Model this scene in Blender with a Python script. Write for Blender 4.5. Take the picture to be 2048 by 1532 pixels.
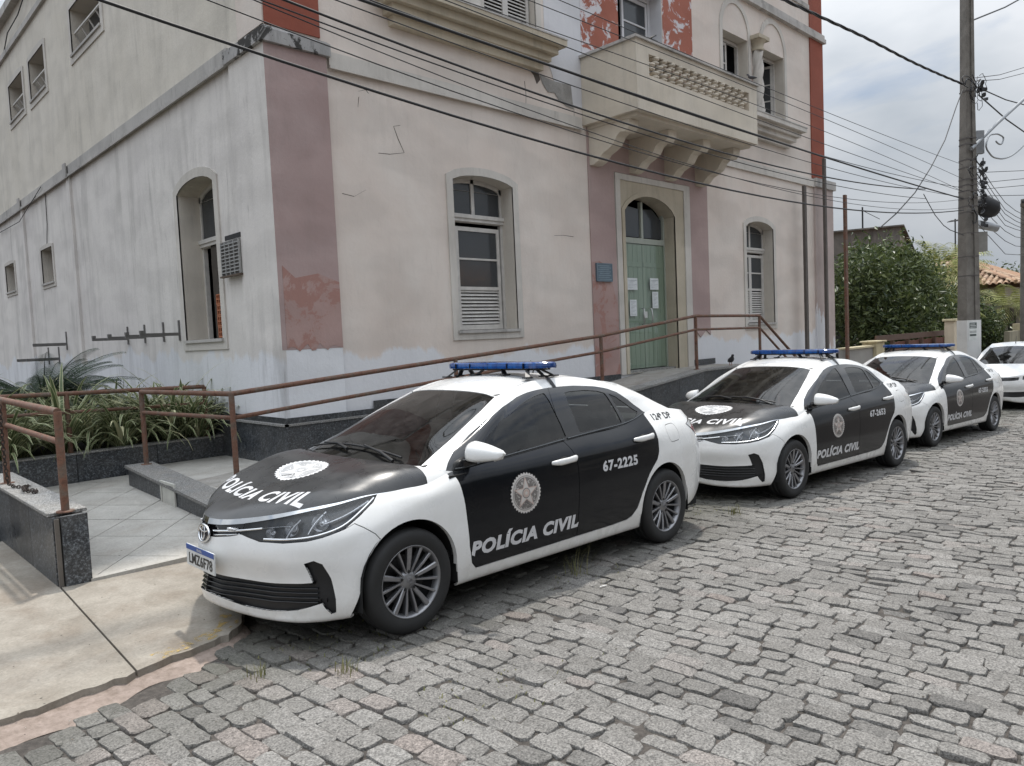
import bpy, bmesh, math, random
import numpy as np
from math import sin, cos, pi, radians, sqrt, atan2, hypot
from mathutils import Vector, Matrix
from mathutils.bvhtree import BVHTree
from mathutils.geometry import tessellate_polygon
for _o in list(bpy.data.objects):
 bpy.data.objects.remove(_o)
random.seed(7)
RNG = np.random.default_rng(11)
SC = bpy.context.scene
COL = SC.collection
# ------------------------------------------------------------------ camera, light, exposure
CAM_H = 1.7583
PITCH, ROLL, YAW = -0.0621, -0.0447, 0.7665
_f = Vector((sin(YAW) * cos(PITCH), cos(YAW) * cos(PITCH), sin(PITCH)))
_r = _f.cross(Vector((0, 0, 1))).normalized()
_u = _r.cross(_f)
_c, _s = cos(ROLL), sin(ROLL)
_r2 = _c * _r + _s * _u
_u2 = -_s * _r + _c * _u
cam = bpy.data.cameras.new('camera')
cam.sensor_width = 36.0
cam.lens = 26.11
cam.clip_start = 0.05
cam.clip_end = 2000
cam_ob = bpy.data.objects.new('camera', cam)
COL.objects.link(cam_ob)
M = Matrix((( _r2.x, _u2.x, -_f.x, 0), (_r2.y, _u2.y, -_f.y, 0), (_r2.z, _u2.z, -_f.z, CAM_H), (0, 0, 0, 1)))
cam_ob.matrix_world = M
SC.camera = cam_ob
SUN_DIR = Vector((0.29, 0.20, 1.0)).normalized()      # towards the sun
SUN_EL = math.asin(SUN_DIR.z)
SUN_AZ = atan2(SUN_DIR.x, SUN_DIR.y)
world = bpy.data.worlds.new('World')
SC.world = world
world.use_nodes = True
_nt = world.node_tree
for n_ in list(_nt.nodes):
 _nt.nodes.remove(n_)
_out = _nt.nodes.new('ShaderNodeOutputWorld')
_bg = _nt.nodes.new('ShaderNodeBackground')
_sky = _nt.nodes.new('ShaderNodeTexSky')
_sky.sky_type = 'NISHITA'
_sky.sun_disc = False
_sky.sun_elevation = SUN_EL
_sky.sun_rotation = SUN_AZ
_sky.dust_density = 2.0
_bg.inputs['Strength'].default_value = 0.10
# broken white cloud over the blue sky
_tc = _nt.nodes.new('ShaderNodeTexCoord')
_mp = _nt.nodes.new('ShaderNodeMapping')
_mp.inputs['Scale'].default_value = (1.0, 1.0, 2.6)
_n1 = _nt.nodes.new('ShaderNodeTexNoise')
_n1.inputs['Scale'].default_value = 2.3
_n1.inputs['Detail'].default_value = 7.0
_n1.inputs['Roughness'].default_value = 0.55
_n1.inputs['Distortion'].default_value = 0.4
_n2 = _nt.nodes.new('ShaderNodeTexNoise')
_n2.inputs['Scale'].default_value = 4.0
_n2.inputs['Detail'].default_value = 5.0
_rp = _nt.nodes.new('ShaderNodeValToRGB')
_rp.color_ramp.elements[0].position = 0.30
_rp.color_ramp.elements[0].color = (0, 0, 0, 1)
_rp.color_ramp.elements[1].position = 0.46
_rp.color_ramp.elements[1].color = (1, 1, 1, 1)
_cr = _nt.nodes.new('ShaderNodeValToRGB')
_cr.color_ramp.elements[0].position = 0.34
_cr.color_ramp.elements[0].color = (5.0, 5.5, 6.1, 1)
_cr.color_ramp.elements[1].position = 0.66
_cr.color_ramp.elements[1].color = (7.4, 7.7, 8.1, 1)
_mx = _nt.nodes.new('ShaderNodeMix')
_mx.data_type = 'RGBA'
_l = _nt.links.new
_l(_tc.outputs['Generated'], _mp.inputs['Vector'])
_l(_mp.outputs['Vector'], _n1.inputs['Vector'])
_l(_mp.outputs['Vector'], _n2.inputs['Vector'])
_l(_n1.outputs['Fac'], _rp.inputs['Fac'])
_l(_n2.outputs['Fac'], _cr.inputs['Fac'])
_l(_rp.outputs['Color'], _mx.inputs['Factor'])
_l(_sky.outputs['Color'], _mx.inputs['A'])
_l(_cr.outputs['Color'], _mx.inputs['B'])
# an overcast sky is brighter overhead than at the horizon
_sp = _nt.nodes.new('ShaderNodeSeparateXYZ')
_l(_tc.outputs['Generated'], _sp.inputs[0])
_ma = _nt.nodes.new('ShaderNodeMath')
_ma.operation = 'MULTIPLY_ADD'
_ma.use_clamp = False
_mc = _nt.nodes.new('ShaderNodeMath')
_mc.operation = 'MAXIMUM'
_l(_sp.outputs['Z'], _mc.inputs[0])
_mc.inputs[1].default_value = 0.0
_mq = _nt.nodes.new('ShaderNodeMath')
_mq.operation = 'POWER'
_l(_mc.outputs[0], _mq.inputs[0])
_mq.inputs[1].default_value = 1.7
_l(_mq.outputs[0], _ma.inputs[0])
_ma.inputs[1].default_value = 2.2
_ma.inputs[2].default_value = 0.60
_mg = _nt.nodes.new('ShaderNodeVectorMath')
_mg.operation = 'SCALE'
_l(_mx.outputs['Result'], _mg.inputs[0])
_l(_ma.outputs[0], _mg.inputs['Scale'])
_l(_mg.outputs['Vector'], _bg.inputs['Color'])
_l(_bg.outputs['Background'], _out.inputs['Surface'])
sun = bpy.data.lights.new('sun', 'SUN')
sun.energy = 2.5
sun.angle = radians(2.0)
sun.color = (1.0, 0.95, 0.88)
sun_ob = bpy.data.objects.new('sun', sun)
COL.objects.link(sun_ob)
sun_ob.rotation_euler = (-SUN_DIR).to_track_quat('-Z', 'Y').to_euler()
SC.view_settings.view_transform = 'Standard'
SC.view_settings.look = 'None'
SC.view_settings.exposure = 0.36
SC.view_settings.gamma = 1.0
SC.view_settings.use_curve_mapping = False
SC.render.engine = 'CYCLES'
SC.cycles.max_bounces = 8
SC.cycles.diffuse_bounces = 3
SC.cycles.glossy_bounces = 4
SC.cycles.transparent_max_bounces = 12
SC.cycles.use_denoising = True
SC.cycles.caustics_reflective = False
SC.cycles.caustics_refractive = False
# ------------------------------------------------------------------ materials
def srgb(r, g, b):
 f = lambda c: (c / 255 / 12.92) if c / 255 <= 0.04045 else ((c / 255 + 0.055) / 1.055) ** 2.4
 return (f(r), f(g), f(b))
class NT:
 """small node-tree writer"""
 def __init__(s, name):
  s.m = bpy.data.materials.new(name)
  s.m.use_nodes = True
  s.t = s.m.node_tree
  s.b = s.t.nodes['Principled BSDF']
  s.o = s.t.nodes['Material Output']
 def L(s, a, b):
  s.t.links.new(a, b)
 def set(s, node, key, v):
  if hasattr(v, 'is_output') or isinstance(v, bpy.types.NodeSocket):
   s.L(v, node.inputs[key])
  else:
   if isinstance(v, (tuple, list)) and len(v) == 3 and node.inputs[key].type == 'RGBA':
    v = (*v, 1)
   node.inputs[key].default_value = v
 def P(s, **k):
  for a, v in k.items():
   s.set(s.b, {'base': 'Base Color', 'rough': 'Roughness', 'metal': 'Metallic', 'spec': 'Specular IOR Level', 'coat': 'Coat Weight',
      'coatr': 'Coat Roughness', 'normal': 'Normal', 'emis': 'Emission Color', 'emiss': 'Emission Strength', 'alpha': 'Alpha',
      'trans': 'Transmission Weight', 'ior': 'IOR', 'sheen': 'Sheen Weight', 'subs': 'Subsurface Weight'}[a], v)
  return s
 def pos(s):
  return s.t.nodes.new('ShaderNodeNewGeometry').outputs['Position']
 def obj(s):
  return s.t.nodes.new('ShaderNodeTexCoord').outputs['Object']
 def mapv(s, v, scale=(1, 1, 1), loc=(0, 0, 0), rot=(0, 0, 0)):
  n = s.t.nodes.new('ShaderNodeMapping')
  s.L(v, n.inputs['Vector'])
  n.inputs['Scale'].default_value = scale
  n.inputs['Location'].default_value = loc
  n.inputs['Rotation'].default_value = rot
  return n.outputs['Vector']
 def noise(s, v, scale=5, detail=4, rough=0.55, dist=0.0):
  n = s.t.nodes.new('ShaderNodeTexNoise')
  s.L(v, n.inputs['Vector'])
  n.inputs['Scale'].default_value = scale
  n.inputs['Detail'].default_value = detail
  n.inputs['Roughness'].default_value = rough
  n.inputs['Distortion'].default_value = dist
  return n.outputs['Fac']
 def voro(s, v, scale=5, feature='F1', out='Distance', rnd=1.0):
  n = s.t.nodes.new('ShaderNodeTexVoronoi')
  n.feature = feature
  s.L(v, n.inputs['Vector'])
  n.inputs['Scale'].default_value = scale
  n.inputs['Randomness'].default_value = rnd
  return n.outputs[out]
 def ramp(s, f, stops):
  n = s.t.nodes.new('ShaderNodeValToRGB')
  e = n.color_ramp.elements
  while len(e) < len(stops):
   e.new(0.5)
  for i, (p, c) in enumerate(stops):
   e[i].position = p
   e[i].color = (c, c, c, 1) if not isinstance(c, (tuple, list)) else (*c[:3], 1)
  s.L(f, n.inputs['Fac'])
  return n.outputs['Color']
 def mix(s, f, a, b, mode='MIX'):
  n = s.t.nodes.new('ShaderNodeMix')
  n.data_type = 'RGBA'
  n.blend_type = mode
  s.set(n, 'Factor', f)
  s.set(n, 'A', a)
  s.set(n, 'B', b)
  return n.outputs['Result']
 def math(s, op, a, b=0.0, c=0.0):
  n = s.t.nodes.new('ShaderNodeMath')
  n.operation = op
  for i, v in enumerate((a, b, c)):
   if isinstance(v, bpy.types.NodeSocket):
    s.L(v, n.inputs[i])
   else:
    n.inputs[i].default_value = v
  return n.outputs[0]
 def xyz(s, v):
  n = s.t.nodes.new('ShaderNodeSeparateXYZ')
  s.L(v, n.inputs[0])
  return n.outputs
 def attr(s, name):
  n = s.t.nodes.new('ShaderNodeAttribute')
  n.attribute_name = name
  return n.outputs['Fac'], n.outputs['Color']
 def objrand(s):
  return s.t.nodes.new('ShaderNodeObjectInfo').outputs['Random']
 def bump(s, h, strength=0.3, dist=0.02):
  n = s.t.nodes.new('ShaderNodeBump')
  s.L(h, n.inputs['Height'])
  n.inputs['Strength'].default_value = strength
  n.inputs['Distance'].default_value = dist
  s.L(n.outputs['Normal'], s.b.inputs['Normal'])
  return s
MATS = {}
def flat(name, col, rough=0.5, metal=0.0, coat=0.0, **k):
 """a plain material with a little tonal wear so nothing is perfectly uniform"""
 n = NT(name)
 v = n.obj()
 var = n.ramp(n.noise(v, 9, 5), [(0.3, 0.86), (0.7, 1.08)])
 c = n.mix(1.0, (*col, 1), var, 'MULTIPLY')
 rr = n.math('MULTIPLY_ADD', n.noise(v, 23, 3), 0.12, max(rough - 0.06, 0.02))
 n.P(base=c, rough=rr, metal=metal, coat=coat, coatr=0.04, **k)
 MATS[name] = n.m
 return n.m
# ------------------------------------------------------------------ object helpers
ORG = {}      # world position of the root empties, so that parts can be written in world coordinates
def empty(name, loc=(0, 0, 0), rz=0.0, label=None, cat=None, group=None, kind=None):
 o = bpy.data.objects.new(name, None)
 COL.objects.link(o)
 o.empty_display_size = 0.2
 o.location = loc
 o.rotation_euler = (0, 0, rz)
 ORG[o.name] = Vector(loc)
 return tag(o, label, cat, group, kind)
def tag(o, label=None, cat=None, group=None, kind=None):
 if label:
  o['label'] = label
 if cat:
  o['category'] = cat
 if group:
  o['group'] = group
 if kind:
  o['kind'] = kind
 return o
def link(me, name, mat=None, parent=None, **k):
 o = bpy.data.objects.new(name, me)
 COL.objects.link(o)
 if mat is not None and not me.materials:
  for m_ in (mat if isinstance(mat, (list, tuple)) else [mat]):
   me.materials.append(m_)
 if parent is not None:
  o.parent = parent
 return tag(o, **k)
def world_org(o):
 v = Vector((0, 0, 0))
 while o is not None:
  v += o.location
  o = o.parent
 return v
def mesh(name, V, F, smooth=False, mids=None, tone=None, sharp=None):
 me = bpy.data.meshes.new(name)
 me.from_pydata([tuple(v) for v in V], [], F)
 if smooth:
  me.polygons.foreach_set('use_smooth', [True] * len(me.polygons))
 if mids is not None:
  me.polygons.foreach_set('material_index', mids)
 if tone is not None:
  a = me.attributes.new('tone', 'FLOAT', 'POINT')
  a.data.foreach_set('value', tone)
 if sharp is not None:
  me.set_sharp_from_angle(angle=radians(sharp))
 me.update()
 return me
class MB:
 """collects simple shapes in world (or thing) coordinates; build() links them as ONE mesh object"""
 def __init__(s):
  s.V, s.F, s.S, s.MI = [], [], [], []
  s.mi = 0
 def add(s, V, F, smooth=False):
  o = len(s.V)
  s.V += [tuple(v) for v in V]
  s.F += [tuple(i + o for i in f) for f in F]
  s.S += [smooth] * len(F)
  s.MI += [s.mi] * len(F)
  return s
 def box(s, a, b, bev=0.0):
  x0, y0, z0 = a
  x1, y1, z1 = b
  if bev <= 0:
   V = [(x, y, z) for z in (z0, z1) for y in (y0, y1) for x in (x0, x1)]
   F = [(0, 2, 3, 1), (4, 5, 7, 6), (0, 1, 5, 4), (2, 6, 7, 3), (0, 4, 6, 2), (1, 3, 7, 5)]
   return s.add(V, F)
  bm = bmesh.new()
  bmesh.ops.create_cube(bm, size=1.0)
  for v in bm.verts:
   v.co = Vector(((x0 + x1) / 2 + v.co.x * (x1 - x0), (y0 + y1) / 2 + v.co.y * (y1 - y0), (z0 + z1) / 2 + v.co.z * (z1 - z0)))
  bmesh.ops.bevel(bm, geom=bm.edges[:], offset=bev, segments=1, affect='EDGES', profile=0.5)
  return s.bm(bm)
 def bm(s, bm, smooth=False):
  bm.verts.index_update()
  s.add([v.co.copy() for v in bm.verts], [[v.index for v in f.verts] for f in bm.faces], smooth)
  bm.free()
  return s
 def obox(s, c, ax, ay, az, hx, hy, hz):
  c, ax, ay, az = Vector(c), Vector(ax), Vector(ay), Vector(az)
  V = [c + ax * hx * i + ay * hy * j + az * hz * k for k in (-1, 1) for j in (-1, 1) for i in (-1, 1)]
  F = [(0, 2, 3, 1), (4, 5, 7, 6), (0, 1, 5, 4), (2, 6, 7, 3), (0, 4, 6, 2), (1, 3, 7, 5)]
  return s.add(V, F)
 def beam(s, p, q, w, h, up=(0, 0, 1)):
  p, q = Vector(p), Vector(q)
  d = (q - p)
  L_ = d.length
  d.normalize()
  upv = Vector(up)
  a = d.cross(upv)
  if a.length < 1e-4:
   a = Vector((1, 0, 0))
  a.normalize()
  b = a.cross(d)
  return s.obox((p + q) / 2, d, a, b, L_ / 2, w / 2, h / 2)
 def tube(s, pts, r, n=8, caps=True, smooth=True):
  pts = [Vector(p) for p in pts]
  rs = r if isinstance(r, (list, tuple)) else [r] * len(pts)
  V, F = [], []
  prev = None
  for i, p in enumerate(pts):
   if i == 0:
    d = pts[1] - pts[0]
   elif i == len(pts) - 1:
    d = pts[-1] - pts[-2]
   else:
    d = (pts[i + 1] - p).normalized() + (p - pts[i - 1]).normalized()
   d.normalize()
   if prev is None:
    a = d.cross(Vector((0, 0, 1)))
    if a.length < 1e-3:
     a = d.cross(Vector((1, 0, 0)))
   else:
    a = prev - d * prev.dot(d)
   a.normalize()
   prev = a
   b = d.cross(a)
   for k in range(n):
    t = 2 * pi * k / n
    V.append(p + (a * cos(t) + b * sin(t)) * rs[i])
  for i in range(len(pts) - 1):
   for k in range(n):
    k2 = (k + 1) % n
    F.append((i * n + k, i * n + k2, (i + 1) * n + k2, (i + 1) * n + k))
  s.add(V, F, smooth)
  if caps:
   o = len(s.V)
   s.V += [tuple(v) for v in V[:n]] + [tuple(v) for v in V[-n:]]
   s.F += [tuple(o + k for k in range(n - 1, -1, -1)), tuple(o + n + k for k in range(n))]
   s.S += [False, False]
   s.MI += [s.mi] * 2
  return s
 def cyl(s, p, q, r, n=16, r2=None, smooth=True):
  return s.tube([p, q], [r, r if r2 is None else r2], n, True, smooth)
 def lathe(s, prof, c=(0, 0, 0), axis='z', n=16, smooth=True):
  """prof: (radius, height) pairs turned about an axis"""
  c = Vector(c)
  V, F = [], []
  for r, h in prof:
   for k in range(n):
    t = 2 * pi * k / n
    a, b = r * cos(t), r * sin(t)
    V.append(c + Vector((a, b, h) if axis == 'z' else ((a, h, b) if axis == 'y' else (h, a, b))))
  for i in range(len(prof) - 1):
   for k in range(n):
    k2 = (k + 1) % n
    F.append((i * n + k, i * n + k2, (i + 1) * n + k2, (i + 1) * n + k))
  return s.add(V, F, smooth)
 def prism(s, poly, a, b, axis='y'):
  """2D polygon extruded from a to b along an axis; poly coordinates are the other two axes in order"""
  def P(p, h):
   return {'y': (p[0], h, p[1]), 'x': (h, p[0], p[1]), 'z': (p[0], p[1], h)}[axis]
  n = len(poly)
  V = [P(p, a) for p in poly] + [P(p, b) for p in poly]
  tri = tessellate_polygon([[Vector((p[0], p[1], 0)) for p in poly]])
  F = [tuple(t) for t in tri] + [tuple(i + n for i in reversed(t)) for t in tri]
  F += [(i, (i + 1) % n, n + (i + 1) % n, n + i) for i in range(n)]
  return s.add(V, F)
 def quad(s, a, b, c, d):
  return s.add([a, b, c, d], [(0, 1, 2, 3)])
 def build(s, name, mat, parent=None, org=None, **k):
  if org is None:
   org = ORG[parent.name] if (parent is not None and parent.name in ORG) else Vector((0, 0, 0))
  if parent is None and org.length == 0 and s.V:
   A = np.array(s.V)
   org = Vector((float(A[:, 0].mean()), float(A[:, 1].mean()), float(A[:, 2].min())))
  V = [(v[0] - org[0], v[1] - org[1], v[2] - org[2]) for v in s.V]
  me = mesh(name, V, s.F, mids=s.MI)
  me.polygons.foreach_set('use_smooth', s.S)
  bm = bmesh.new()
  bm.from_mesh(me)
  bmesh.ops.recalc_face_normals(bm, faces=bm.faces[:])
  bm.to_mesh(me)
  bm.free()
  o = link(me, name, mat, parent, **k)
  if parent is None:
   o.location = org
   ORG[o.name] = Vector(org)
  else:
   ORG[o.name] = Vector(org)
  return o
def text_tris(body, size, shear=0.0, bold=0.0, space=1.0):
 """2D triangles of a line of text in the built-in font, centred on the origin"""
 cu = bpy.data.curves.new('t', 'FONT')
 cu.body = body
 cu.size = size
 cu.shear = shear
 cu.offset = bold
 cu.space_character = space
 cu.resolution_u = 3
 cu.align_x = 'CENTER'
 cu.align_y = 'CENTER'
 o = bpy.data.objects.new('t', cu)
 COL.objects.link(o)
 bpy.context.view_layer.update()
 dg = bpy.context.evaluated_depsgraph_get()
 me = bpy.data.meshes.new_from_object(o.evaluated_get(dg))
 V = [(v.co.x, v.co.y) for v in me.vertices]
 F = [tuple(p.vertices) for p in me.polygons]
 bpy.data.objects.remove(o)
 bpy.data.meshes.remove(me)
 bpy.data.curves.remove(cu)
 bm = bmesh.new()
 vs = [bm.verts.new((x, y, 0)) for x, y in V]
 for f in F:
  try:
   bm.faces.new([vs[i] for i in f])
  except ValueError:
   pass
 bmesh.ops.remove_doubles(bm, verts=bm.verts[:], dist=1e-5)
 bmesh.ops.triangulate(bm, faces=bm.faces[:])
 for _ in range(3):
  e = [e for e in bm.edges if e.calc_length() > max(size * 0.28, 0.012)]
  if not e:
   break
  bmesh.ops.subdivide_edges(bm, edges=e, cuts=1)
  bmesh.ops.triangulate(bm, faces=bm.faces[:])
 bm.verts.index_update()
 V = [(v.co.x, v.co.y) for v in bm.verts]
 F = [tuple(v.index for v in f.verts) for f in bm.faces]
 bm.free()
 return V, F
SLOPE = -0.0244
def GZ(x):
 """height of the road: it falls gently along the street"""
 x = min(x, 40.0)
 return SLOPE * (x - 3.0)
# ------------------------------------------------------------------ road, pavement, ramp
def mat_stone():
 n = NT('granite_cobble')
 v = n.pos()
 tone, _ = n.attr('tone')
 sp = n.noise(v, 95, 3, 0.7)
 sp2 = n.noise(v, 26, 4, 0.6)
 big = n.noise(v, 0.9, 4)
 base = n.ramp(tone, [(0.0, (0.115, 0.110, 0.104)), (0.30, (0.170, 0.162, 0.150)), (0.55, (0.196, 0.187, 0.174)), (0.80, (0.228, 0.219, 0.205)), (0.92, (0.222, 0.198, 0.182)), (1.0, (0.205, 0.175, 0.157))])
 g = n.ramp(sp, [(0.30, 0.34), (0.50, 1.0), (0.70, 1.62)])
 c = n.mix(1.0, base, g, 'MULTIPLY')
 c = n.mix(1.0, c, n.ramp(sp2, [(0.3, 0.80), (0.7, 1.14)]), 'MULTIPLY')
 c = n.mix(1.0, c, n.ramp(big, [(0.35, 0.90), (0.65, 1.06)]), 'MULTIPLY')
 # damp, oil and moss where the cars stand, plus painted shade under them
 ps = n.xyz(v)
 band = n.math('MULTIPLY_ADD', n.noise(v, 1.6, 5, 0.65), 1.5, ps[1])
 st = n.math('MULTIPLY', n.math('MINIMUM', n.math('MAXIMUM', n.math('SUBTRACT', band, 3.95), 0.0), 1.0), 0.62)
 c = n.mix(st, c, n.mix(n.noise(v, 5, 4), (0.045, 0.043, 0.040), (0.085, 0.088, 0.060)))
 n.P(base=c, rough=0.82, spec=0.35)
 h = n.math('ADD', n.math('MULTIPLY', sp2, 1.0), n.math('MULTIPLY', sp, 0.35))
 n.bump(h, 1.0, 0.016)
 return n.m
def mat_soil(name, c0, c1, sc=30):
 n = NT(name)
 v = n.pos()
 a = n.noise(v, sc, 6, 0.7)
 b = n.noise(v, 1.3, 4)
 c = n.mix(n.ramp(a, [(0.3, 0), (0.7, 1)]), c0, c1)
 c = n.mix(1.0, c, n.ramp(b, [(0.3, 0.75), (0.7, 1.15)]), 'MULTIPLY')
 n.P(base=c, rough=0.95)
 n.bump(a, 0.8, 0.02)
 return n.m
def mat_concrete(name, c0, c1, stain=(0.16, 0.12, 0.085)):
 n = NT(name)
 v = n.pos()
 a = n.noise(v, 3.2, 6, 0.62, 0.6)
 s = n.noise(v, 60, 4, 0.7)
 c = n.mix(n.ramp(a, [(0.32, 0), (0.66, 1)]), c0, c1)
 c = n.mix(n.math('MULTIPLY', n.ramp(n.noise(n.mapv(v, (1, 1, 1), (3, 9, 1)), 1.7, 6, 0.65, 1.2), [(0.48, 0), (0.74, 1)]), 0.55), c, stain)
 c = n.mix(1.0, c, n.ramp(s, [(0.3, 0.82), (0.7, 1.12)]), 'MULTIPLY')
 pits = n.ramp(n.voro(v, 7, 'F1', 'Distance'), [(0.03, 0.25), (0.06, 1)])
 c = n.mix(1.0, c, pits, 'MULTIPLY')
 n.P(base=c, rough=0.9)
 n.bump(n.math('ADD', s, n.math('MULTIPLY', a, 2)), 0.35, 0.008)
 return n.m
def mat_granite(name, c0, c1, rough=0.25, sc=58, dust=0.35):
 n = NT(name)
 v = n.pos()
 a = n.noise(v, sc, 3, 0.8)
 b = n.noise(v, sc * 0.45, 2, 0.6)
 c = n.ramp(a, [(0.38, c0), (0.50, tuple(x * .75 + y * .25 for x, y in zip(c0, c1))), (0.60, c1), (0.70, tuple(1.9 * y for y in c1))])
 c = n.mix(1.0, c, n.ramp(b, [(0.35, 0.7), (0.65, 1.25)]), 'MULTIPLY')
 rnd = n.objrand()
 c = n.mix(1.0, c, n.ramp(rnd, [(0, 0.78), (1, 1.22)]), 'MULTIPLY')
 d = n.noise(v, 2.4, 6, 0.65)
 c = n.mix(n.math('MULTIPLY', n.ramp(d, [(0.40, 0), (0.75, 1)]), dust), c, (0.30, 0.27, 0.23))
 n.P(base=c, rough=n.ramp(d, [(0.3, rough), (0.7, rough + 0.35)]), spec=0.5)
 return n.m
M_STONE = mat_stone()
M_SOIL = mat_soil('joint_soil', (0.040, 0.035, 0.030), (0.115, 0.10, 0.088))
M_DIRT = mat_soil('reddish_dirt', (0.20, 0.155, 0.125), (0.36, 0.29, 0.25), 18)
M_CONC = mat_concrete('weathered_concrete', (0.225, 0.20, 0.165), (0.335, 0.305, 0.26))
M_GRAN = mat_granite('dark_granite', (0.016, 0.018, 0.022), (0.095, 0.105, 0.115), dust=0.16)
M_GRANL = mat_granite('grey_granite_coping', (0.10, 0.10, 0.10), (0.36, 0.36, 0.35), 0.5, 110, 0.5)
M_TILE = mat_concrete('pale_floor_tile', (0.35, 0.335, 0.305), (0.45, 0.435, 0.40), (0.27, 0.24, 0.20))
M_GROUT = flat('dark_grout', (0.07, 0.065, 0.06), 0.95)
ROAD_ANG = -0.0627
def kerb_y(x):
 """edge of the pavement, from the near apron to the line behind the parked cars"""
 pts = [(-6, 3.95), (0.0, 4.02), (0.56, 4.06), (1.16, 4.17), (1.63, 4.27), (1.85, 4.40), (2.02, 4.75), (2.12, 5.34), (2.2, 5.52)]
 if x >= 2.2:
  return 5.52
 for (x0, y0), (x1, y1) in zip(pts, pts[1:]):
  if x <= x1:
   return y0 + (y1 - y0) * (x - x0) / (x1 - x0)
 return pts[-1][1]
def build_ground():
 # open ground as one sheet to the horizon, following the fall of the street
 xs = [-300, -60, -20, -6, 0, 6, 12, 20, 30, 40, 60, 150, 700]
 V, F = [], []
 for x in xs:
  for y in (-400, -60, -20, 0, 5, 20, 60, 400):
   V.append((x, y, GZ(max(x, -12)) - 0.09))
 m = 8
 for i in range(len(xs) - 1):
  F += [(i * m + j, (i + 1) * m + j, (i + 1) * m + j + 1, i * m + j + 1) for j in range(m - 1)]
 MB().add(V, F).build('ground', M_SOIL, org=Vector((0.001, 0, 0)), kind='structure')
 # road bed: sandy joints between the stones
 road_bed = MB()
 V, F = [], []
 xs = [-12 + 0.5 * i for i in range(145)]
 for x in xs:
  for y in (-6.2, -3, 0, 3, 5.6):
   V.append((x, y, GZ(x) - 0.014))
 for i in range(len(xs) - 1):
  F += [(i * 5 + j, (i + 1) * 5 + j, (i + 1) * 5 + j + 1, i * 5 + j + 1) for j in range(4)]
 road_bed.add(V, F)
 road = road_bed.build('road', M_SOIL, org=Vector((0.001, 0, 0)), kind='structure')
 # cobbles: courses run across the street, each stone a little different
 rr = random.Random(5)
 Mcam = cam_ob.matrix_world.inverted()
 def seen(x, y):
  p = Mcam @ Vector((x, y, GZ(x)))
  if p.z > -0.6:
   return None
  u, w = p.x / -p.z, p.y / -p.z
  if abs(u) > 0.75 or abs(w) > 0.60:
   return None
  return -p.z
 stones = []
 x = -0.2
 tilt = -0.09
 while x < 27.0:
  wdt = rr.uniform(0.100, 0.132)
  far = x > 12
  y = -3.2 + rr.uniform(0, 0.2)
  while y < 5.6:
   ln = rr.uniform(0.135, 0.225)
   yc = y + ln / 2
   xc = x + wdt / 2 + tilt * (yc - 2.0) + 0.02 * sin(yc * 1.9 + x)
   dep = seen(xc, yc)
   ke = kerb_y(xc)
   if dep is not None and yc + ln / 2 < ke + 0.02:
    # a strip of bare dirt lies along the near apron
    edge = ke - yc
    if not (xc < 1.55 and edge < 0.16 + 0.25 * max(0, 0.75 - xc) + 0.10 * rr.random()):
     stones.append((dep, xc, yc, wdt, ln))
   y += ln
  x += wdt
 def stone_geo(xc, yc, w, l, fine):
  g = rr.uniform(0.0012, 0.0042)
  hw, hl = w / 2 - g, l / 2 - g * 1.1
  rz = tilt + rr.gauss(0, 0.030)
  tx, ty = rr.gauss(0, 0.045), rr.gauss(0, 0.040)
  hz = rr.gauss(0, 0.0045)
  cut = [rr.uniform(0.008, 0.026) for _ in range(4)]
  jit = lambda s_: rr.gauss(0, s_)
  base = []
  m1, m2 = (2, 3) if fine else (1, 2)
  cs = [(-hw + jit(.004), -hl + jit(.006)), (hw + jit(.004), -hl + jit(.006)), (hw + jit(.004), hl + jit(.006)), (-hw + jit(.004), hl + jit(.006))]
  for i in range(4):
   p, q = Vector(cs[i]), Vector(cs[(i + 1) % 4])
   d = (q - p).normalized()
   nrm_ = Vector((d.y, -d.x))
   a, b = p + d * cut[i], q - d * cut[(i + 1) % 4]
   m_ = m1 if i % 2 == 0 else m2
   for k in range(m_ + 1):
    t = k / m_
    base.append(a.lerp(b, t) + nrm_ * jit(.0022))
  n1 = len(base)
  rows = []
  lv = [(1.0, -.05), (1.0, -.0075), (.955, -.0016), (.62, .0008)] if fine else [(1.0, -.05), (1.0, -.006), (.93, -.0008)]
  for q, dz in lv:
   rows.append([(p.x * q + (jit(.0012) if q < 1 else 0), p.y * q + (jit(.0012) if q < 1 else 0), dz + (jit(.0012) if dz > -.02 else 0)) for p in base])
  pts = [p for r in rows for p in r] + [(jit(.01), jit(.01), .0018 + jit(.0012))]
  co, si = cos(rz), sin(rz)
  out = [(xc + a * co + b * si, yc - a * si + b * co, GZ(xc) + SLOPE * a + c_ + hz + tx * a + ty * b) for a, b, c_ in pts]
  F = []
  for i in range(len(rows) - 1):
   F += [(i * n1 + k, i * n1 + (k + 1) % n1, (i + 1) * n1 + (k + 1) % n1, (i + 1) * n1 + k) for k in range(n1)]
  i = len(rows) - 1
  F += [(i * n1 + k, i * n1 + (k + 1) % n1, len(pts) - 1) for k in range(n1)]
  return out, F
 stones.sort(key=lambda s: s[0])
 def stone_tone(xc, yc):
  t = min(max(rr.gauss(0.55, 0.17), 0.03), 0.86)
  if rr.random() < 0.03:
   t = rr.uniform(0.0, 0.15)
  red = 0.22 if (xc < 2.0 and yc > 2.4) else 0.02
  if rr.random() < red:
   t = rr.uniform(0.88, 0.98)
  return t
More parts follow.
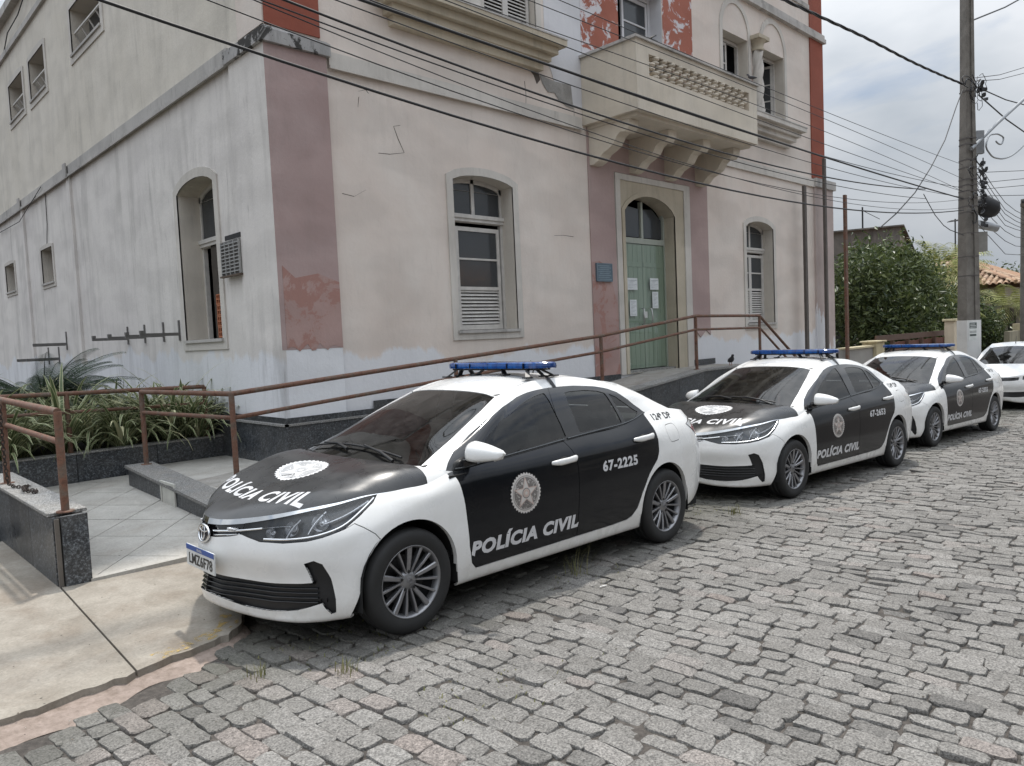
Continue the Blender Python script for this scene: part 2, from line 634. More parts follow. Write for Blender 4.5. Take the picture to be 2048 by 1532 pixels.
 for dep, xc, yc, w, l in stones[:300]:
  V, F = stone_geo(xc, yc, w, l, True)
  t = stone_tone(xc, yc)
  o0 = Vector((xc, yc, GZ(xc)))
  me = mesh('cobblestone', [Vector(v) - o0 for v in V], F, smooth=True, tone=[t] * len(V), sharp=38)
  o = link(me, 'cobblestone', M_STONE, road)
  o.location = o0 - ORG[road.name]
 V, F, T = [], [], []
 for dep, xc, yc, w, l in stones[300:]:
  v, f = stone_geo(xc, yc, w, l, dep < 6.5)
  b = len(V)
  V += v
  F += [tuple(i + b for i in q) for q in f]
  T += [stone_tone(xc, yc)] * len(v)
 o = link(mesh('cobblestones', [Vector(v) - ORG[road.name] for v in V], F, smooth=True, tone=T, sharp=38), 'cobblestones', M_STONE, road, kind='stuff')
 # the paving carries on as a surface beyond the stones one can tell apart
 n = NT('distant_cobbles')
 p = n.mapv(n.pos(), (8.0, 5.6, 1))
 br = n.voro(p, 1.0, 'DISTANCE_TO_EDGE', 'Distance', 0.55)
 cl = n.noise(n.pos(), 6, 5)
 c = n.mix(n.ramp(br, [(0.03, 0), (0.10, 1)]), (0.12, 0.11, 0.095), n.mix(cl, (0.30, 0.285, 0.26), (0.40, 0.39, 0.36)))
 n.P(base=c, rough=0.85)
 n.bump(br, 0.4, 0.02)
 V, F = [], []
 xs = [26.8 + 2 * i for i in range(17)]
 for x in xs:
  V += [(x, -5.0, GZ(x) - 0.004), (x, kerb_y(min(x, 40)), GZ(x) - 0.004)]
 F = [(2 * i, 2 * i + 2, 2 * i + 3, 2 * i + 1) for i in range(len(xs) - 1)]
 MB().add(V, F).build('distant_paving', n.m, road)
 # dirt packed along the broken kerb
 V, F = [], []
 n_ = 40
 for i in range(n_):
  x = -0.6 + 2.5 * i / (n_ - 1)
  ke = kerb_y(x)
  wd = 0.20 + 0.30 * max(0, 0.75 - x) + 0.06 * sin(x * 9) if x < 1.5 else 0.14
  for q in (0, .5, 1):
   V.append((x, ke + 0.02 - q * wd, GZ(x) + (0.012, 0.004, -0.014)[int(q * 2)] + 0.004 * sin(13 * x + q * 5)))
 for i in range(n_ - 1):
  F += [(i * 3 + j, i * 3 + 3 + j, i * 3 + 4 + j, i * 3 + 1 + j) for j in range(2)]
 MB().add(V, F, True).build('kerb_dirt', M_DIRT, org=Vector((.3, 4, .01)), kind='structure')
def slab(name, pts, z_of, thick, mat, parent=None, **k):
 """paving slab from a plan polygon, top following z_of(x, y)"""
 n = len(pts)
 V = [(x, y, z_of(x, y)) for x, y in pts] + [(x, y, z_of(x, y) - thick) for x, y in pts]
 tri = tessellate_polygon([[Vector((x, y, 0)) for x, y in pts]])
 F = [tuple(t) for t in tri] + [(i, (i + 1) % n, n + (i + 1) % n, n + i) for i in range(n)]
 return MB().add(V, F).build(name, mat, parent, **k)
def ragged(pts, amp, rr, step=0.05):
 out = []
 for (x0, y0), (x1, y1) in zip(pts, pts[1:]):
  L_ = hypot(x1 - x0, y1 - y0)
  m = max(1, int(L_ / step))
  for i in range(m):
   t = i / m
   out.append((x0 + (x1 - x0) * t + rr.gauss(0, amp * .3), y0 + (y1 - y0) * t + rr.gauss(0, amp)))
 out.append(pts[-1])
 return out
def FZ(y):
 """floor of the first ramp flight, rising towards the planter"""
 return 0.145 + 0.036 * max(0, y - 5.92)
RAMP_PROF = [(3.05, 0.40), (5.3, 0.565), (8.68, 0.80), (11.28, 1.045), (13.7, 1.045)]
def RZ(x):
 for (x0, z0), (x1, z1) in zip(RAMP_PROF, RAMP_PROF[1:]):
  if x <= x1:
   return z0 + (z1 - z0) * (x - x0) / (x1 - x0)
 return RAMP_PROF[-1][1]
def build_pavement():
 rr = random.Random(9)
 pz = lambda x, y: GZ(x) + 0.045 + 0.055 * min(1, max(0, (y - 4.1) / 1.8))
 pav = empty('pavement', (0, 5, 0), kind='structure')
 # two concrete bays of the near apron, a joint between them
 k1 = ragged([(-6, kerb_y(-6)), (0, kerb_y(0)), (0.56, kerb_y(.56)), (1.168, 4.165)], 0.012, rr)
 slab('concrete_bay', [(1.222, 5.92), (1.218, 7.9), (-6, 7.9)] + k1, pz, .11, M_CONC, pav)
 k2 = ragged([(1.180, 4.175), (1.63, 4.27), (1.85, 4.40), (2.02, 4.75), (2.12, 5.34), (2.2, 5.45)], 0.010, rr)
 slab('concrete_bay', k2 + [(2.75, 5.42), (2.75, 5.93), (1.235, 5.93)], pz, .11, M_CONC, pav)
 # footway behind the parked cars
 xs = [2.77 + 1.9 * i for i in range(21)]
 for a, b in zip(xs, xs[1:]):
  slab('concrete_bay', [(a, kerb_y(a) + .16), (b - .012, kerb_y(b - .012) + .16), (b - .012, 6.75 if b < 20 else 7.6), (a, 6.75 if a < 20 else 7.6)], lambda x, y: GZ(x) + 0.12, .13, M_CONC, pav)
  slab('kerbstone', [(a, kerb_y(a)), (b - .012, kerb_y(b - .012)), (b - .012, kerb_y(b - .012) + .145), (a, kerb_y(a) + .145)], lambda x, y: GZ(x) + 0.125, .16, M_GRANL, pav)
 # worn yellow paint on the edge of the apron
 n = NT('worn_yellow_paint')
 v = n.pos()
 c = n.mix(n.noise(v, 20, 4), (0.40, 0.28, 0.09), (0.50, 0.36, 0.13))
 al = n.ramp(n.noise(v, 13, 6, 0.7), [(0.50, 0.0), (0.60, .85)])
 tr = n.t.nodes.new('ShaderNodeBsdfTransparent')
 mx = n.t.nodes.new('ShaderNodeMixShader')
 n.P(base=c, rough=0.8)
 n.L(al, mx.inputs[0])
 n.L(tr.outputs[0], mx.inputs[1])
 n.L(n.b.outputs[0], mx.inputs[2])
 n.L(mx.outputs[0], n.o.inputs['Surface'])
 pts = [(1.32, 4.215), (1.45, 4.25), (1.63, 4.29), (1.84, 4.42), (2.0, 4.77), (2.10, 5.33)]
 V, F = [], []
 for i, (x, y) in enumerate(pts):
  V += [(x, y, pz(x, y) + .004), (x - (.03 if i < 3 else .12), y + (.11 if i < 3 else .05), pz(x, y) + .004)]
 F = [(2 * i, 2 * i + 2, 2 * i + 3, 2 * i + 1) for i in range(len(pts) - 1)]
 MB().add(V, F).build('kerb_paint', n.m, pav)
def build_ramp():
 rr = random.Random(21)
 # ---- first flight: floor tiles laid diagonally between the two low walls
 fl = empty('ramp_floor', (2, 8, 0.1), kind='structure')
 x0, x1, y0, y1 = 1.42, 2.70, 5.95, 9.78
 slab('floor_bed', [(x0, y0), (x1 + 1.4, y0 + 3.0), (x1 + 1.4, y1), (x0 - 3.0, y1), (x0 - 3.0, 8.15), (x0, 8.15)], lambda x, y: FZ(y) - 0.006, .3, M_GROUT, fl)
 s = 0.50
 a = radians(33)
 c_, s_ = cos(a), sin(a)
 sec = math.radians(33)
 # lozenge tiles: one set of joints across, the other slanting
 def clip(poly, f):
  out = []
  for i in range(len(poly)):
   p, q = poly[i], poly[(i + 1) % len(poly)]
   a_, b_ = f(p), f(q)
   if a_ >= 0:
    out.append(p)
   if a_ * b_ < 0:
    t = a_ / (a_ - b_)
    out.append((p[0] + (q[0] - p[0]) * t, p[1] + (q[1] - p[1]) * t))
  return out
 for i in range(-14, 16):
  for j in range(-14, 16):
   # joint directions measured on the floor: (1, 0.78) and (1, -0.42)
   u, v = Vector((0.36, 0.40)), Vector((0.36, -0.40))
   o = Vector((1.42, 5.95)) + u * i + v * j
   g = 0.0075
   P_ = [o + u * g + v * g, o + u * (1 - g) + v * g, o + u * (1 - g) + v * (1 - g), o + u * g + v * (1 - g)]
   poly = [(p.x, p.y) for p in P_]
   for f in (lambda p: p[1] - (y0 + .05), lambda p: y1 - .012 - p[1], lambda p: p[0] - (x0 - 3.0 if p[1] > 9e9 else x0 if 1 else 0), lambda p: x1 + 1.38 - p[0], lambda p: (p[1] - y0) * .5 + x1 - p[0]):
    if len(poly) > 2:
     poly = clip(poly, f)
   if len(poly) > 2 and abs(sum(poly[k][0] * poly[(k + 1) % len(poly)][1] - poly[(k + 1) % len(poly)][0] * poly[k][1] for k in range(len(poly)))) > .004:
    dz = rr.gauss(0, .0007)
    slab('floor_tile', poly, lambda x, y, d=dz: FZ(y) + d, .012, M_TILE, fl)
 slab('threshold', [(x0, y0 - .03), (x1 + .1, y0 - .03), (x1 + .1, y0 + .045), (x0, y0 + .045)], lambda x, y: 0.158, .06, M_TILE, fl)
 # ---- near low wall with granite cladding
 wl = empty('low_wall', (1.32, 6, 0.1), label='low granite clad wall with a rusty pipe rail and a chain on its coping', cat='wall')
 core = MB().box((1.245, 5.955, 0.05), (1.405, 8.6, 0.63)).build('core', M_GROUT, wl)
 ys = [5.975, 6.72, 7.47, 8.25, 8.6]
 for a_, b_ in zip(ys, ys[1:]):
  MB().box((1.220, a_ + .003, 0.06), (1.243, b_ - .003, 0.628), .002).build('granite_panel', M_GRAN, wl)
  MB().box((1.407, a_ + .003, 0.10), (1.428, b_ - .003, 0.628), .002).build('granite_panel', M_GRAN, wl)
 MB().box((1.262, 5.925, 0.06), (1.43, 5.953, 0.640), .002).build('granite_panel', M_GRAN, wl)
 MB().box((1.225, 5.935, 0.06), (1.252, 5.962, 0.625)).build('edge_strip', flat('broken_mortar', (0.13, 0.115, 0.10), .95), wl)
 MB().box((1.20, 6.03, 0.632), (1.455, 8.6, 0.660), .004).build('coping', M_GRANL, wl)
 # ---- middle wall between the two flights
 wm = empty('low_wall', (2.8, 8, 0.2), label='low granite wall with a small white access door between the ramp flights', cat='wall')
 mz = lambda y: 0.375 + (y - 7.3) * 0.062
 y0m, y1m = 5.93, 9.13
 def sloped(mbx, xa, xb, ya, yb, zlo, zhi):
  V = [(x, y, f(y)) for f in (zlo, zhi) for y in (ya, yb) for x in (xa, xb)]
  F = [(0, 2, 3, 1), (4, 5, 7, 6), (0, 1, 5, 4), (2, 6, 7, 3), (0, 4, 6, 2), (1, 3, 7, 5)]
  mbx.add(V, F)
  return mbx
 sloped(MB(), 2.675, 2.88, y0m, y1m - .03, lambda y: 0.05, lambda y: mz(y) - .03).build('core', M_GROUT, wm)
 for a_, b_ in ((y0m, 6.75), (6.75, 7.72), (7.72, 8.55), (8.55, y1m)):
  sloped(MB(), 2.650, 2.673, a_ + .003, b_ - .003, lambda y: FZ(y) - .02, lambda y: mz(y) - .032).build('granite_panel', M_GRAN, wm)
 sloped(MB(), 2.652, 2.90, y1m - .028, y1m, lambda y: FZ(y) - .02, lambda y: mz(y) - .032).build('granite_panel', M_GRAN, wm)
 sloped(MB(), 2.625, 2.93, y0m, y1m + .04, lambda y: mz(y) - .030, lambda y: mz(y)).build('coping', M_GRANL, wm)
 wp = flat('white_enamel', (0.56, 0.55, 0.50), .5)
 hx = MB()
 ya, yb = 7.66, 8.06
 for (a_, b_, z0, z1) in ((ya, yb, .17, .20), (ya, yb, .41, .44), (ya, ya + .03, .20, .41), (yb - .03, yb, .20, .41)):
  hx.box((2.630, a_, z0 + .0), (2.648, b_, z1), .002)
 hat = hx.build('hatch_frame', wp, wm)
 MB().box((2.638, ya + .035, .205), (2.648, yb - .035, .405), .003).build('hatch_door', wp, hat)
 # ---- second flight and the long ramp up to the entrance
 rp = empty('ramp', (8, 7.5, 0.3), kind='structure')
 fr = flat('ramp_cement', (0.25, 0.235, 0.21), .9)
 slab('landing_floor', [(2.90, 7.0), (4.06, 7.0), (4.06, 9.78), (2.90, 9.78)], lambda x, y: 0.36 + .02 * (8.5 - y) * .3, .35, M_TILE, rp)
 xs = [2.93, 3.05, 5.3, 8.68, 11.28, 13.62]
 V, F = [], []
 for x in xs:
  V += [(x, 6.98, RZ(x) - .03), (x, 8.098, RZ(x) - .03)]
 F = [(2 * i, 2 * i + 2, 2 * i + 3, 2 * i + 1) for i in range(len(xs) - 1)]
 MB().add(V, F).build('ramp_surface', mat_concrete('ramp_screed', (0.26, 0.245, 0.22), (0.36, 0.345, 0.32)), rp)
 # outer wall of the long ramp: granite panels under a coping
 px = [2.95, 3.75, 4.6, 5.45, 6.3, 7.15, 8.0, 8.85, 9.7, 10.5, 11.28, 12.05, 12.85, 13.62]
 for a_, b_ in zip(px, px[1:]):
  mid = (RZ(a_) + RZ(b_)) / 2 - 0.42
  g = .003
  V = lambda xa, xb, za0, za1, zb0, zb1, ya, yb: [(xa, ya, za0), (xb, ya, zb0), (xa, yb, za0), (xb, yb, zb0), (xa, ya, za1), (xb, ya, zb1), (xa, yb, za1), (xb, yb, zb1)]
  FF = [(0, 2, 3, 1), (4, 5, 7, 6), (0, 1, 5, 4), (2, 6, 7, 3), (0, 4, 6, 2), (1, 3, 7, 5)]
  lo = GZ(a_) - .1
  if RZ(a_) > .75:
   MB().add(V(a_ + g, b_ - g, lo, mid - g, lo, mid - g, 6.915, 6.94), FF).build('granite_panel', M_GRAN, rp)
   MB().add(V(a_ + g, b_ - g, mid + g, RZ(a_) - .03, mid + g, RZ(b_) - .03, 6.915, 6.94), FF).build('granite_panel', M_GRAN, rp)
  else:
   MB().add(V(a_ + g, b_ - g, lo, RZ(a_) - .03, lo, RZ(b_) - .03, 6.915, 6.94), FF).build('granite_panel', M_GRAN, rp)
  MB().add(V(a_, b_, lo, RZ(a_) - .035, lo, RZ(b_) - .035, 6.942, 6.99), FF).build('wall_core', M_GROUT, rp)
  MB().add(V(a_ + .001, b_ - .001, RZ(a_) - .028, RZ(a_) + .005, RZ(b_) - .028, RZ(b_) + .005, 6.89, 7.16), FF).build('coping', M_GRANL, rp)
 # steps down at the far end
 for k in range(6):
  z = 1.045 - .19 * (k + 1)
  MB().box((13.62 + .30 * k, 6.95, GZ(14) - .1), (13.92 + .30 * k, 8.09, z)).build('step', M_GRANL, rp)
 # ---- planter bed and its front wall
 pb = empty('planter', (2, 9.9, 0.3), label='granite fronted planter bed along the side wall', cat='planter')
 xs = [-2.2, -1.3, -.4, .5, 1.4, 2.3, 3.2, 4.05]
 for a_, b_ in zip(xs, xs[1:]):
  MB().box((a_ + .003, 9.80, .22), (b_ - .003, 9.825, .605), .002).build('granite_panel', M_GRAN, pb)
 MB().box((-2.2, 9.827, .2), (4.05, 9.95, .60)).build('core', M_GROUT, pb)
 MB().box((-2.2, 9.785, .607), (4.05, 9.955, .630), .003).build('coping', M_GRANL, pb)
 MB().quad((-4, 9.95, .58), (4.12, 9.95, .58), (4.12, 16, .50), (-4, 16, .50)).build('planter_soil', mat_soil('planter_earth', (0.03, 0.025, 0.02), (0.09, 0.07, 0.05)), pb)
def mat_rust():
 n = NT('rusty_painted_pipe')
 v = n.pos()
 a = n.noise(v, 7, 6, 0.7, 0.8)
 b = n.noise(v, 40, 4, 0.7)
 c = n.ramp(a, [(0.28, (0.17, 0.135, 0.11)), (0.42, (0.14, 0.095, 0.07)), (0.53, (0.175, 0.085, 0.055)), (0.63, (0.115, 0.055, 0.036)), (0.75, (0.05, 0.038, 0.033))])
 c = n.mix(1.0, c, n.ramp(b, [(0.3, 0.7), (0.7, 1.2)]), 'MULTIPLY')
 n.P(base=c, rough=0.7, metal=0.1)
 n.bump(b, 0.3, 0.003)
 return n.m
M_RUST = mat_rust()
def build_rails():
 R_ = .027
 def rail(label, tops, mids, posts, r=R_, base=None):
  t = empty('handrail', (posts[0][0][0], posts[0][0][1], posts[0][0][2]), label=label, cat='handrail')
  MB().tube(tops, r, 10).build('top_rail', M_RUST, t)
  for m_ in mids:
   MB().tube(m_, r * .82, 10).build('middle_rail', M_RUST, t)
  for a_, b_ in posts:
   MB().tube([a_, b_], r, 10).build('post', M_RUST, t)
   mb = MB().lathe([(.06, 0), (.06, .008), (r, .012)], a_, n=12)
   mb.build('base_flange', M_RUST, t)
  return t
 # long rail up the ramp
 Y = 7.06
 tops = [(2.83, 9.06, 1.318), (3.02, 7.06, 1.328), (8.68, Y, 1.712), (11.28, Y, 1.977), (13.55, Y, 1.955), (14.68, Y, 1.30), (15.3, Y, 0.95)]
 m_ = [(x, y, z - .235) for x, y, z in tops]
 posts = [((2.83, 9.06, .48), tops[0]), ((3.02, 7.06, .36), tops[1]), ((5.85, Y, RZ(5.85)), (5.85, Y, 1.52)), ((8.68, Y, .80), tops[2]), ((11.28, Y, 1.045), tops[3]), ((13.55, Y, 1.045), tops[4]), ((15.3, Y, -.25), tops[6])]
 rail('long rusty pipe handrail climbing the ramp to the entrance', tops, [m_], posts)
 # rail on the near low wall
 tops = [(1.315, 6.02, 1.372), (1.315, 8.5, 1.405)]
 rail('short rusty pipe rail standing on the nearest low granite wall', tops, [[(1.315, 6.02, 1.155), (1.315, 8.5, 1.185)]], [((1.315, 6.02, .655), tops[0]), ((1.285, 7.86, .655), (1.30, 7.86, 1.39))])
 # rail in front of the planter
 tops = [(-2.0, 9.86, 1.44), (3.86, 9.86, 1.285)]
 rail('orange rusty handrail in front of the strap leaved plants', tops, [[(x, y, z - .22) for x, y, z in tops]], [((-1.0, 9.86, .62), (-1.0, 9.86, 1.41)), ((2.26, 9.86, .62), (2.26, 9.86, 1.33)), ((3.86, 9.86, .62), tops[1])])
 # chain hanging from the near rail and lying on the coping
 ch = MB()
 pts = [Vector((1.24, 7.62, 1.37)), Vector((1.235, 7.60, 1.1)), Vector((1.235, 7.58, .85)), Vector((1.24, 7.55, .70)), Vector((1.27, 7.48, .675)), Vector((1.33, 7.36, .672)), Vector((1.30, 7.22, .672)), Vector((1.36, 7.12, .672)), Vector((1.33, 7.0, .672)), Vector((1.27, 7.1, .688)), Vector((1.30, 7.30, .69)), Vector((1.37, 7.42, .672))]
 d, k = 0, 0
 for a_, b_ in zip(pts, pts[1:]):
  L_ = (b_ - a_).length
  m_ = max(1, round(L_ / .030))
  for i in range(m_):
   p = a_.lerp(b_, (i + .5) / m_)
   dr = (b_ - a_).normalized()
   s1 = dr.cross(Vector((.3, .2, 1) if abs(dr.z) < .8 else (1, .2, 0))).normalized()
   s2 = dr.cross(s1)
   q = s1 if k % 2 else s2
   ch.tube([p + dr * .022 * cos(t) + q * .013 * sin(t) for t in np.linspace(0, 2 * pi, 9)], .0045, 5)
   k += 1
 tag(ch.build('chain', flat('rusted_iron_chain', (0.045, 0.035, 0.03), .7, .5)), 'dark rusty chain hanging from the near rail and heaped on the coping', 'chain')
build_ground()
build_pavement()
build_ramp()
build_rails()
# ------------------------------------------------------------------ the police station
YF, XS = 8.1, 4.13
def mat_paint(name, c0, c1, low=None, low_z=(1.35, 1.75), grime=0.35, peel=None, streak=(0.17, 0.165, 0.155)):
 """old limewash: cloudy tone, rain streaks, patches; a white primer zone near the ground where low is given"""
 n = NT(name)
 v = n.pos()
 a = n.noise(v, 0.55, 6, 0.6, 0.5)
 c = n.mix(n.ramp(a, [(0.35, 0), (0.65, 1)]), c0, c1)
 # rectangular patches of slightly other shades from old repairs
 pt = n.noise(n.mapv(v, (0.5, 0.5, 1.1), (7, 2, 3)), 2.2, 2, 0.4)
 c = n.mix(1.0, c, n.ramp(pt, [(0.40, 0.95), (0.56, 1.04)]), 'MULTIPLY')
 if peel is not None:
  pm = n.ramp(n.noise(v, 1.9, 8, 0.72, 0.7), [(0.50, 0), (0.53, 1)])
  c = n.mix(pm, c, peel)
 if low is not None:
  z = n.xyz(v)[2]
  w = n.noise(n.mapv(v, (1, 1, 0.35)), 1.15, 6, 0.62)
  lim = n.math('MULTIPLY_ADD', w, (low_z[1] - low_z[0]) * 2.6, low_z[0] - (low_z[1] - low_z[0]) * 0.8)
  m_ = n.math('MINIMUM', n.math('MAXIMUM', n.math('MULTIPLY', n.math('SUBTRACT', lim, z), 14.0), 0.0), 1.0)
  c = n.mix(n.math('MULTIPLY', m_, 0.92), c, low)
 # streaks run down the wall
 s = n.noise(n.mapv(v, (2.6, 2.6, 0.34)), 1.0, 8, 0.70, 0.8)
 blot = n.noise(n.mapv(v, (1, 1, .6), (1, 5, 2)), 0.8, 5, 0.6)
 f = n.math('MULTIPLY', n.ramp(s, [(0.46, 0), (0.72, 1)]), n.ramp(blot, [(0.38, 0.05), (0.66, 1)]))
 c = n.mix(n.math('MULTIPLY', f, grime), c, streak)
 fine = n.noise(n.mapv(v, (14, 14, 2.2)), 1.0, 5, 0.7)
 c = n.mix(n.math('MULTIPLY', n.ramp(fine, [(0.58, 0), (0.74, 1)]), grime * 0.55), c, streak)
 n.P(base=c, rough=0.9, spec=0.2)
 h = n.math('ADD', n.noise(v, 18, 5, 0.6), n.math('MULTIPLY', n.noise(v, 120, 2), 0.25))
 n.bump(h, 0.35, 0.012)
 return n.m
CREAM0, CREAM1 = (0.63, 0.548, 0.49), (0.685, 0.625, 0.57)
WHITE_LOW = (0.70, 0.71, 0.735)
M_FRONT = mat_paint('cream_limewash', CREAM0, CREAM1, WHITE_LOW, (1.35, 1.80), 0.16)
M_SIDE = mat_paint('grey_stained_limewash', (0.64, 0.61, 0.585), (0.69, 0.66, 0.625), WHITE_LOW, (1.50, 1.95), 0.55)
M_SIDEUP = mat_paint('buff_stained_limewash', (0.60, 0.56, 0.49), (0.65, 0.61, 0.545), None, grime=0.46)
M_PINK = mat_paint('faded_pink_paint', (0.345, 0.25, 0.235), (0.43, 0.335, 0.32), None, grime=0.25)
M_PINK2 = mat_paint('flaking_pink_paint', (0.36, 0.235, 0.21), (0.42, 0.30, 0.275), None, grime=0.3, peel=(0.36, 0.205, 0.175))
M_RED = mat_paint('brick_red_paint', (0.265, 0.082, 0.055), (0.30, 0.10, 0.07), None, grime=0.12)
M_REDP = mat_paint('flaking_red_paint', (0.33, 0.12, 0.085), (0.37, 0.15, 0.11), None, grime=0.1, peel=(0.60, 0.58, 0.60))
M_WHITE = mat_paint('white_primer', (0.58, 0.585, 0.61), (0.64, 0.64, 0.66), None, grime=0.12)
M_TRIM = mat_paint('weathered_trim', (0.52, 0.49, 0.45), (0.61, 0.58, 0.535), None, grime=0.5)
M_CORN = mat_paint('stained_cornice', (0.40, 0.385, 0.37), (0.50, 0.48, 0.45), None, grime=0.75, streak=(0.06, 0.058, 0.054))
M_BUFF = mat_paint('buff_moulding', (0.44, 0.385, 0.295), (0.53, 0.475, 0.38), None, grime=0.45, streak=(0.10, 0.09, 0.075))
M_REVEAL = mat_paint('buff_reveal', (0.56, 0.515, 0.45), (0.62, 0.575, 0.51), None, grime=0.25)  # plain buff paint on the sides of the openings
M_WOOD = flat('old_white_joinery', (0.55, 0.53, 0.50), .6)
M_ROT = flat('rotten_timber', (0.06, 0.05, 0.04), .9)
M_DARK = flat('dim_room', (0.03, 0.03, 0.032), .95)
M_CEM = mat_concrete('bare_cement', (0.22, 0.21, 0.20), (0.34, 0.33, 0.31))
M_CRACK = flat('crack_dark', (0.09, 0.075, 0.065), .95)  # dark brown of the crack lines and a small scar
_g = NT('dusty_window_glass')
_g.P(base=(0.045, 0.05, 0.055, 1), rough=_g.ramp(_g.noise(_g.pos(), 12, 5), [(0.3, 0.05), (0.7, 0.22)]), spec=0.55)
M_GLASS = _g.m
n_ = NT('green_door_paint')
v_ = n_.pos()
n_.P(base=n_.mix(n_.noise(n_.mapv(v_, (6, 6, .7)), 2, 6, .65), (0.30, 0.335, 0.285), (0.45, 0.47, 0.42)), rough=.55)
n_.bump(n_.noise(n_.mapv(v_, (30, 30, 1.5)), 1, 4), .2, .004)
M_GREEN = n_.m
FR = lambda u, d, z: (u, YF + d, z)          # facade frame: along, into the wall, up
SD = lambda u, d, z: (XS + d, u, z)          # side wall frame
def arch(x0, x1, z0, zs, zc, n=9):
 """opening outline: jambs to the springing zs, a flat arc to the crown zc"""
 P = [(x0, z0), (x1, z0), (x1, zs)]
 if zc > zs:
  for i in range(1, n):
   t = i / n
   x = x1 + (x0 - x1) * t
   P.append((x, zs + (zc - zs) * (1 - (2 * t - 1) ** 2) ** 0.75))
 P.append((x0, zs))
 return P
def pane(mb, fr, poly, d, holes=()):
 L3 = [[Vector((x, y, 0)) for x, y in poly]] + [[Vector((x, y, 0)) for x, y in h] for h in holes]
 P = [p for l in L3 for p in l]
 mb.add([fr(p.x, d, p.y) for p in P], [tuple(t) for t in tessellate_polygon(L3)])
 return mb
def ribbon(mb, fr, poly, d0, d1, closed=True):
 n = len(poly)
 V = [fr(x, d0, z) for x, z in poly] + [fr(x, d1, z) for x, z in poly]
 mb.add(V, [(i, (i + 1) % n, n + (i + 1) % n, n + i) for i in range(n if closed else n - 1)])
 return mb
def plate(mb, fr, poly, d0, d1, holes=()):
 """flat piece of a given thickness: face, back and edges"""
 pane(mb, fr, poly, d0, holes)
 ribbon(mb, fr, poly, d0, d1)
 for h in holes:
  ribbon(mb, fr, h, d0, d1)
 return mb
def fbox(mb, fr, u0, u1, d0, d1, z0, z1):
 a, b = fr(u0, d0, z0), fr(u1, d1, z1)
 return mb.box(tuple(min(p, q) for p, q in zip(a, b)), tuple(max(p, q) for p, q in zip(a, b)))
def leaf(fr, u0, u1, d, z0, z1, louvre, panes, name, parent, mat=None, ang=0.0):
 """casement: stiles and rails, glazed above, louvres below"""
 mat = mat or M_WOOD
 ca, sa = cos(ang), sin(ang)
 f2 = lambda u, dd, z: fr(u1 - (u1 - u) * ca, d + dd * ca + (u1 - u) * sa, z)
 mb = MB()
 s = .055
 for (a, b, c, e) in ((u0, u0 + s, z0, z1), (u1 - s, u1, z0, z1), (u0 + s, u1 - s, z0, z0 + .07), (u0 + s, u1 - s, z1 - .06, z1), (u0 + s, u1 - s, louvre - .025, louvre + .025)):
  P = [f2(u, dd, z) for z in (c, e) for dd in (0, .035) for u in (a, b)]
  mb.add(P, [(0, 2, 3, 1), (4, 5, 7, 6), (0, 1, 5, 4), (2, 6, 7, 3), (0, 4, 6, 2), (1, 3, 7, 5)])
 zz = np.linspace(louvre + .025, z1 - .06, panes + 1)
 for z in zz[1:-1]:
  P = [f2(u, dd, zq) for zq in (z - .014, z + .014) for dd in (0, .03) for u in (u0 + s, u1 - s)]
  mb.add(P, [(0, 2, 3, 1), (4, 5, 7, 6), (0, 1, 5, 4), (2, 6, 7, 3), (0, 4, 6, 2), (1, 3, 7, 5)])
 lf = mb.build(name, mat, parent)
 g = MB()
 for a, b in zip(zz, zz[1:]):
  g = MB()
  g.quad(f2(u0 + s, .016, a), f2(u1 - s, .016, a), f2(u1 - s, .016, b), f2(u0 + s, .016, b))
  g.build('pane', M_GLASS, lf)
 z = z0 + .085
 while z < louvre - .045:
  mb = MB()
  P = [f2(u0 + s, .004, z), f2(u1 - s, .004, z), f2(u1 - s, .032, z + .036), f2(u0 + s, .032, z + .036), f2(u0 + s, .009, z - .004), f2(u1 - s, .009, z - .004), f2(u1 - s, .037, z + .032), f2(u0 + s, .037, z + .032)]
  mb.add(P, [(0, 1, 2, 3), (7, 6, 5, 4), (0, 4, 5, 1), (1, 5, 6, 2), (2, 6, 7, 3), (3, 7, 4, 0)])
  mb.build('slat', mat, lf)
  z += .052
 return lf
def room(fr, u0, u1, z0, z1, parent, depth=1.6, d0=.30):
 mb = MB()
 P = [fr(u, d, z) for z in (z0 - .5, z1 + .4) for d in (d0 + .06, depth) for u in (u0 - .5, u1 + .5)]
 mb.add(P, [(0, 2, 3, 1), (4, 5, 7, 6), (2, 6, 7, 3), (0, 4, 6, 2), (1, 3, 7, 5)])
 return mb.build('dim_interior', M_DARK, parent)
def arched_window(fr, name, u0, u1, z0, zs, zc, b, bd, parent, depth=.27, trim=M_TRIM):
 """opening with its plaster surround, sill and reveal; returns the part"""
 op = arch(u0, u1, z0, zs, zc)
 out = arch(u0 - b, u1 + b, z0 - b, zs + b * .5, zc + b)
 w = plate(MB(), fr, out, -.022, .0, [op]).build(name, trim, parent)
 ribbon(MB(), fr, op, -.022, depth + .03).build('reveal', M_REVEAL, w)
 fbox(MB(), fr, u0 - .03, u1 + .03, -.05, .10, z0 - .02, z0 + .022).build('sill', M_CORN, w)
 room(fr, u0, u1, z0, zc, w, d0=depth)
 return w
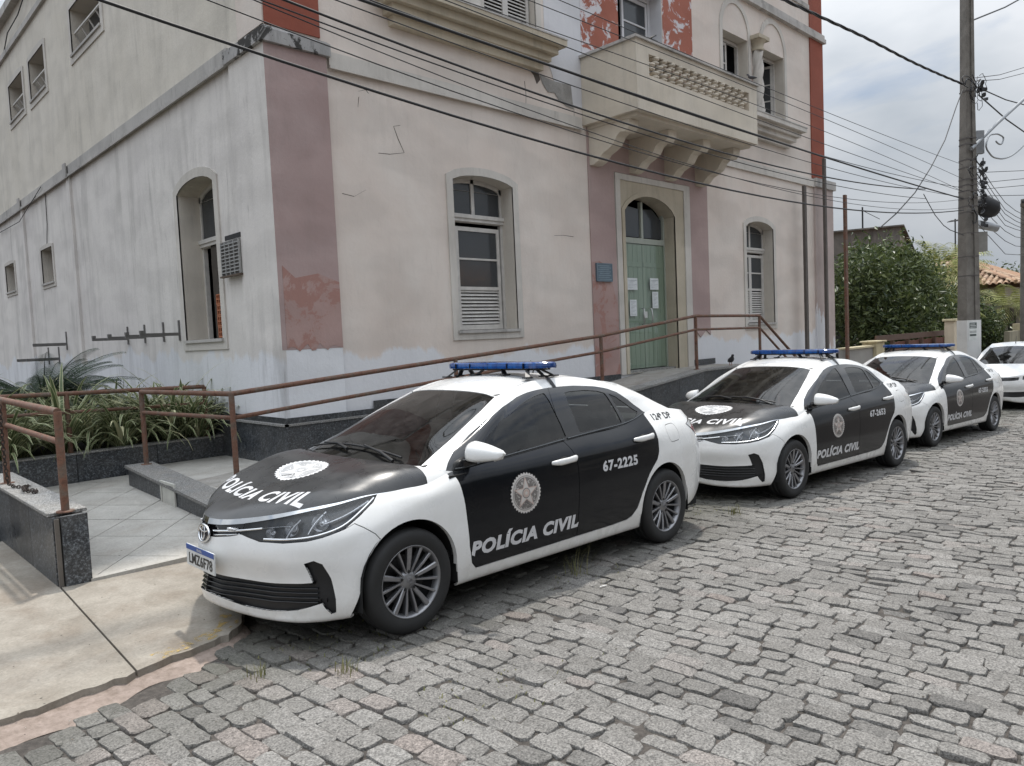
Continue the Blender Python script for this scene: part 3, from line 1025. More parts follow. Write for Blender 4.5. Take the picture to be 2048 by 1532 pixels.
def build_station():
 B = empty('building', (XS, YF, 0), label='weathered two storey cream police station with balcony and faded pink pilasters', cat='building')
 # ---------------- walls with their openings
 o_win1 = arch(6.805, 7.972, 1.858, 4.00, 4.095)
 o_win2 = arch(15.02, 16.255, 1.80, 3.93, 4.06)
 o_door = arch(10.72, 12.28, 1.0, 3.90, 4.20)
 o_bald = arch(10.75, 12.08, 5.45, 7.95, 7.95)
 rects = []
 for a, b in ((5.87, 6.95), (7.57, 8.65), (14.25, 15.30), (15.92, 16.98)):
  rects.append(arch(a, b, 6.42, 7.90, 7.90))
 pane(MB(), FR, [(XS, -.6), (19.48, -.6), (19.48, 5.11), (XS, 5.11)], 0, [o_win1, o_win2, o_door]).build('wall', M_FRONT, B)
 pane(MB(), FR, [(XS, 5.11), (19.05, 5.11), (19.05, 9.9), (XS, 9.9)], 0.0, [o_bald] + rects).build('wall', M_FRONT, B)
 so = [arch(9.75, 11.02, 1.89, 3.98, 4.115), arch(18.15, 19.10, 3.36, 4.12, 4.12), arch(21.9, 22.95, 3.45, 4.15, 4.15)]
 su = [arch(13.80, 15.55, 7.27, 8.10, 8.10), arch(17.55, 18.85, 7.27, 8.12, 8.12), arch(19.52, 20.90, 7.30, 8.14, 8.14)]
 pane(MB(), SD, [(YF, -.6), (34, -.6), (34, 5.24), (YF, 5.24)], 0, so).build('wall', M_SIDE, B)
 pane(MB(), SD, [(YF, 5.24), (34, 5.24), (34, 9.72), (YF, 9.72)], 0, su).build('wall', M_SIDEUP, B)
 mb = MB()
 mb.quad((19.05, YF, -.6), (19.05, 34, -.6), (19.05, 34, 9.9), (19.05, YF, 9.9))
 mb.quad((XS, 34, -.6), (19.05, 34, -.6), (19.05, 34, 9.9), (XS, 34, 9.9))
 mb.build('wall', M_SIDE, B)
 MB().box((XS + .02, YF + .02, 9.55), (19.03, 33.9, 9.65)).build('roof', M_CEM, B)
 # block that widens the ground floor at the right end
 MB().box((19.052, YF + .004, -.6), (19.478, 12, 5.10)).build('wall', mat_paint('pale_pink_wash', (0.48, 0.41, 0.39), (0.54, 0.47, 0.45), WHITE_LOW, (1.2, 3.2), .3), B)
 # ---------------- string courses, cornices
 mb = MB()
 fbox(mb, FR, 4.93, 9.62, -.045, .0, 5.12, 5.30)
 fbox(mb, FR, 4.93, 9.62, -.065, -.0451, 5.10, 5.14)
 mb.build('string_course', M_TRIM, B)
 fbox(MB(), FR, 13.55, 18.4, -.045, 0, 5.11, 5.30).build('string_course', M_TRIM, B)
 mb = MB()
 fbox(mb, FR, 18.40, 19.56, -.10, .3, 5.12, 5.33)
 mb.build('pilaster_cap', M_CORN, B)
 fbox(MB(), FR, 18.42, 19.478, -.05, 0, -.4, 5.118).build('pilaster', mat_paint('pale_rose_wash', (0.46, 0.38, 0.355), (0.52, 0.45, 0.42), WHITE_LOW, (1.0, 2.6), .35), B)
 mb = MB()
 fbox(mb, SD, 9.02, 34, -.05, 0, 5.24, 5.44)
 fbox(mb, SD, 9.02, 34, -.075, -.0501, 5.22, 5.27)
 mb.build('string_course', M_CORN, B)
 mb = MB()
 fbox(mb, SD, 9.02, 34, -.06, 0, 8.83, 8.95)
 fbox(mb, SD, YF - .06, 34, -.14, 0, 9.56, 9.74)
 mb.build('eaves_cornice', M_CORN, B)
 mb = MB()
 fbox(mb, FR, 12.9, 19.12, -.10, 0, 8.70, 8.80)
 fbox(mb, FR, 12.9, 19.10, -.07, 0, 8.80, 8.90)
 fbox(mb, FR, 12.9, 18.34, -.03, 0, 9.36, 9.46)
 mb.build('cornice', M_CORN, B)
 for y in (16.42, 20.5):
  fbox(MB(), SD, y - .09, y + .09, -.05, 0, .2, 5.24).build('pilaster_strip', M_SIDE, B)
  fbox(MB(), SD, y - .10, y + .10, -.10, -.0751, 5.20, 5.48).build('strip_cap', M_CORN, B)
 # ---------------- corner pilaster: one face pink, one face cream; cap with black mould
 fbox(MB(), FR, XS - .048, 4.885, -.05, -.001, 1.72, 5.215).build('pilaster', M_PINK, B)
 mb = MB()
 e = [(4.142 + .745 * i / 14, 1.735 + .035 * sin(i * 1.7) + .02 * sin(i * 4.1)) for i in range(15)]
 plate(mb, FR, e + [(4.885, 2.52), (4.6, 2.62), (4.3, 2.56), (4.142, 2.70)], -.0535, -.051).build('flaking_patch', M_PINK2, B)
 fbox(MB(), FR, XS - .046, 4.883, -.048, -.001, .86, 1.718).build('pilaster_base', mat_paint('white_corner', (0.69, 0.70, 0.725), (0.72, 0.73, 0.745), None, grime=.1), B)
 fbox(MB(), SD, YF - .0485, 8.98, -.05, -.001, .86, 5.215).build('pilaster', M_SIDE, B)
 mb = MB()
 fbox(mb, FR, XS - .10, 4.925, -.10, -.0, 5.218, 5.36)
 fbox(mb, SD, YF + .0, 9.02, -.10, -.0, 5.217, 5.36)
 V = [(XS - .10, YF - .10, 5.361), (4.925, YF - .10, 5.361), (4.925, YF, 5.42), (XS, YF, 5.44), (XS, 9.02, 5.43), (XS - .10, 9.02, 5.361)]
 mb.add(V, [(0, 1, 2, 3), (0, 3, 4, 5)])
 mb.build('pilaster_cap', mat_paint('mouldy_cap', (0.30, 0.295, 0.29), (0.42, 0.41, 0.40), None, grime=.95, peel=(0.06, 0.058, 0.055), streak=(0.035, 0.034, 0.032)), B)
 fbox(MB(), FR, XS + .002, 4.84, -.018, -.001, 5.445, 9.88).build('red_band', M_RED, B)
 fbox(MB(), SD, YF + .002, 8.75, -.018, -.001, 5.445, 9.5).build('cream_band', M_FRONT, B)
 # right hand red pilaster
 fbox(MB(), FR, 18.35, 19.062, -.03, -.001, 5.335, 8.698).build('pilaster', M_RED, B)
 fbox(MB(), FR, 18.36, 19.055, -.02, -.001, 8.905, 9.88).build('red_band', M_RED, B)
 # unpainted strip beside the balcony, pink door bay
 e = [(8.84, 9.88), (9.72, 9.88), (9.72, 5.45), (9.30, 5.52), (9.05, 5.72), (8.95, 5.95), (8.84, 6.1)]
 plate(MB(), FR, e, -.006, -.001).build('white_patch', M_WHITE, B)
 plate(MB(), FR, [(9.725, 6.2), (10.74, 6.2), (10.74, 9.88), (9.725, 9.88)], -.008, -.001).build('flaking_panel', M_REDP, B)
 plate(MB(), FR, [(12.10, 6.2), (13.10, 6.2), (13.10, 9.88), (12.10, 9.88)], -.008, -.001).build('flaking_panel', M_REDP, B)
 bay = [(9.768, .98), (10.45, .98), (10.45, 4.535), (12.82, 4.535), (12.82, 1.02), (12.86, 1.02), (12.88, 1.75), (13.10, 1.58), (13.30, 1.72), (13.468, 1.62), (13.468, 5.185), (9.768, 5.185)]
 plate(MB(), FR, bay, -.020, -.001).build('pink_bay', mat_paint('door_bay_pink', (0.36, 0.265, 0.25), (0.43, 0.33, 0.31), None, grime=.3), B)
 plate(MB(), FR, [(9.772, .985), (10.446, .985), (10.446, 2.2), (10.2, 2.9), (9.95, 2.98), (9.772, 2.95)], -.0225, -.0205).build('flaking_patch', M_PINK2, B)
 # damaged plaster: bare cement scar and cracks
 plate(MB(), FR, [(8.68, 5.83), (8.82, 5.80), (9.05, 5.78), (9.42, 5.80), (9.46, 5.42), (9.30, 5.44), (9.12, 5.50), (9.02, 5.60), (8.86, 5.58), (8.74, 5.70)], -.010, -.007).build('plaster_scar', M_CEM, B)
 plate(MB(), FR, [(8.44, 5.86), (8.58, 5.93), (8.66, 5.86), (8.70, 5.74), (8.62, 5.66), (8.56, 5.78)], -.006, -.001).build('plaster_scar', M_CRACK, B)
 for pts in ([(5.97, 4.60), (5.86, 4.57), (5.92, 4.42), (6.01, 4.25), (5.78, 4.20), (5.60, 4.19)], [(5.50, 4.92), (5.46, 4.96), (5.35, 4.92)], [(5.03, 3.62), (5.2, 3.60), (5.38, 3.70)], [(5.2, 4.72), (5.1, 4.62)],
    [(8.88, 3.34), (9.1, 3.36), (9.35, 3.35)], [(8.35, 5.65), (8.37, 5.45), (8.36, 5.30)], [(5.35, 4.85), (5.33, 4.72)], [(9.48, 5.6), (9.485, 5.1)]):
  mb = MB()
  V = []
  for i, (x, z) in enumerate(pts):
   w = .0025 + .0035 * random.random()
   V += [FR(x - w, -.0012, z - w), FR(x + w, -.0012, z + w)]
  mb.add(V, [(2 * i, 2 * i + 2, 2 * i + 3, 2 * i + 1) for i in range(len(pts) - 1)])
  mb.build('crack', M_CRACK, B)
 # ---------------- ground floor windows
 w = arched_window(FR, 'window', 6.805, 7.972, 1.858, 4.00, 4.095, .115, 0, B)
 wood_frame(w, FR, 6.805, 7.972, 1.87, 4.0, 4.095, .24, 3.46)
 leaf(FR, 7.03, 7.90, .25, 1.89, 3.40, 2.50, 2, 'casement', w)
 w = arched_window(FR, 'window', 15.02, 16.255, 1.80, 3.93, 4.06, .115, 0, B)
 wood_frame(w, FR, 15.02, 16.255, 1.81, 3.93, 4.06, .24, 3.40)
 leaf(FR, 15.05, 15.64, .245, 1.84, 3.36, 2.58, 2, 'casement', w)
 leaf(FR, 15.64, 16.225, .245, 1.84, 3.36, 2.58, 2, 'casement', w)
 w = arched_window(SD, 'window', 9.75, 11.02, 1.89, 3.98, 4.115, .125, 0, B, depth=.32)
 wood_frame(w, SD, 9.75, 11.02, 1.90, 3.98, 4.115, .30, 3.24)
 leaf(SD, 9.80, 10.35, .31, 1.95, 3.20, 2.55, 2, 'casement', w)
 mb = MB()
 for k in range(7):
  zz = 1.93 + k * .19
  mb.box((XS + .30, 10.52 + .015 * sin(k * 2), zz), (XS + .36, 10.72 + .02 * sin(k * 3.1), zz + .19))
 mb.build('rotten_post', M_ROT, w)
 for (a, b, z0, z1) in ((18.15, 19.10, 3.36, 4.12), (21.9, 22.95, 3.45, 4.15)):
  w = arched_window(SD, 'window', a, b, z0, z1, z1, .09, 0, B, depth=.3)
  fbox(MB(), SD, a + .03, b - .03, .25, .28, z0 + .02, z1 - .02).build('pane', M_GLASS, w)
 for (a, b, z0, z1) in ((13.80, 15.55, 7.27, 8.10), (17.55, 18.85, 7.27, 8.12), (19.52, 20.90, 7.30, 8.14)):
  w = arched_window(SD, 'window', a, b, z0, z1, z1, .13, 0, B, depth=.3)
  fbox(MB(), SD, a + .02, b - .02, .30, .32, z0 + .02, z1 - .02).build('pane', M_GLASS, w)
  mb = MB()
  for k in range(5):
   u = a + (b - a) * k / 4
   mb.beam(SD(u, .27, z0 + .03), SD(u, .05, z0 + .42), .03, .02)
  mb.beam(SD(a, .05, z0 + .42), SD(b, .05, z0 + .42), .03, .03)
  mb.beam(SD(a, .27, z0 + .05), SD(b, .27, z0 + .05), .03, .03)
  mb.beam(SD(a, .17, z0 + .24), SD(b, .17, z0 + .24), .025, .02)
  mb.build('tilting_sash', M_WOOD, w)
 # ---------------- twin windows of the upper floor with twisted column
 for (c, sh) in ((7.26, True), (15.61, False)):
  tw = empty('twin_window', (c, YF, 6.4))
  tw.parent = B
  tw.location = (c - XS, 0, 6.4)
  for s_ in (-1, 1):
   a, b = (c - 1.38, c - .31) if s_ < 0 else (c + .31, c + 1.38)
   if abs(c - 15.61) < .1:
    a, b = (14.25, 15.30) if s_ < 0 else (15.92, 16.98)
   op = arch(a, b, 6.42, 7.90, 7.90)
   w = ribbon(MB(), FR, op, 0, .32).build('window_reveal', M_REVEAL, tw)
   room(FR, a, b, 6.42, 7.9, w, d0=.32)
   # round arched band over the opening
   m_ = (a + b) / 2
   outer = [(m_ + (b - a + .24) / 2 * cos(t), 7.93 + (.72 if sh or 1 else 0) * sin(t)) for t in np.linspace(0, pi, 19)]
   inner = [(m_ + (b - a + .02) / 2 * cos(t), 7.93 + .60 * sin(t)) for t in np.linspace(0, pi, 19)]
   poly = [(b + .12, 6.42)] + outer + [(a - .12, 6.42), (a - .01, 6.42)] + inner[::-1] + [(b + .01, 6.42)]
   plate(MB(), FR, poly, -.022, -.0005).build('arch_band', M_TRIM, tw)
   if sh:
    for q in (0, 1):
     u0, u1 = a + .03 + q * (b - a - .06) / 2, a + .03 + (q + 1) * (b - a - .06) / 2
     leaf(FR, u0, u1, .10, 6.44, 7.86, 7.80, 1, 'shutter', w)
   else:
    fr_ = MB()
    for (p, q, z0, z1) in ((a, a + .06, 6.44, 7.88), (b - .06, b, 6.44, 7.88), (a + .06, b - .06, 7.82, 7.88)):
     fbox(fr_, FR, p, q, .22, .28, z0, z1)
    fr_.build('frame', M_WOOD, w)
    if s_ < 0:
     leaf(FR, a + .06, b - .5, .22, 6.46, 7.8, 6.60, 3, 'casement', w)
    else:
     leaf(FR, b - .56, b - .06, .24, 6.46, 7.8, 6.60, 3, 'casement', w, ang=1.2)
  # sill cornice in three steps
  for (pr, z0, z1, x) in ((.40, 6.17, 6.26, 1.66), (.30, 6.06, 6.168, 1.56), (.22, 5.96, 6.058, 1.48), (.12, 5.84, 5.958, 1.40)):
   fbox(MB(), FR, c - x, c + x, -pr, -.001, z0, z1).build('sill_moulding', M_BUFF if sh else M_TRIM, tw)
  fbox(MB(), FR, c - 1.67, c + 1.67, -.41, -.001, 6.262, 6.285).build('sill_slab', M_CORN, tw)
  # twisted column
  V, F = [], []
  nn, mm = 40, 20
  for i in range(nn + 1):
   z = 6.55 + (7.72 - 6.55) * i / nn
   for k in range(mm):
    t = 2 * pi * k / mm
    r = .115 + .022 * cos(4 * t - 15 * (z - 6.4))
    V.append((c + r * cos(t), YF - .06 + r * sin(t), z))
  for i in range(nn):
   F += [(i * mm + k, i * mm + (k + 1) % mm, (i + 1) * mm + (k + 1) % mm, (i + 1) * mm + k) for k in range(mm)]
  MB().add(V, F, True).build('twisted_column', M_TRIM, tw)
  MB().lathe([(.14, 7.72), (.155, 7.76), (.13, 7.79), (.15, 7.86), (.19, 7.93), (.20, 7.94)], (c, YF - .06, 0), n=16).box((c - .23, YF - .24, 7.94), (c + .23, YF - .001, 8.02)).build('capital', M_BUFF, tw)
  MB().lathe([(.17, 6.29), (.17, 6.36), (.14, 6.40), (.15, 6.46), (.13, 6.55)], (c, YF - .06, 0), n=16).build('column_base', M_TRIM, tw)
 # ---------------- entrance
 D = empty('entrance', (11.5, YF, 1.04))
 D.parent = B
 D.location = (11.5 - XS, 0, 1.04)
 ORG[D.name] = Vector((11.5, YF, 1.04))
 outer = [(10.47, 1.0), (12.80, 1.0), (12.80, 4.525), (10.47, 4.525)]
 mid = [(10.60, 1.0), (12.60, 1.0), (12.60, 4.42), (10.60, 4.42)]
 plate(MB(), FR, outer, -.035, -.001, [[(10.60, 1.001), (12.60, 1.001), (12.60, 4.42), (10.60, 4.42)]]).build('door_surround', M_TRIM, D)
 plate(MB(), FR, mid, -.012, -.001, [arch(10.72, 12.28, 1.001, 3.90, 4.20, 14)]).build('surround_panel', M_BUFF, D)
 plate(MB(), FR, arch(10.64, 12.36, 1.0, 3.93, 4.28, 14), -.030, -.0121, [arch(10.72, 12.28, 1.001, 3.90, 4.20, 14)]).build('arch_moulding', M_BUFF, D)
 ribbon(MB(), FR, arch(10.72, 12.28, 1.0, 3.90, 4.20, 14), -.03, .32).build('reveal', M_BUFF, D)
 fbox(MB(), FR, 10.60, 12.40, .05, .9, .85, 1.045).build('door_step', M_GRANL, D)
 x0, x1, xm = 10.84, 12.28, 11.56
 dr = MB()
 for (a, b, z0, z1) in ((x0 - .12, x0, 1.045, 4.0), (x1 - .05, x1, 1.045, 3.95), (x0, x1 - .05, 3.38, 3.48)):
  fbox(dr, FR, a, b, .22, .30, z0, z1)
 df = dr.build('door_frame', M_GREEN, D)
 for (a, b) in ((x0, xm - .004), (xm + .004, x1 - .05)):
  m_ = max(3, round((b - a) / .14))
  dl = MB()
  fbox(dl, FR, a, b, .262, .28, 1.06, 3.375)
  dleaf = dl.build('door_leaf', M_GREEN, D)
  for k in range(m_):
   u0, u1 = a + (b - a) * k / m_ + .004, a + (b - a) * (k + 1) / m_ - .004
   fbox(MB(), FR, u0, u1, .246, .2619, 1.065, 3.37).build('board', M_GREEN, dleaf)
  for z in (1.9, 2.95):
   fbox(MB(), FR, a + .02, b - .02, .236, .2459, z, z + .09).build('ledge', M_GREEN, dleaf)
  # plate glass door in front of the boards
  gl = NT('door_plate_glass')
  tr = gl.t.nodes.new('ShaderNodeBsdfTransparent')
  tr.inputs['Color'].default_value = (0.80, 0.88, 0.82, 1)
  gs = gl.t.nodes.new('ShaderNodeBsdfGlossy')
  gs.inputs['Roughness'].default_value = .01
  fz = gl.t.nodes.new('ShaderNodeLayerWeight')
  fz.inputs['Blend'].default_value = .35
  mx = gl.t.nodes.new('ShaderNodeMixShader')
  gl.L(gl.math('MULTIPLY_ADD', gl.math('POWER', fz.outputs['Facing'], 3.0), .55, .07), mx.inputs[0])
  gl.L(tr.outputs[0], mx.inputs[1])
  gl.L(gs.outputs[0], mx.inputs[2])
  gl.L(mx.outputs[0], gl.o.inputs['Surface'])
  pane(MB(), FR, [(a + .005, 1.06), (b - .005, 1.06), (b - .005, 3.37), (a + .005, 3.37)], .205).build('glass_leaf', gl.m, dleaf)
  s_ = -1 if b < xm else 1
  h = xm + s_ * .12
  MB().tube([FR(h, .20, 2.18), FR(h, .15, 2.16), FR(h + s_ * .02, .14, 2.0), FR(h, .15, 1.90), FR(h, .20, 1.88)], .013, 8).build('pull_handle', flat('steel_handle', (.45, .45, .44), .3, .8), dleaf)
 for (a, b) in ((x0, xm - .03), (xm + .03, x1 - .05)):
  P = [(a + .02, 3.50), (b - .02, 3.50), (b - .02, 4.02 if b < xm else 3.86), ((a + b) / 2, 4.05), (a + .02, 3.86 if b < xm else 4.02)]
  pane(MB(), FR, P, .25).build('transom_pane', M_GLASS, df)
 fbox(MB(), FR, xm - .03, xm + .03, .22, .29, 3.48, 4.15).build('transom_bar', M_GREEN, df)
 room(FR, 10.7, 12.3, 1.1, 4.1, D, d0=.32)
 fbox(MB(), FR, xm - .04, xm + .04, .19, .198, 2.0, 2.12).build('lock_plate', flat('pale_lock', (.6, .6, .58), .4), D)
 # notices taped to the glass
 pw = flat('paper_notice', (0.70, 0.73, 0.74), .7)
 pl_ = flat('faint_print', (0.42, 0.45, 0.48), .7)
 for (a, z, w_, h_, lab) in ((11.02, 2.52, .30, .215, 'white notice on the upper left of the green door'), (11.72, 2.53, .27, .215, 'white notice on the upper right of the green door'),
        (11.07, 2.04, .21, .30, 'tall white notice on the lower left of the green door'), (11.78, 2.18, .19, .31, 'tall white notice below the upper right notice')):
  mb = MB()
  fbox(mb, FR, a, a + w_, .1955, .1985, z, z + h_)
  p_ = mb.build('paper_notice', pw)
  tag(p_, lab, 'notice', 'notices taped to the entrance door')
  m2 = MB()
  k = z + h_ - .035
  i = 0
  while k > z + .03:
   fbox(m2, FR, a + .025, a + w_ - .025 - .05 * ((i * 7) % 3), .1945, .1953, k - (.012 if i == 0 else .006), k)
   k -= .026
   i += 1
  m2.build('printed_lines', pl_, p_)
 mb = MB()
 fbox(mb, FR, 9.855, 10.275, -.052, -.0226, 2.63, 2.94)
 pq = mb.build('plaque', flat('blue_grey_plaque', (0.115, 0.165, 0.205), .45, .3))
 tag(pq, 'blue grey inscription plaque screwed to the pink wall left of the door', 'plaque')
 m2 = MB()
 for k in range(8):
  fbox(m2, FR, 9.89 + (.04 if k % 3 == 0 else 0), 10.24 - (.05 if k % 2 else 0), -.0535, -.0525, 2.66 + k * .033, 2.672 + k * .033)
 m2.build('cast_lines', flat('raised_lettering', (0.20, 0.26, 0.30), .4, .3), pq)
 m2 = MB()
 for (a, b, c_, d_) in ((9.855, 10.275, 2.63, 2.643), (9.855, 10.275, 2.927, 2.94), (9.855, 9.867, 2.643, 2.927), (10.263, 10.275, 2.643, 2.927)):
  fbox(m2, FR, a, b, -.058, -.0521, c_, d_)
 m2.build('rim', flat('plaque_rim', (0.16, 0.21, 0.25), .4, .3), pq)
 # ---------------- balcony
 K = empty('balcony', (11.6, 7.5, 5.2))
 K.parent = B
 K.location = (11.6 - XS, 7.5 - YF, 5.2)
 ORG[K.name] = Vector((11.6, 7.5, 5.2))
 bx0, bx1, by, bz0, bz1 = 9.685, 13.49, 6.975, 5.195, 6.275
 mbal = mat_paint('cream_balcony', (0.56, 0.50, 0.41), (0.63, 0.575, 0.49), None, grime=.30)
 MB().box((bx0, by, bz0), (bx1, YF - .001, 5.33)).build('slab', mbal, K)
 MB().box((bx0 + .10, by + .10, bz0 - .055), (bx1 - .10, YF - .001, bz0 - .001)).build('soffit_band', mbal, K)
 MB().box((bx0, by, 5.331), (bx0 + .14, YF - .001, bz1)).build('side_wall', mbal, K)
 MB().box((bx1 - .14, by, 5.331), (bx1, YF - .001, bz1)).build('side_wall', mbal, K)
 ox0, ox1, oz0, oz1 = 10.02, 13.19, 5.77, 6.10
 mb = MB()
 for (a, b, z0, z1) in ((bx0 + .141, bx1 - .141, 5.331, oz0), (bx0 + .141, ox0, oz0, oz1), (ox1, bx1 - .141, oz0, oz1), (bx0 + .141, bx1 - .141, oz1, bz1)):
  mb.box((a, by + .002, z0), (b, by + .14, z1))
 mb.build('parapet', mbal, K)
 m3 = MB()
 for (a, b, c_, d_) in ((bx0 - .04, bx1 + .04, by - .04, by + .19), (bx0 - .04, bx0 + .19, by + .191, YF - .001), (bx1 - .19, bx1 + .04, by + .191, YF - .001)):
  m3.box((a, c_, bz1 + .001), (b, d_, bz1 + .045))
 m3.build('coping', M_CORN, K)
 rows = 3
 hgt = (oz1 - oz0) / rows
 proto = None
 for r_ in range(rows):
  nn = 13
  for k in range(nn + (r_ % 2)):
   x = ox0 + .12 + (ox1 - ox0 - .24) * (k + (0.0 if r_ % 2 else .5)) / nn
   if proto is None:
    q = hgt / 2
    mb = MB().lathe([(.03, -q), (.075, -q + .012), (.083, -q + .035), (.055, -.010), (.045, 0), (.06, .012), (.088, q - .03), (.085, q - .006), (.03, q)], n=10)
    me = mesh('baluster', mb.V, mb.F, smooth=True)
    proto = me
    me.materials.append(mbal)
   o = link(me, 'baluster', None, K)
   o.location = Vector((x, by + .07, oz0 + hgt * (r_ + .5))) - ORG[K.name]
 for x in (9.93, 11.02, 12.11, 13.16):
  prof = [(YF, 5.138), (7.24, 5.138), (7.24, 5.02), (7.32, 4.95), (7.42, 4.97), (7.50, 4.92), (7.58, 4.80), (7.70, 4.74), (7.80, 4.70), (7.90, 4.60), (8.0, 4.56), (YF, 4.56)]
  MB().prism(prof, x - .12, x + .12, 'x').build('bracket', mbal, K)
 # balcony door
 w = ribbon(MB(), FR, arch(10.75, 12.08, 5.45, 7.95, 7.95), 0, .34).build('balcony_door', M_WHITE, K)
 room(FR, 10.75, 12.08, 5.4, 7.95, w, d0=.34)
 mb = MB()
 for (a, b, z0, z1) in ((10.75, 10.82, 5.45, 7.95), (12.01, 12.08, 5.45, 7.95), (10.82, 12.01, 7.88, 7.95)):
  fbox(mb, FR, a, b, .26, .33, z0, z1)
 mb.build('frame', M_WHITE, w)
 leaf(FR, 11.22, 12.0, .27, 5.5, 7.86, 6.2, 4, 'door_leaf', w, M_WHITE)
 # ---------------- granite plinth
 for (a, b) in ((4.075, 4.9), (4.9, 5.75), (5.75, 6.6), (6.6, 7.45), (7.45, 8.3), (8.3, 8.9)):
  fbox(MB(), FR, a + .003, b - .003, -.085, -.06, RZ(a) - .1, .828).build('granite_panel', M_GRAN, B)
 fbox(MB(), FR, 4.02, 9.1, -.10, -.052, .831, .856).build('plinth_ledge', M_GRANL, B)
 fbox(MB(), FR, 4.08, 5.30, -.056, -.0515, .857, .925).build('plinth_strip', M_GRAN, B)
 fbox(MB(), FR, 5.30, 10.45, -.028, -.0205, .857, 1.02).build('plinth_strip', M_GRAN, B)
 fbox(MB(), FR, 12.82, 13.6, -.028, -.0205, 1.03, 1.14).build('plinth_strip', M_GRAN, B)
 for (a, b) in ((8.0, 8.9), (8.9, 9.8), (9.8, 10.7), (10.7, 11.6), (11.6, 12.6)):
  fbox(MB(), SD, a + .003, b - .003, -.085, -.06, .1, .828).build('granite_panel', M_GRAN, B)
 fbox(MB(), SD, 8.0, 12.6, -.105, -.05, .831, .856).build('plinth_ledge', M_GRANL, B)
 fbox(MB(), SD, YF - .05, 9.9, -.056, -.0515, .857, .925).build('plinth_strip', M_GRAN, B)
 return B
def wood_frame(w, fr, u0, u1, z0, zs, zc, d, zt):
 """timber frame set back in the opening: jambs, transom and fanlight with one glazing bar"""
 mb = MB()
 for (a, b, p, q) in ((u0, u0 + .045, z0, zs), (u1 - .045, u1, z0, zs), (u0 + .045, u1 - .045, zt, zt + .05)):
  fbox(mb, fr, a, b, d, d + .06, p, q)
 fbox(mb, fr, u0 + .0, u1 - .0, d - .03, d - .001, zt + .012, zt + .10)
 fbox(mb, fr, u0 + .0, u1 - .0, d - .05, d - .031, zt + .06, zt + .115)
 m_ = (u0 + u1) / 2
 fbox(mb, fr, m_ - .03, m_ + .03, d, d + .05, zt + .05, zc)
 plate(mb, fr, arch(u0, u1, zs - .08, zs, zc), d, d + .05, [arch(u0 + .06, u1 - .06, zs - .079, zs - .05, zc - .06)])
 f = mb.build('frame', M_WOOD, w)
 for a, b in ((u0 + .045, m_ - .03), (m_ + .03, u1 - .045)):
  fbox(MB(), fr, a, b, d + .02, d + .026, zt + .05, zc - .01).build('fanlight_pane', M_GLASS, f)
STATION = build_station()
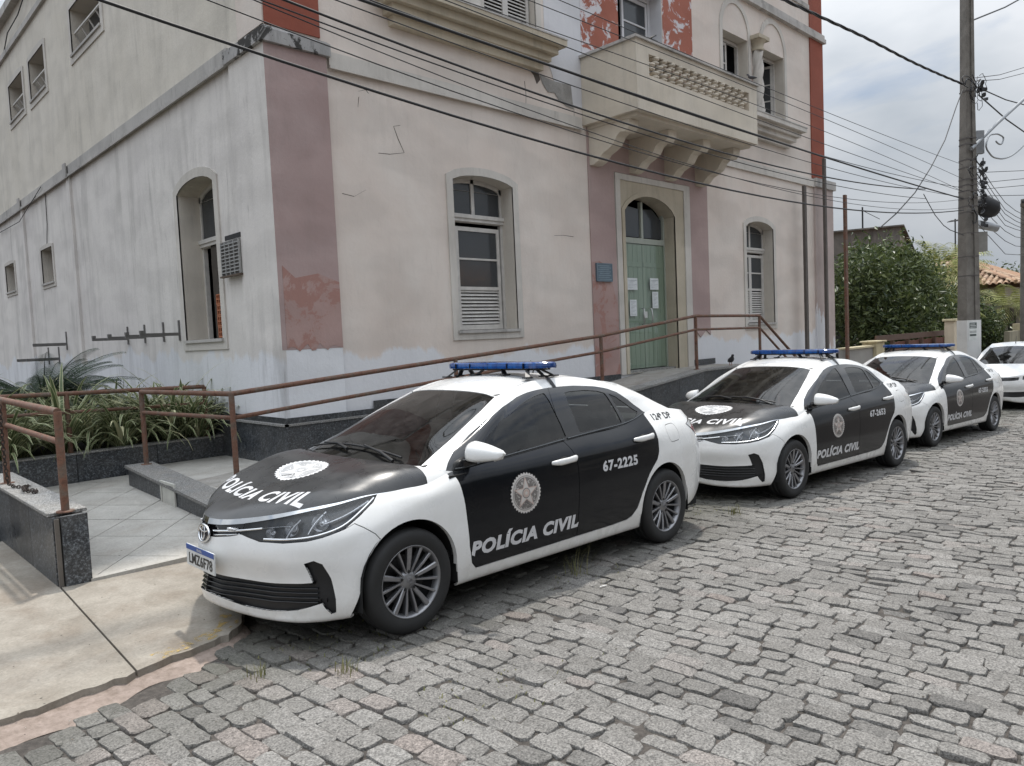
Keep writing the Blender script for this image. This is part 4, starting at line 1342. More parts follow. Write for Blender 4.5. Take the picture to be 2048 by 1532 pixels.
def build_wall_things():
 # air conditioner sunk in the side wall
 t = empty('air_conditioner', (XS, 9.2, 2.7), label='old window air conditioner in the side wall with a rusty slatted back', cat='air conditioner')
 fbox(MB(), SD, 8.955, 9.50, -.06, -.0501, 2.70, 3.13).build('casing', flat('dull_metal_case', (0.16, 0.155, 0.15), .6, .4), t)
 for k in range(9):
  fbox(MB(), SD, 8.965, 9.49, -.082, -.070, 2.73 + k * .044, 2.742 + k * .044).build('slat', flat('pale_slat', (0.36, 0.36, 0.35), .5, .3) if k == 0 else MATS['pale_slat'], t)
 for u in (8.955, 9.10, 9.23, 9.36, 9.485):
  fbox(MB(), SD, u, u + .012, -.085, -.0705 if u not in (8.955, 9.485) else -.061, 2.70, 3.12).build('grille_bar', MATS['pale_slat'], t)
 MB().box((XS - .10, 8.94, 2.675), (XS - .0502, 9.52, 2.695)).build('tray', flat('rusty_tray', (0.10, 0.07, 0.05), .8), t)
 fbox(MB(), SD, 8.94, 9.40, -.056, -.0505, 3.14, 3.20).build('gap_above', M_DARK, t)
 # hollow bricks stacked on the side window sill
 br = mat_paint('terracotta', (0.33, 0.12, 0.06), (0.40, 0.16, 0.085), None, grime=.1)
 for k in range(4):
  z = 1.925 + k * .148
  b = empty('hollow_brick', (XS + .12, 9.98, z), label=['bottom', 'second lowest', 'second highest', 'topmost'][k] + ' orange hollow brick stacked on the side window sill', cat='brick', group='hollow bricks on the side window sill')
  y0 = 9.80 + .008 * (k % 2)
  holes = []
  for i in range(4):
   for j in range(2):
    holes.append([(y0 + .02 + i * .062, z + .018 + j * .062), (y0 + .068 + i * .062, z + .018 + j * .062), (y0 + .068 + i * .062, z + .066 + j * .062), (y0 + .02 + i * .062, z + .066 + j * .062)])
  mb = plate(MB(), SD, [(y0, z), (y0 + .27, z), (y0 + .27, z + .142), (y0, z + .142)], .06, .18, holes)
  pane(mb, SD, [(y0, z), (y0 + .27, z), (y0 + .27, z + .142), (y0, z + .142)], .17)
  mb.build('shell', br, b)
 b = empty('hollow_brick', (XS + .12, 9.98, 2.52), label='single orange brick standing on end behind the stacked bricks', cat='brick', group='hollow bricks on the side window sill')
 MB().box((XS + .10, 9.80, 2.519), (XS + .20, 9.93, 2.62), .004).build('shell', br, b)
 # galvanised brackets for air conditioners
 gm = flat('weathered_galvanised', (0.17, 0.165, 0.16), .55, .5)
 i = 0
 for (y, z, l, lab) in ((11.3, 2.02, .56, 'nearest'), (11.95, 2.02, .56, 'second'), (12.8, 2.02, .56, 'third'), (13.65, 2.02, .56, 'farthest')):
  t = empty('wall_bracket', (XS, y, z), label=lab + ' of the four grey steel brackets beside the side window', cat='bracket', group='steel brackets on the side wall')
  MB().box((XS - .02, y - .02, z - .10), (XS - .001, y + .02, z + .20)).build('wall_plate', gm, t)
  MB().box((XS - l, y - .02, z - .025), (XS - .021, y + .02, z + .02)).build('arm', gm, t)
  MB().box((XS - l, y - .03, z + .021), (XS - l + .05, y + .03, z + .06)).build('stop', gm, t)
 for (y, z, lab) in ((17.6, 2.02, 'upper of the far brackets above the cycad'), (18.3, 1.72, 'lower of the far brackets behind the cycad fronds'), (19.2, 1.72, 'far low bracket at the back of the side wall')):
  t = empty('wall_bracket', (XS, y, z), label=lab, cat='bracket', group='steel brackets on the side wall')
  MB().box((XS - .02, y - .02, z - .12), (XS - .001, y + .02, z + .26)).build('wall_plate', gm, t)
  MB().box((XS - .62, y - .02, z - .02), (XS - .021, y + .02, z + .03)).build('arm', gm, t)
  MB().box((XS - .60, y + .05, z - .03), (XS - .021, y + .09, z + .03)).build('arm', gm, t)
 # rusty posts standing before the right end of the front
 rm = mat_rust()
 pm = flat('dull_steel_post', (0.12, 0.105, 0.095), .7, .4)
 for (x, h_, w_, m_, lab) in ((17.42, 5.0, .11, pm, 'grey steel post before the right end of the front wall'), (18.55, 5.78, .10, pm, 'tall thin steel post in front of the corner pilaster'), (19.78, 5.02, .12, rm, 'rusty steel post just past the corner of the building')):
  t = empty('steel_post', (x, 7.88, GZ(x)), label=lab, cat='post', group='steel posts by the right end of the building')
  MB().box((x - w_ / 2, 7.84, GZ(x) - .1), (x + w_ / 2, 7.90, h_)).build('shaft', m_, t)
  MB().box((x - w_ / 2 - .02, 7.82, GZ(x) + .0), (x + w_ / 2 + .02, 7.92, GZ(x) + .14)).build('foot', m_, t)
 # lamp fitting on the balcony coping and a bird
 tag(MB().box((10.02, 6.98, 6.322), (10.30, 7.10, 6.37), .01).beam((10.1, 7.04, 6.36), (10.22, 7.04, 6.43), .16, .02).build('floodlight', flat('black_floodlight', (.015, .015, .015), .5)), 'small black floodlight lying on the balcony coping', 'lamp')
def bird(x, y, z, yaw, lab, sc=1.0):
 t = empty('pigeon', (x, y, z), label=lab, cat='bird')
 ca, sa = cos(yaw), sin(yaw)
 R_ = lambda p: (x + (p[0] * ca - p[1] * sa) * sc, y + (p[0] * sa + p[1] * ca) * sc, z + p[2] * sc)
 prof = [(-.13, .075, .006), (-.09, .085, .022), (-.03, .10, .045), (.03, .115, .052), (.07, .14, .042), (.085, .175, .026), (.10, .20, .026), (.125, .205, .018), (.15, .200, .004)]
 mb = MB()
 mb.tube([R_((a, 0, b)) for a, b, c in prof], [c * sc for a, b, c in prof], 10)
 mb.build('body', flat('dark_plumage', (0.045, 0.045, 0.05), .7), t)
 mb = MB()
 for s_ in (-1, 1):
  mb = MB().tube([R_((.0, s_ * .02, .07)), R_((.005, s_ * .02, .0))], .006 * sc, 5)
  mb.build('leg', flat('pink_legs', (0.3, 0.12, 0.1), .6), t)
build_wall_things()
bird(13.28, 6.95, 6.322, 1.9, 'small dark pigeon perched on the end of the balcony coping', .7)
bird(12.35, 7.02, 1.052, -2.2, 'dark pigeon standing on the edge of the ramp landing', .95)
# ------------------------------------------------------------------ police saloon cars
def hermite(tk, P, t):
 """C1 spline through P at knots tk (chordal tangents), P of any trailing shape"""
 n = len(tk)
 d = np.zeros_like(P)
 h = np.diff(tk)
 s_ = np.diff(P, axis=0) / h.reshape((-1,) + (1,) * (P.ndim - 1))
 for i in range(1, n - 1):
  d[i] = (s_[i - 1] * h[i] + s_[i] * h[i - 1]) / (h[i] + h[i - 1])
 d[0] = 1.5 * s_[0] - 0.5 * d[1]
 d[-1] = 1.5 * s_[-1] - 0.5 * d[-2]
 i = np.clip(np.searchsorted(tk, t, side='right') - 1, 0, n - 2)
 hh = h[i]
 u = (t - tk[i]) / hh
 sh = (-1,) + (1,) * (P.ndim - 1)
 u, hh = u.reshape(sh), hh.reshape(sh)
 return ((2 * u**3 - 3 * u**2 + 1) * P[i] + (u**3 - 2 * u**2 + u) * hh * d[i] + (-2 * u**3 + 3 * u**2) * P[i + 1] + (u**3 - u**2) * hh * d[i + 1])
class Net:
 """smooth surface through a grid of points, with parameters close to arc length"""
 def __init__(s, P, sym0=False):
  s.P = np.array(P, float)               # columns x rows x 3
  s.tu = np.concatenate([[0], np.cumsum(np.linalg.norm(np.diff(s.P, axis=0), axis=2).mean(1))])
  s.tv = np.concatenate([[0], np.cumsum(np.linalg.norm(np.diff(s.P, axis=1), axis=2).mean(0))])
  s.U, s.W = s.tu[-1], s.tv[-1]
  gu, gv = np.meshgrid(np.linspace(0, s.U, 420), np.linspace(0, s.W, 130), indexing='ij')
  s.guv = np.stack([gu.ravel(), gv.ravel()], 1)
  s.gp = s.ev(s.guv)
 def ev(s, uv):
  uv = np.atleast_2d(np.asarray(uv, float))
  u, v = np.clip(uv[:, 0], 0, s.U), np.clip(uv[:, 1], 0, s.W)
  A = hermite(s.tu, s.P, u)              # n x rows x 3
  n = len(s.tv)
  h = np.diff(s.tv)
  sl = np.diff(A, axis=1) / h[None, :, None]
  d = np.zeros_like(A)
  d[:, 1:-1] = (sl[:, :-1] * h[None, 1:, None] + sl[:, 1:] * h[None, :-1, None]) / (h[1:] + h[:-1])[None, :, None]
  d[:, 0] = 1.5 * sl[:, 0] - 0.5 * d[:, 1]
  d[:, -1] = 1.5 * sl[:, -1] - 0.5 * d[:, -2]
  i = np.clip(np.searchsorted(s.tv, v, side='right') - 1, 0, n - 2)
  hh = h[i][:, None]
  w = ((v - s.tv[i]) / h[i])[:, None]
  r = np.arange(len(v))
  return ((2 * w**3 - 3 * w**2 + 1) * A[r, i] + (w**3 - 2 * w**2 + w) * hh * d[r, i] + (-2 * w**3 + 3 * w**2) * A[r, i + 1] + (w**3 - w**2) * hh * d[r, i + 1])
 def nrm(s, uv):
  uv = np.atleast_2d(np.asarray(uv, float))
  e = 2e-3
  du = s.ev(uv + [e, 0]) - s.ev(uv - [e, 0])
  dv = s.ev(uv + [0, e]) - s.ev(uv - [0, e])
  n = np.cross(dv, du)
  return n / (np.linalg.norm(n, axis=1)[:, None] + 1e-9)
 def inv(s, pts, w=(1, 1, 1)):
  out = []
  w = np.array(w)
  for p in pts:
   p = np.array(p, float)
   k = int((((s.gp - p) * w) ** 2).sum(1).argmin())
   uv = s.guv[k].copy()
   for _ in range(4):
    q = s.ev(uv)[0]
    e = 1e-3
    J = np.stack([(s.ev(uv + [e, 0])[0] - q) / e * w, (s.ev(uv + [0, e])[0] - q) / e * w], 1)
    st = np.linalg.lstsq(J, (p - q) * w, rcond=None)[0]
    uv = np.clip(uv + np.clip(st, -0.05, 0.05), [0, 0], [s.U, s.W])
   out.append(tuple(uv))
  return out
def in_poly(pts, poly):
 pts = np.asarray(pts)
 x, y = pts[:, 0], pts[:, 1]
 c = np.zeros(len(pts), bool)
 n = len(poly)
 for i in range(n):
  x1, y1 = poly[i]
  x2, y2 = poly[(i + 1) % n]
  if y1 == y2:
   continue
  k = ((y1 > y) != (y2 > y)) & (x < (x2 - x1) * (y - y1) / (y2 - y1) + x1)
  c ^= k
 return c
def offset_poly(poly, d):
 P = np.array(poly)
 A = 0.5 * np.sum(P[:, 0] * np.roll(P[:, 1], -1) - np.roll(P[:, 0], -1) * P[:, 1])
 sg = 1 if A > 0 else -1
 out = []
 n = len(P)
 for i in range(n):
  a, b, c = P[i - 1], P[i], P[(i + 1) % n]
  e1, e2 = b - a, c - b
  n1 = np.array([e1[1], -e1[0]]) / (np.linalg.norm(e1) + 1e-12) * sg
  n2 = np.array([e2[1], -e2[0]]) / (np.linalg.norm(e2) + 1e-12) * sg
  m = n1 + n2
  m = m / (np.linalg.norm(m) + 1e-9)
  k = max(0.45, float(m @ n1))
  out.append(tuple(b + m * d / k))
 return out
def smooth_poly(pts, r=0.02, n=3):
 """rounds the corners of a polygon"""
 out = []
 P = [np.array(p, float) for p in pts]
 for i in range(len(P)):
  a, b, c = P[i - 1], P[i], P[(i + 1) % len(P)]
  l1, l2 = np.linalg.norm(a - b), np.linalg.norm(c - b)
  k = min(r, l1 * 0.45, l2 * 0.45)
  p, q = b + (a - b) / l1 * k, b + (c - b) / l2 * k
  for j in range(n + 1):
   t = j / n
   out.append(tuple((1 - t) ** 2 * p + 2 * t * (1 - t) * b + t * t * q))
 return out
def cut_faces(faces, poly):
 """splits faces (lists of uv points) along the edges of a polygon"""
 n = len(poly)
 for i in range(n):
  p, q = np.array(poly[i]), np.array(poly[(i + 1) % n])
  d = q - p
  if np.linalg.norm(d) < 1e-6:
   continue
  nn = np.array([-d[1], d[0]]) / np.linalg.norm(d)
  lo, hi = np.minimum(p, q) - 1e-4, np.maximum(p, q) + 1e-4
  bb = np.array([(min(a for a, _ in f), min(b for _, b in f), max(a for a, _ in f), max(b for _, b in f)) for f in faces])
  hit = (bb[:, 0] <= hi[0]) & (bb[:, 2] >= lo[0]) & (bb[:, 1] <= hi[1]) & (bb[:, 3] >= lo[1])
  new = []
  for k in np.nonzero(hit)[0]:
   f = faces[k]
   s_ = [(a - p[0]) * nn[0] + (b - p[1]) * nn[1] for a, b in f]
   if min(s_) > -1e-6 or max(s_) < 1e-6:
    continue
   A, B = [], []
   m = len(f)
   for j in range(m):
    a, b = f[j], f[(j + 1) % m]
    sa, sb = s_[j], s_[(j + 1) % m]
    if sa >= 0:
     A.append(a)
    if sa <= 0:
     B.append(a)
    if sa * sb < 0:
     t = sa / (sa - sb)
     c = (a[0] + (b[0] - a[0]) * t, a[1] + (b[1] - a[1]) * t)
     A.append(c)
     B.append(c)
   faces[k] = A
   if len(B) > 2:
    new.append(B)
  faces += new
 return faces
def panelize(net, nu, nv, polys):
 """cuts the net into named panels; polys = [(name, uv polygon, gap?)], first match wins; returns {name: faces}"""
 us = np.linspace(0, net.U, nu + 1)
 vs = np.linspace(0, net.W, nv + 1)
 faces = [[(us[i], vs[j]), (us[i + 1], vs[j]), (us[i + 1], vs[j + 1]), (us[i], vs[j + 1])] for i in range(nu) for j in range(nv)]
 rings = []
 for name, poly, g in polys:
  if g:
   a, b = offset_poly(poly, g), offset_poly(poly, -g)
   rings.append((name, b, a))
   faces = cut_faces(cut_faces(faces, a), b)
  else:
   rings.append((name, poly, None))
   faces = cut_faces(faces, poly)
 faces = [f for f in faces if len(f) > 2]
 cen = np.array([np.mean(f, axis=0) for f in faces])
 lab = np.array(['body'] * len(faces), object)
 done = np.zeros(len(faces), bool)
 for name, inner, outer in rings:
  i_ = in_poly(cen, inner) & ~done
  lab[i_] = name
  done |= i_
  if outer is not None:
   o_ = in_poly(cen, outer) & ~done
   lab[o_] = 'gap'
   done |= o_
 out = {}
 for f, l_ in zip(faces, lab):
  out.setdefault(l_, []).append(f)
 return out
def panel_mesh(name, net, faces, side=1, off=0.0, lip=0.0, both=False):
 """mesh of a panel from its uv faces; lip folds the free edge inwards"""
 idx, uv, F = {}, [], []
 for f in faces:
  r = []
  for a in f:
   k = (round(a[0], 5), round(a[1], 5))
   if k not in idx:
    idx[k] = len(uv)
    uv.append(a)
   if not r or r[-1] != idx[k]:
    r.append(idx[k])
  if len(r) > 2 and r[0] == r[-1]:
   r.pop()
  if len(set(r)) > 2:
   F.append(r)
 uv = np.array(uv)
 P, N = net.ev(uv), net.nrm(uv)
 P = P + N * off
 NV = len(P)
 if lip:
  cnt = {}
  for f in F:
   for a, b in zip(f, f[1:] + f[:1]):
    cnt[(a, b)] = cnt.get((a, b), 0) + 1
  be = [(a, b) for (a, b) in cnt if (b, a) not in cnt]
  mp = {}
  V2, N2 = [], []
  for a, b in be:
   for k in (a, b):
    if k not in mp:
     mp[k] = (NV + len(V2), NV + len(V2) + 1)
     V2 += [P[k], P[k] - N[k] * lip]
     N2 += [N[k], N[k]]
  for a, b in be:
   F.append([mp[b][0], mp[a][0], mp[a][1], mp[b][1]])
  if V2:
   P = np.vstack([P, np.array(V2)])
   N = np.vstack([N, np.array(N2)])
 nmain = NV
 def one(sd):
  V = P * np.array([1, sd, 1])
  FF = [f[::-1] for f in F] if sd > 0 else F
  return V, FF, N * np.array([1, sd, 1])
 if both:
  V1, F1, n1 = one(1)
  V2_, F2, n2 = one(-1)
  V = np.vstack([V1, V2_])
  FF = F1 + [[i + len(V1) for i in f] for f in F2]
  NN = np.vstack([n1, n2])
 else:
  V, FF, NN = one(side)
 me = mesh(name, V, FF, smooth=True)
 if not lip:
  me.normals_split_custom_set_from_vertices([tuple(n) for n in NN])
 else:
  ln = []
  for p in me.polygons:
   isl = any((i % len(P)) >= nmain for i in p.vertices)
   for i in p.vertices:
    ln.append(tuple(p.normal) if isl else tuple(NN[i]))
  me.normals_split_custom_set(ln)
 return me
def pmesh(name, net, faces, mat, parent, **k):
 o = link(panel_mesh(name, net, faces, **k), name, mat, parent)
 ORG[o.name] = Vector((0, 0, 0))
 return o
# lower body: columns from the middle of the nose round the left side to the middle of the tail,
# rows from the underside lip up to the bonnet edge / belt line
L_COLS = [
 [(.30,0,.205),(.118,0,.215),(.090,0,.275),(.108,0,.42),(.080,0,.535),(.088,0,.60),(.102,0,.66),(.125,0,.73)],
 [(.32,.12,.2),(.135,.12,.208),(.108,.12,.265),(.125,.12,.415),(.100,.12,.535),(.108,.12,.604),(.122,.12,.665),(.145,.12,.733)],
 [(.38,.27,.18),(.215,.27,.176),(.198,.27,.227),(.205,.27,.405),(.178,.27,.53),(.186,.27,.603),(.205,.27,.668),(.225,.27,.747)],
 [(.45,.43,.17),(.288,.44,.165),(.277,.44,.215),(.283,.44,.40),(.260,.45,.53),(.272,.45,.617),(.300,.45,.692),(.33,.45,.777)],
 [(.5,.58,.17),(.365,.60,.170),(.355,.60,.222),(.360,.605,.41),(.345,.61,.535),(.358,.61,.632),(.400,.60,.718),(.455,.585,.808)],
 [(.56,.69,.175),(.448,.71,.183),(.440,.722,.237),(.443,.725,.415),(.432,.735,.54),(.452,.735,.647),(.51,.72,.738),(.60,.685,.832)],
 [(.62,.76,.18),(.54,.785,.195),(.533,.80,.25),(.537,.805,.42),(.536,.81,.54),(.56,.805,.657),(.63,.782,.757),(.73,.742,.855)],
 [(.7,.80,.19),(.635,.835,.205),(.632,.848,.26),(.64,.852,.42),(.65,.853,.55),(.69,.843,.677),(.765,.818,.776),(.84,.778,.860)],
 [(.96,.82,.19),(.96,.850,.21),(.96,.866,.28),(.96,.880,.45),(.96,.889,.60),(.96,.878,.725),(.97,.852,.806),(.98,.803,.867)],
 [(1.18,.82,.19),(1.2,.850,.212),(1.2,.866,.28),(1.2,.882,.45),(1.19,.889,.60),(1.18,.880,.725),(1.16,.862,.812),(1.14,.812,.873)],
 [(1.42,.80,.19),(1.42,.846,.214),(1.42,.864,.283),(1.42,.884,.45),(1.41,.889,.60),(1.40,.882,.750),(1.39,.856,.856),(1.37,.806,.924)],
 [(1.75,.79,.19),(1.75,.846,.214),(1.75,.864,.285),(1.75,.886,.45),(1.75,.892,.60),(1.75,.886,.756),(1.75,.862,.868),(1.75,.806,.943)],
 [(2.2,.79,.19),(2.2,.846,.214),(2.2,.864,.287),(2.2,.887,.45),(2.2,.894,.61),(2.2,.889,.765),(2.2,.867,.882),(2.2,.790,.977)],
 [(2.7,.79,.19),(2.7,.846,.214),(2.7,.864,.292),(2.7,.887,.45),(2.7,.894,.62),(2.7,.890,.775),(2.7,.869,.898),(2.7,.773,1.013)],
 [(3.15,.80,.19),(3.15,.846,.216),(3.15,.864,.298),(3.16,.885,.45),(3.17,.893,.63),(3.18,.889,.788),(3.19,.867,.918),(3.2,.758,1.041)],
 [(3.42,.81,.19),(3.42,.846,.218),(3.42,.864,.30),(3.43,.884,.46),(3.44,.892,.65),(3.46,.887,.80),(3.48,.858,.945),(3.52,.732,1.106)],
 [(3.66,.82,.2),(3.66,.848,.225),(3.66,.864,.30),(3.66,.882,.47),(3.66,.892,.66),(3.67,.885,.81),(3.69,.842,.970),(3.74,.712,1.135)],
 [(3.93,.81,.23),(3.93,.842,.255),(3.93,.858,.32),(3.93,.872,.47),(3.93,.882,.66),(3.94,.873,.82),(3.96,.826,.978),(3.99,.708,1.120)],
 [(4.15,.76,.25),(4.15,.806,.275),(4.16,.825,.33),(4.17,.842,.47),(4.18,.852,.66),(4.17,.842,.82),(4.16,.796,.972),(4.15,.690,1.098)],
 [(4.28,.68,.26),(4.30,.738,.285),(4.32,.758,.34),(4.34,.777,.47),(4.35,.782,.66),(4.31,.775,.82),(4.28,.728,.965),(4.26,.640,1.085)],
 [(4.38,.55,.27),(4.44,.60,.295),(4.46,.615,.35),(4.485,.625,.47),(4.48,.63,.66),(4.40,.625,.82),(4.37,.585,.955),(4.36,.520,1.075)],
 [(4.42,.3,.27),(4.53,.32,.295),(4.55,.32,.35),(4.575,.32,.47),(4.565,.32,.66),(4.49,.32,.82),(4.45,.31,.955),(4.43,.28,1.072)],
 [(4.44,0,.27),(4.56,0,.295),(4.58,0,.35),(4.60,0,.47),(4.59,0,.66),(4.51,0,.82),(4.47,0,.955),(4.45,0,1.070)],
]
# glasshouse: columns from the middle of the windscreen round to the middle of the rear window, rows from base to roof
G_COLS = [
 [(1.02,0,.985),(1.33,0,1.138),(1.65,0,1.274),(1.985,0,1.392)],
 [(1.055,.30,.985),(1.36,.29,1.136),(1.675,.275,1.270),(2.000,.26,1.386)],
 [(1.13,.55,.978),(1.42,.51,1.118),(1.715,.47,1.250),(2.018,.42,1.370)],
 [(1.20,.715,.962),(1.47,.637,1.086),(1.75,.573,1.217),(2.036,.515,1.352)],
 [(1.25,.775,.940),(1.53,.692,1.090),(1.80,.622,1.225),(2.075,.530,1.368)],
 [(1.35,.805,.924),(1.61,.724,1.108),(1.86,.656,1.245),(2.14,.535,1.388)],
 [(1.62,.807,.937),(1.80,.740,1.105),(2.00,.662,1.262),(2.25,.535,1.415)],
 [(2.0,.797,.962),(2.10,.738,1.125),(2.2,.655,1.297),(2.38,.533,1.438)],
 [(2.5,.779,1.0),(2.52,.725,1.145),(2.54,.650,1.308),(2.6,.530,1.452)],
 [(2.9,.766,1.025),(2.88,.712,1.163),(2.86,.645,1.310),(2.85,.530,1.450)],
 [(3.25,.754,1.046),(3.2,.702,1.172),(3.14,.640,1.308),(3.07,.535,1.424)],
 [(3.53,.730,1.106),(3.45,.690,1.188),(3.36,.643,1.288),(3.27,.540,1.388)],
 [(3.75,.711,1.134),(3.65,.668,1.200),(3.54,.622,1.285),(3.42,.525,1.362)],
 [(3.98,.690,1.122),(3.83,.635,1.195),(3.68,.575,1.275),(3.50,.49,1.362)],
 [(4.06,.60,1.105),(3.89,.555,1.185),(3.71,.50,1.277),(3.52,.43,1.370)],
 [(4.10,.34,1.100),(3.92,.32,1.190),(3.73,.30,1.285),(3.545,.26,1.385)],
 [(4.11,0,1.100),(3.93,0,1.192),(3.74,0,1.290),(3.55,0,1.390)],
]
LN = Net(L_COLS)
GN = Net(G_COLS)
def hood_net():
 """bonnet: front and side edge shared with the wings, flat crown with rolled shoulders"""
 top = hermite(LN.tu, LN.P, np.linspace(0, LN.tu[5], 15))[:, -1]
 fr = top
 k = np.linspace(LN.tu[5], LN.tu[9] * 0.995, 15)
 sd = hermite(LN.tu, LN.P, k)[:, -1]
 cz = np.array([(.125, .73), (.19, .762), (.30, .800), (.44, .842), (.60, .890), (.735, .928), (.9, .972), (1.0, .997)])
 tt = np.linspace(0, 1, 15)
 cx = .125 + (1.0 - .125) * tt
 ce = np.stack([cx, 0 * cx, hermite(cz[:, 0], cz[:, 1:2], cx)[:, 0]], 1)
 rp = np.array([(1.0, 0, .997), (1.012, .25, .996), (1.04, .45, .992), (1.085, .61, .984), (1.128, .70, .975), (1.143, .755, .950), (1.145, .792, .915), tuple(sd[-1])])
 rk = np.concatenate([[0], np.cumsum(np.linalg.norm(np.diff(rp, axis=0), axis=1))])
 re = hermite(rk, rp, np.linspace(0, rk[-1], 15))
 G = np.zeros((15, 15, 3))
 for j in range(15):            # front to rear
  b = j / 14
  for i in range(15):        # middle to side
   a = i / 14
   G[j, i] = ((1 - a) * ce[j] + a * sd[j] + (1 - b) * fr[i] + b * re[i]
                       - ((1 - a) * (1 - b) * ce[0] + a * (1 - b) * sd[0] + (1 - a) * b * ce[-1] + a * b * sd[-1]))
   G[j, i, 2] += 0.17 * (4 * b * (1 - b)) ** 0.8 * (a - a ** 4) * 0.55
   # pressed feature line
   G[j, i, 2] += 0.006 * math.exp(-((a - 0.62) / 0.10) ** 2) * min(1, 4 * b) * min(1, 4 * (1 - b))
 return Net(G[:, ::-1])
HN = hood_net()
def roof_net():
 G = np.zeros((13, 13, 3))
 rails = hermite(GN.tu, GN.P, np.linspace(0, GN.U, 300))[:, -1]
 i0, i1 = 60, 240
 m = (rails[:, 1] > 0.42)
 rx, ry, rz = rails[m][:, 0], rails[m][:, 1], rails[m][:, 2]
 fm = rails[:150]
 bm_ = rails[150:]
 for i in range(13):
  a = i / 12
  yy = a * 0.528
  fx = np.interp(yy, fm[:90, 1], fm[:90, 0])
  fz = np.interp(yy, fm[:90, 1], fm[:90, 2])
  o = np.argsort(bm_[:, 1])
  bx = np.interp(min(yy, .50), bm_[o, 1], bm_[o, 0])
  bz = np.interp(min(yy, .50), bm_[o, 1], bm_[o, 2])
  for j in range(13):
   b = j / 12
   x = fx + (bx - fx) * b
   zr = np.interp(x, rx, rz)
   crown = 0.040 * (1 - a ** 2.2)
   z = zr + crown
   w = min(1, min(b, 1 - b) * 5)
   z = z * w + (fz + (bz - fz) * b) * (1 - w) if b in (0, 1) else z
   yl = np.interp(x, rx, ry)
   G[j, i] = (x, a * yl, z)
  for j in (1, 2, 3):                      # ease into the screen edges
   pass
 # smooth lengthwise
 for _ in range(3):
  G[1:-1, :-1, 2] = 0.25 * G[:-2, :-1, 2] + 0.5 * G[1:-1, :-1, 2] + 0.25 * G[2:, :-1, 2]
 return Net(G[:, ::-1])
RN = roof_net()
def deck_net():
 G = np.zeros((9, 9, 3))
 k = np.linspace(LN.tu[17], LN.U, 200)
 ed = hermite(LN.tu, LN.P, k)[:, -1]
 k2 = np.linspace(GN.tu[13], GN.U, 200)
 bs = hermite(GN.tu, GN.P, k2)[:, 0]
 for i in range(9):
  a = i / 8
  y = a * .69
  o = np.argsort(bs[:, 1])
  x0, z0 = np.interp(y, bs[o, 1], bs[o, 0]), np.interp(y, bs[o, 1], bs[o, 2])
  o = np.argsort(ed[:, 1])
  x1, z1 = np.interp(y, ed[o, 1], ed[o, 0]), np.interp(y, ed[o, 1], ed[o, 2])
  for j in range(9):
   b = j / 8
   G[j, i] = (x0 + (x1 - x0) * b, y, z0 + (z1 - z0) * b + 0.008 * 4 * b * (1 - b))
 return Net(G[:, ::-1])
DN = deck_net()
# ---- panel outlines -------------------------------------------------
def Lp(pts, w=(1, .15, 1)):
 return LN.inv(pts, w)
def arch_poly(cx, r, zc):
 pts = [(cx - r, .86, .12)] + [(cx - r * cos(t), .88, zc + r * sin(t)) for t in np.linspace(0, pi, 23)] + [(cx + r, .86, .12)]
 uv = Lp(pts)
 uv[0] = (uv[0][0], -0.02)
 uv[-1] = (uv[-1][0], -0.02)
 return uv
def up_top(poly, ids):
 """pull listed vertices past the top edge of the lower body"""
 return [(u, LN.W + 0.02) if i in ids else (u, v) for i, (u, v) in enumerate(poly)]
ARCH_F = arch_poly(.963, .345, .345)
ARCH_R = arch_poly(3.640, .345, .350)
_fd = Lp([(1.34, .80, .924), (1.345, .82, .905), (1.370, .87, .81), (1.392, .88, .62), (1.412, .88, .44), (1.436, .87, .325), (1.475, .86, .283), (1.8, .86, .285),
          (2.476, .86, .291), (2.480, .88, .52), (2.490, .88, .80), (2.472, .85, .93), (2.44, .78, .995)])
FD = up_top(_fd, (0, 12))
_rd = Lp([(2.44, .78, .995), (2.472, .85, .93), (2.490, .88, .80), (2.480, .88, .52), (2.476, .86, .291), (2.9, .86, .294), (3.10, .86, .302), (3.165, .865, .322), (3.225, .875, .37),
          (3.285, .88, .485), (3.38, .885, .625), (3.50, .885, .735), (3.535, .88, .80), (3.545, .87, .90), (3.54, .84, .985), (3.535, .79, 1.05), (3.53, .735, 1.104)])
RD = up_top(_rd, (0, 16))
TRI = up_top(Lp([(1.30, .81, .918), (1.312, .83, .897), (1.345, .83, .897), (1.36, .81, .918)]), (0, 3))
HL = [LN.inv([p], (1, 1, 1))[0] for p in [(.80, .763, .850), (.60, .69, .815), (.45, .585, .785), (.33, .452, .752), (.250, .32, .725), (.225, .27, .716),
      (.200, .262, .655), (.22, .31, .640), (.262, .385, .618), (.32, .53, .622), (.40, .66, .638), (.46, .72, .655), (.56, .785, .695), (.66, .79, .752), (.76, .782, .815)]]
HLC = [LN.inv([p], (1, 1, 1))[0] for p in [(.86, .785, .862), (.80, .763, .850), (.60, .69, .815), (.45, .585, .785), (.33, .452, .752), (.225, .27, .716), (.145, .12, .70), (.118, .0, .695)]]
HLC = [(HLC[-1][0] - 0.03, HLC[-1][1])] + HLC[::-1]
HLC[0] = (-0.02, HLC[1][1])
CHROME = HLC + [(HLC[-1][0], LN.W + .02), (-0.02, LN.W + .02)]
_gi = [LN.inv([p], (1, 1, 1))[0] for p in [(.118, .0, .695), (.145, .12, .70), (.225, .27, .716), (.200, .262, .655), (.165, .20, .640), (.12, .10, .630), (.098, 0, .626)]]
GRILLE = [(-0.02, _gi[0][1])] + _gi[1:6] + [(-0.02, _gi[6][1])]
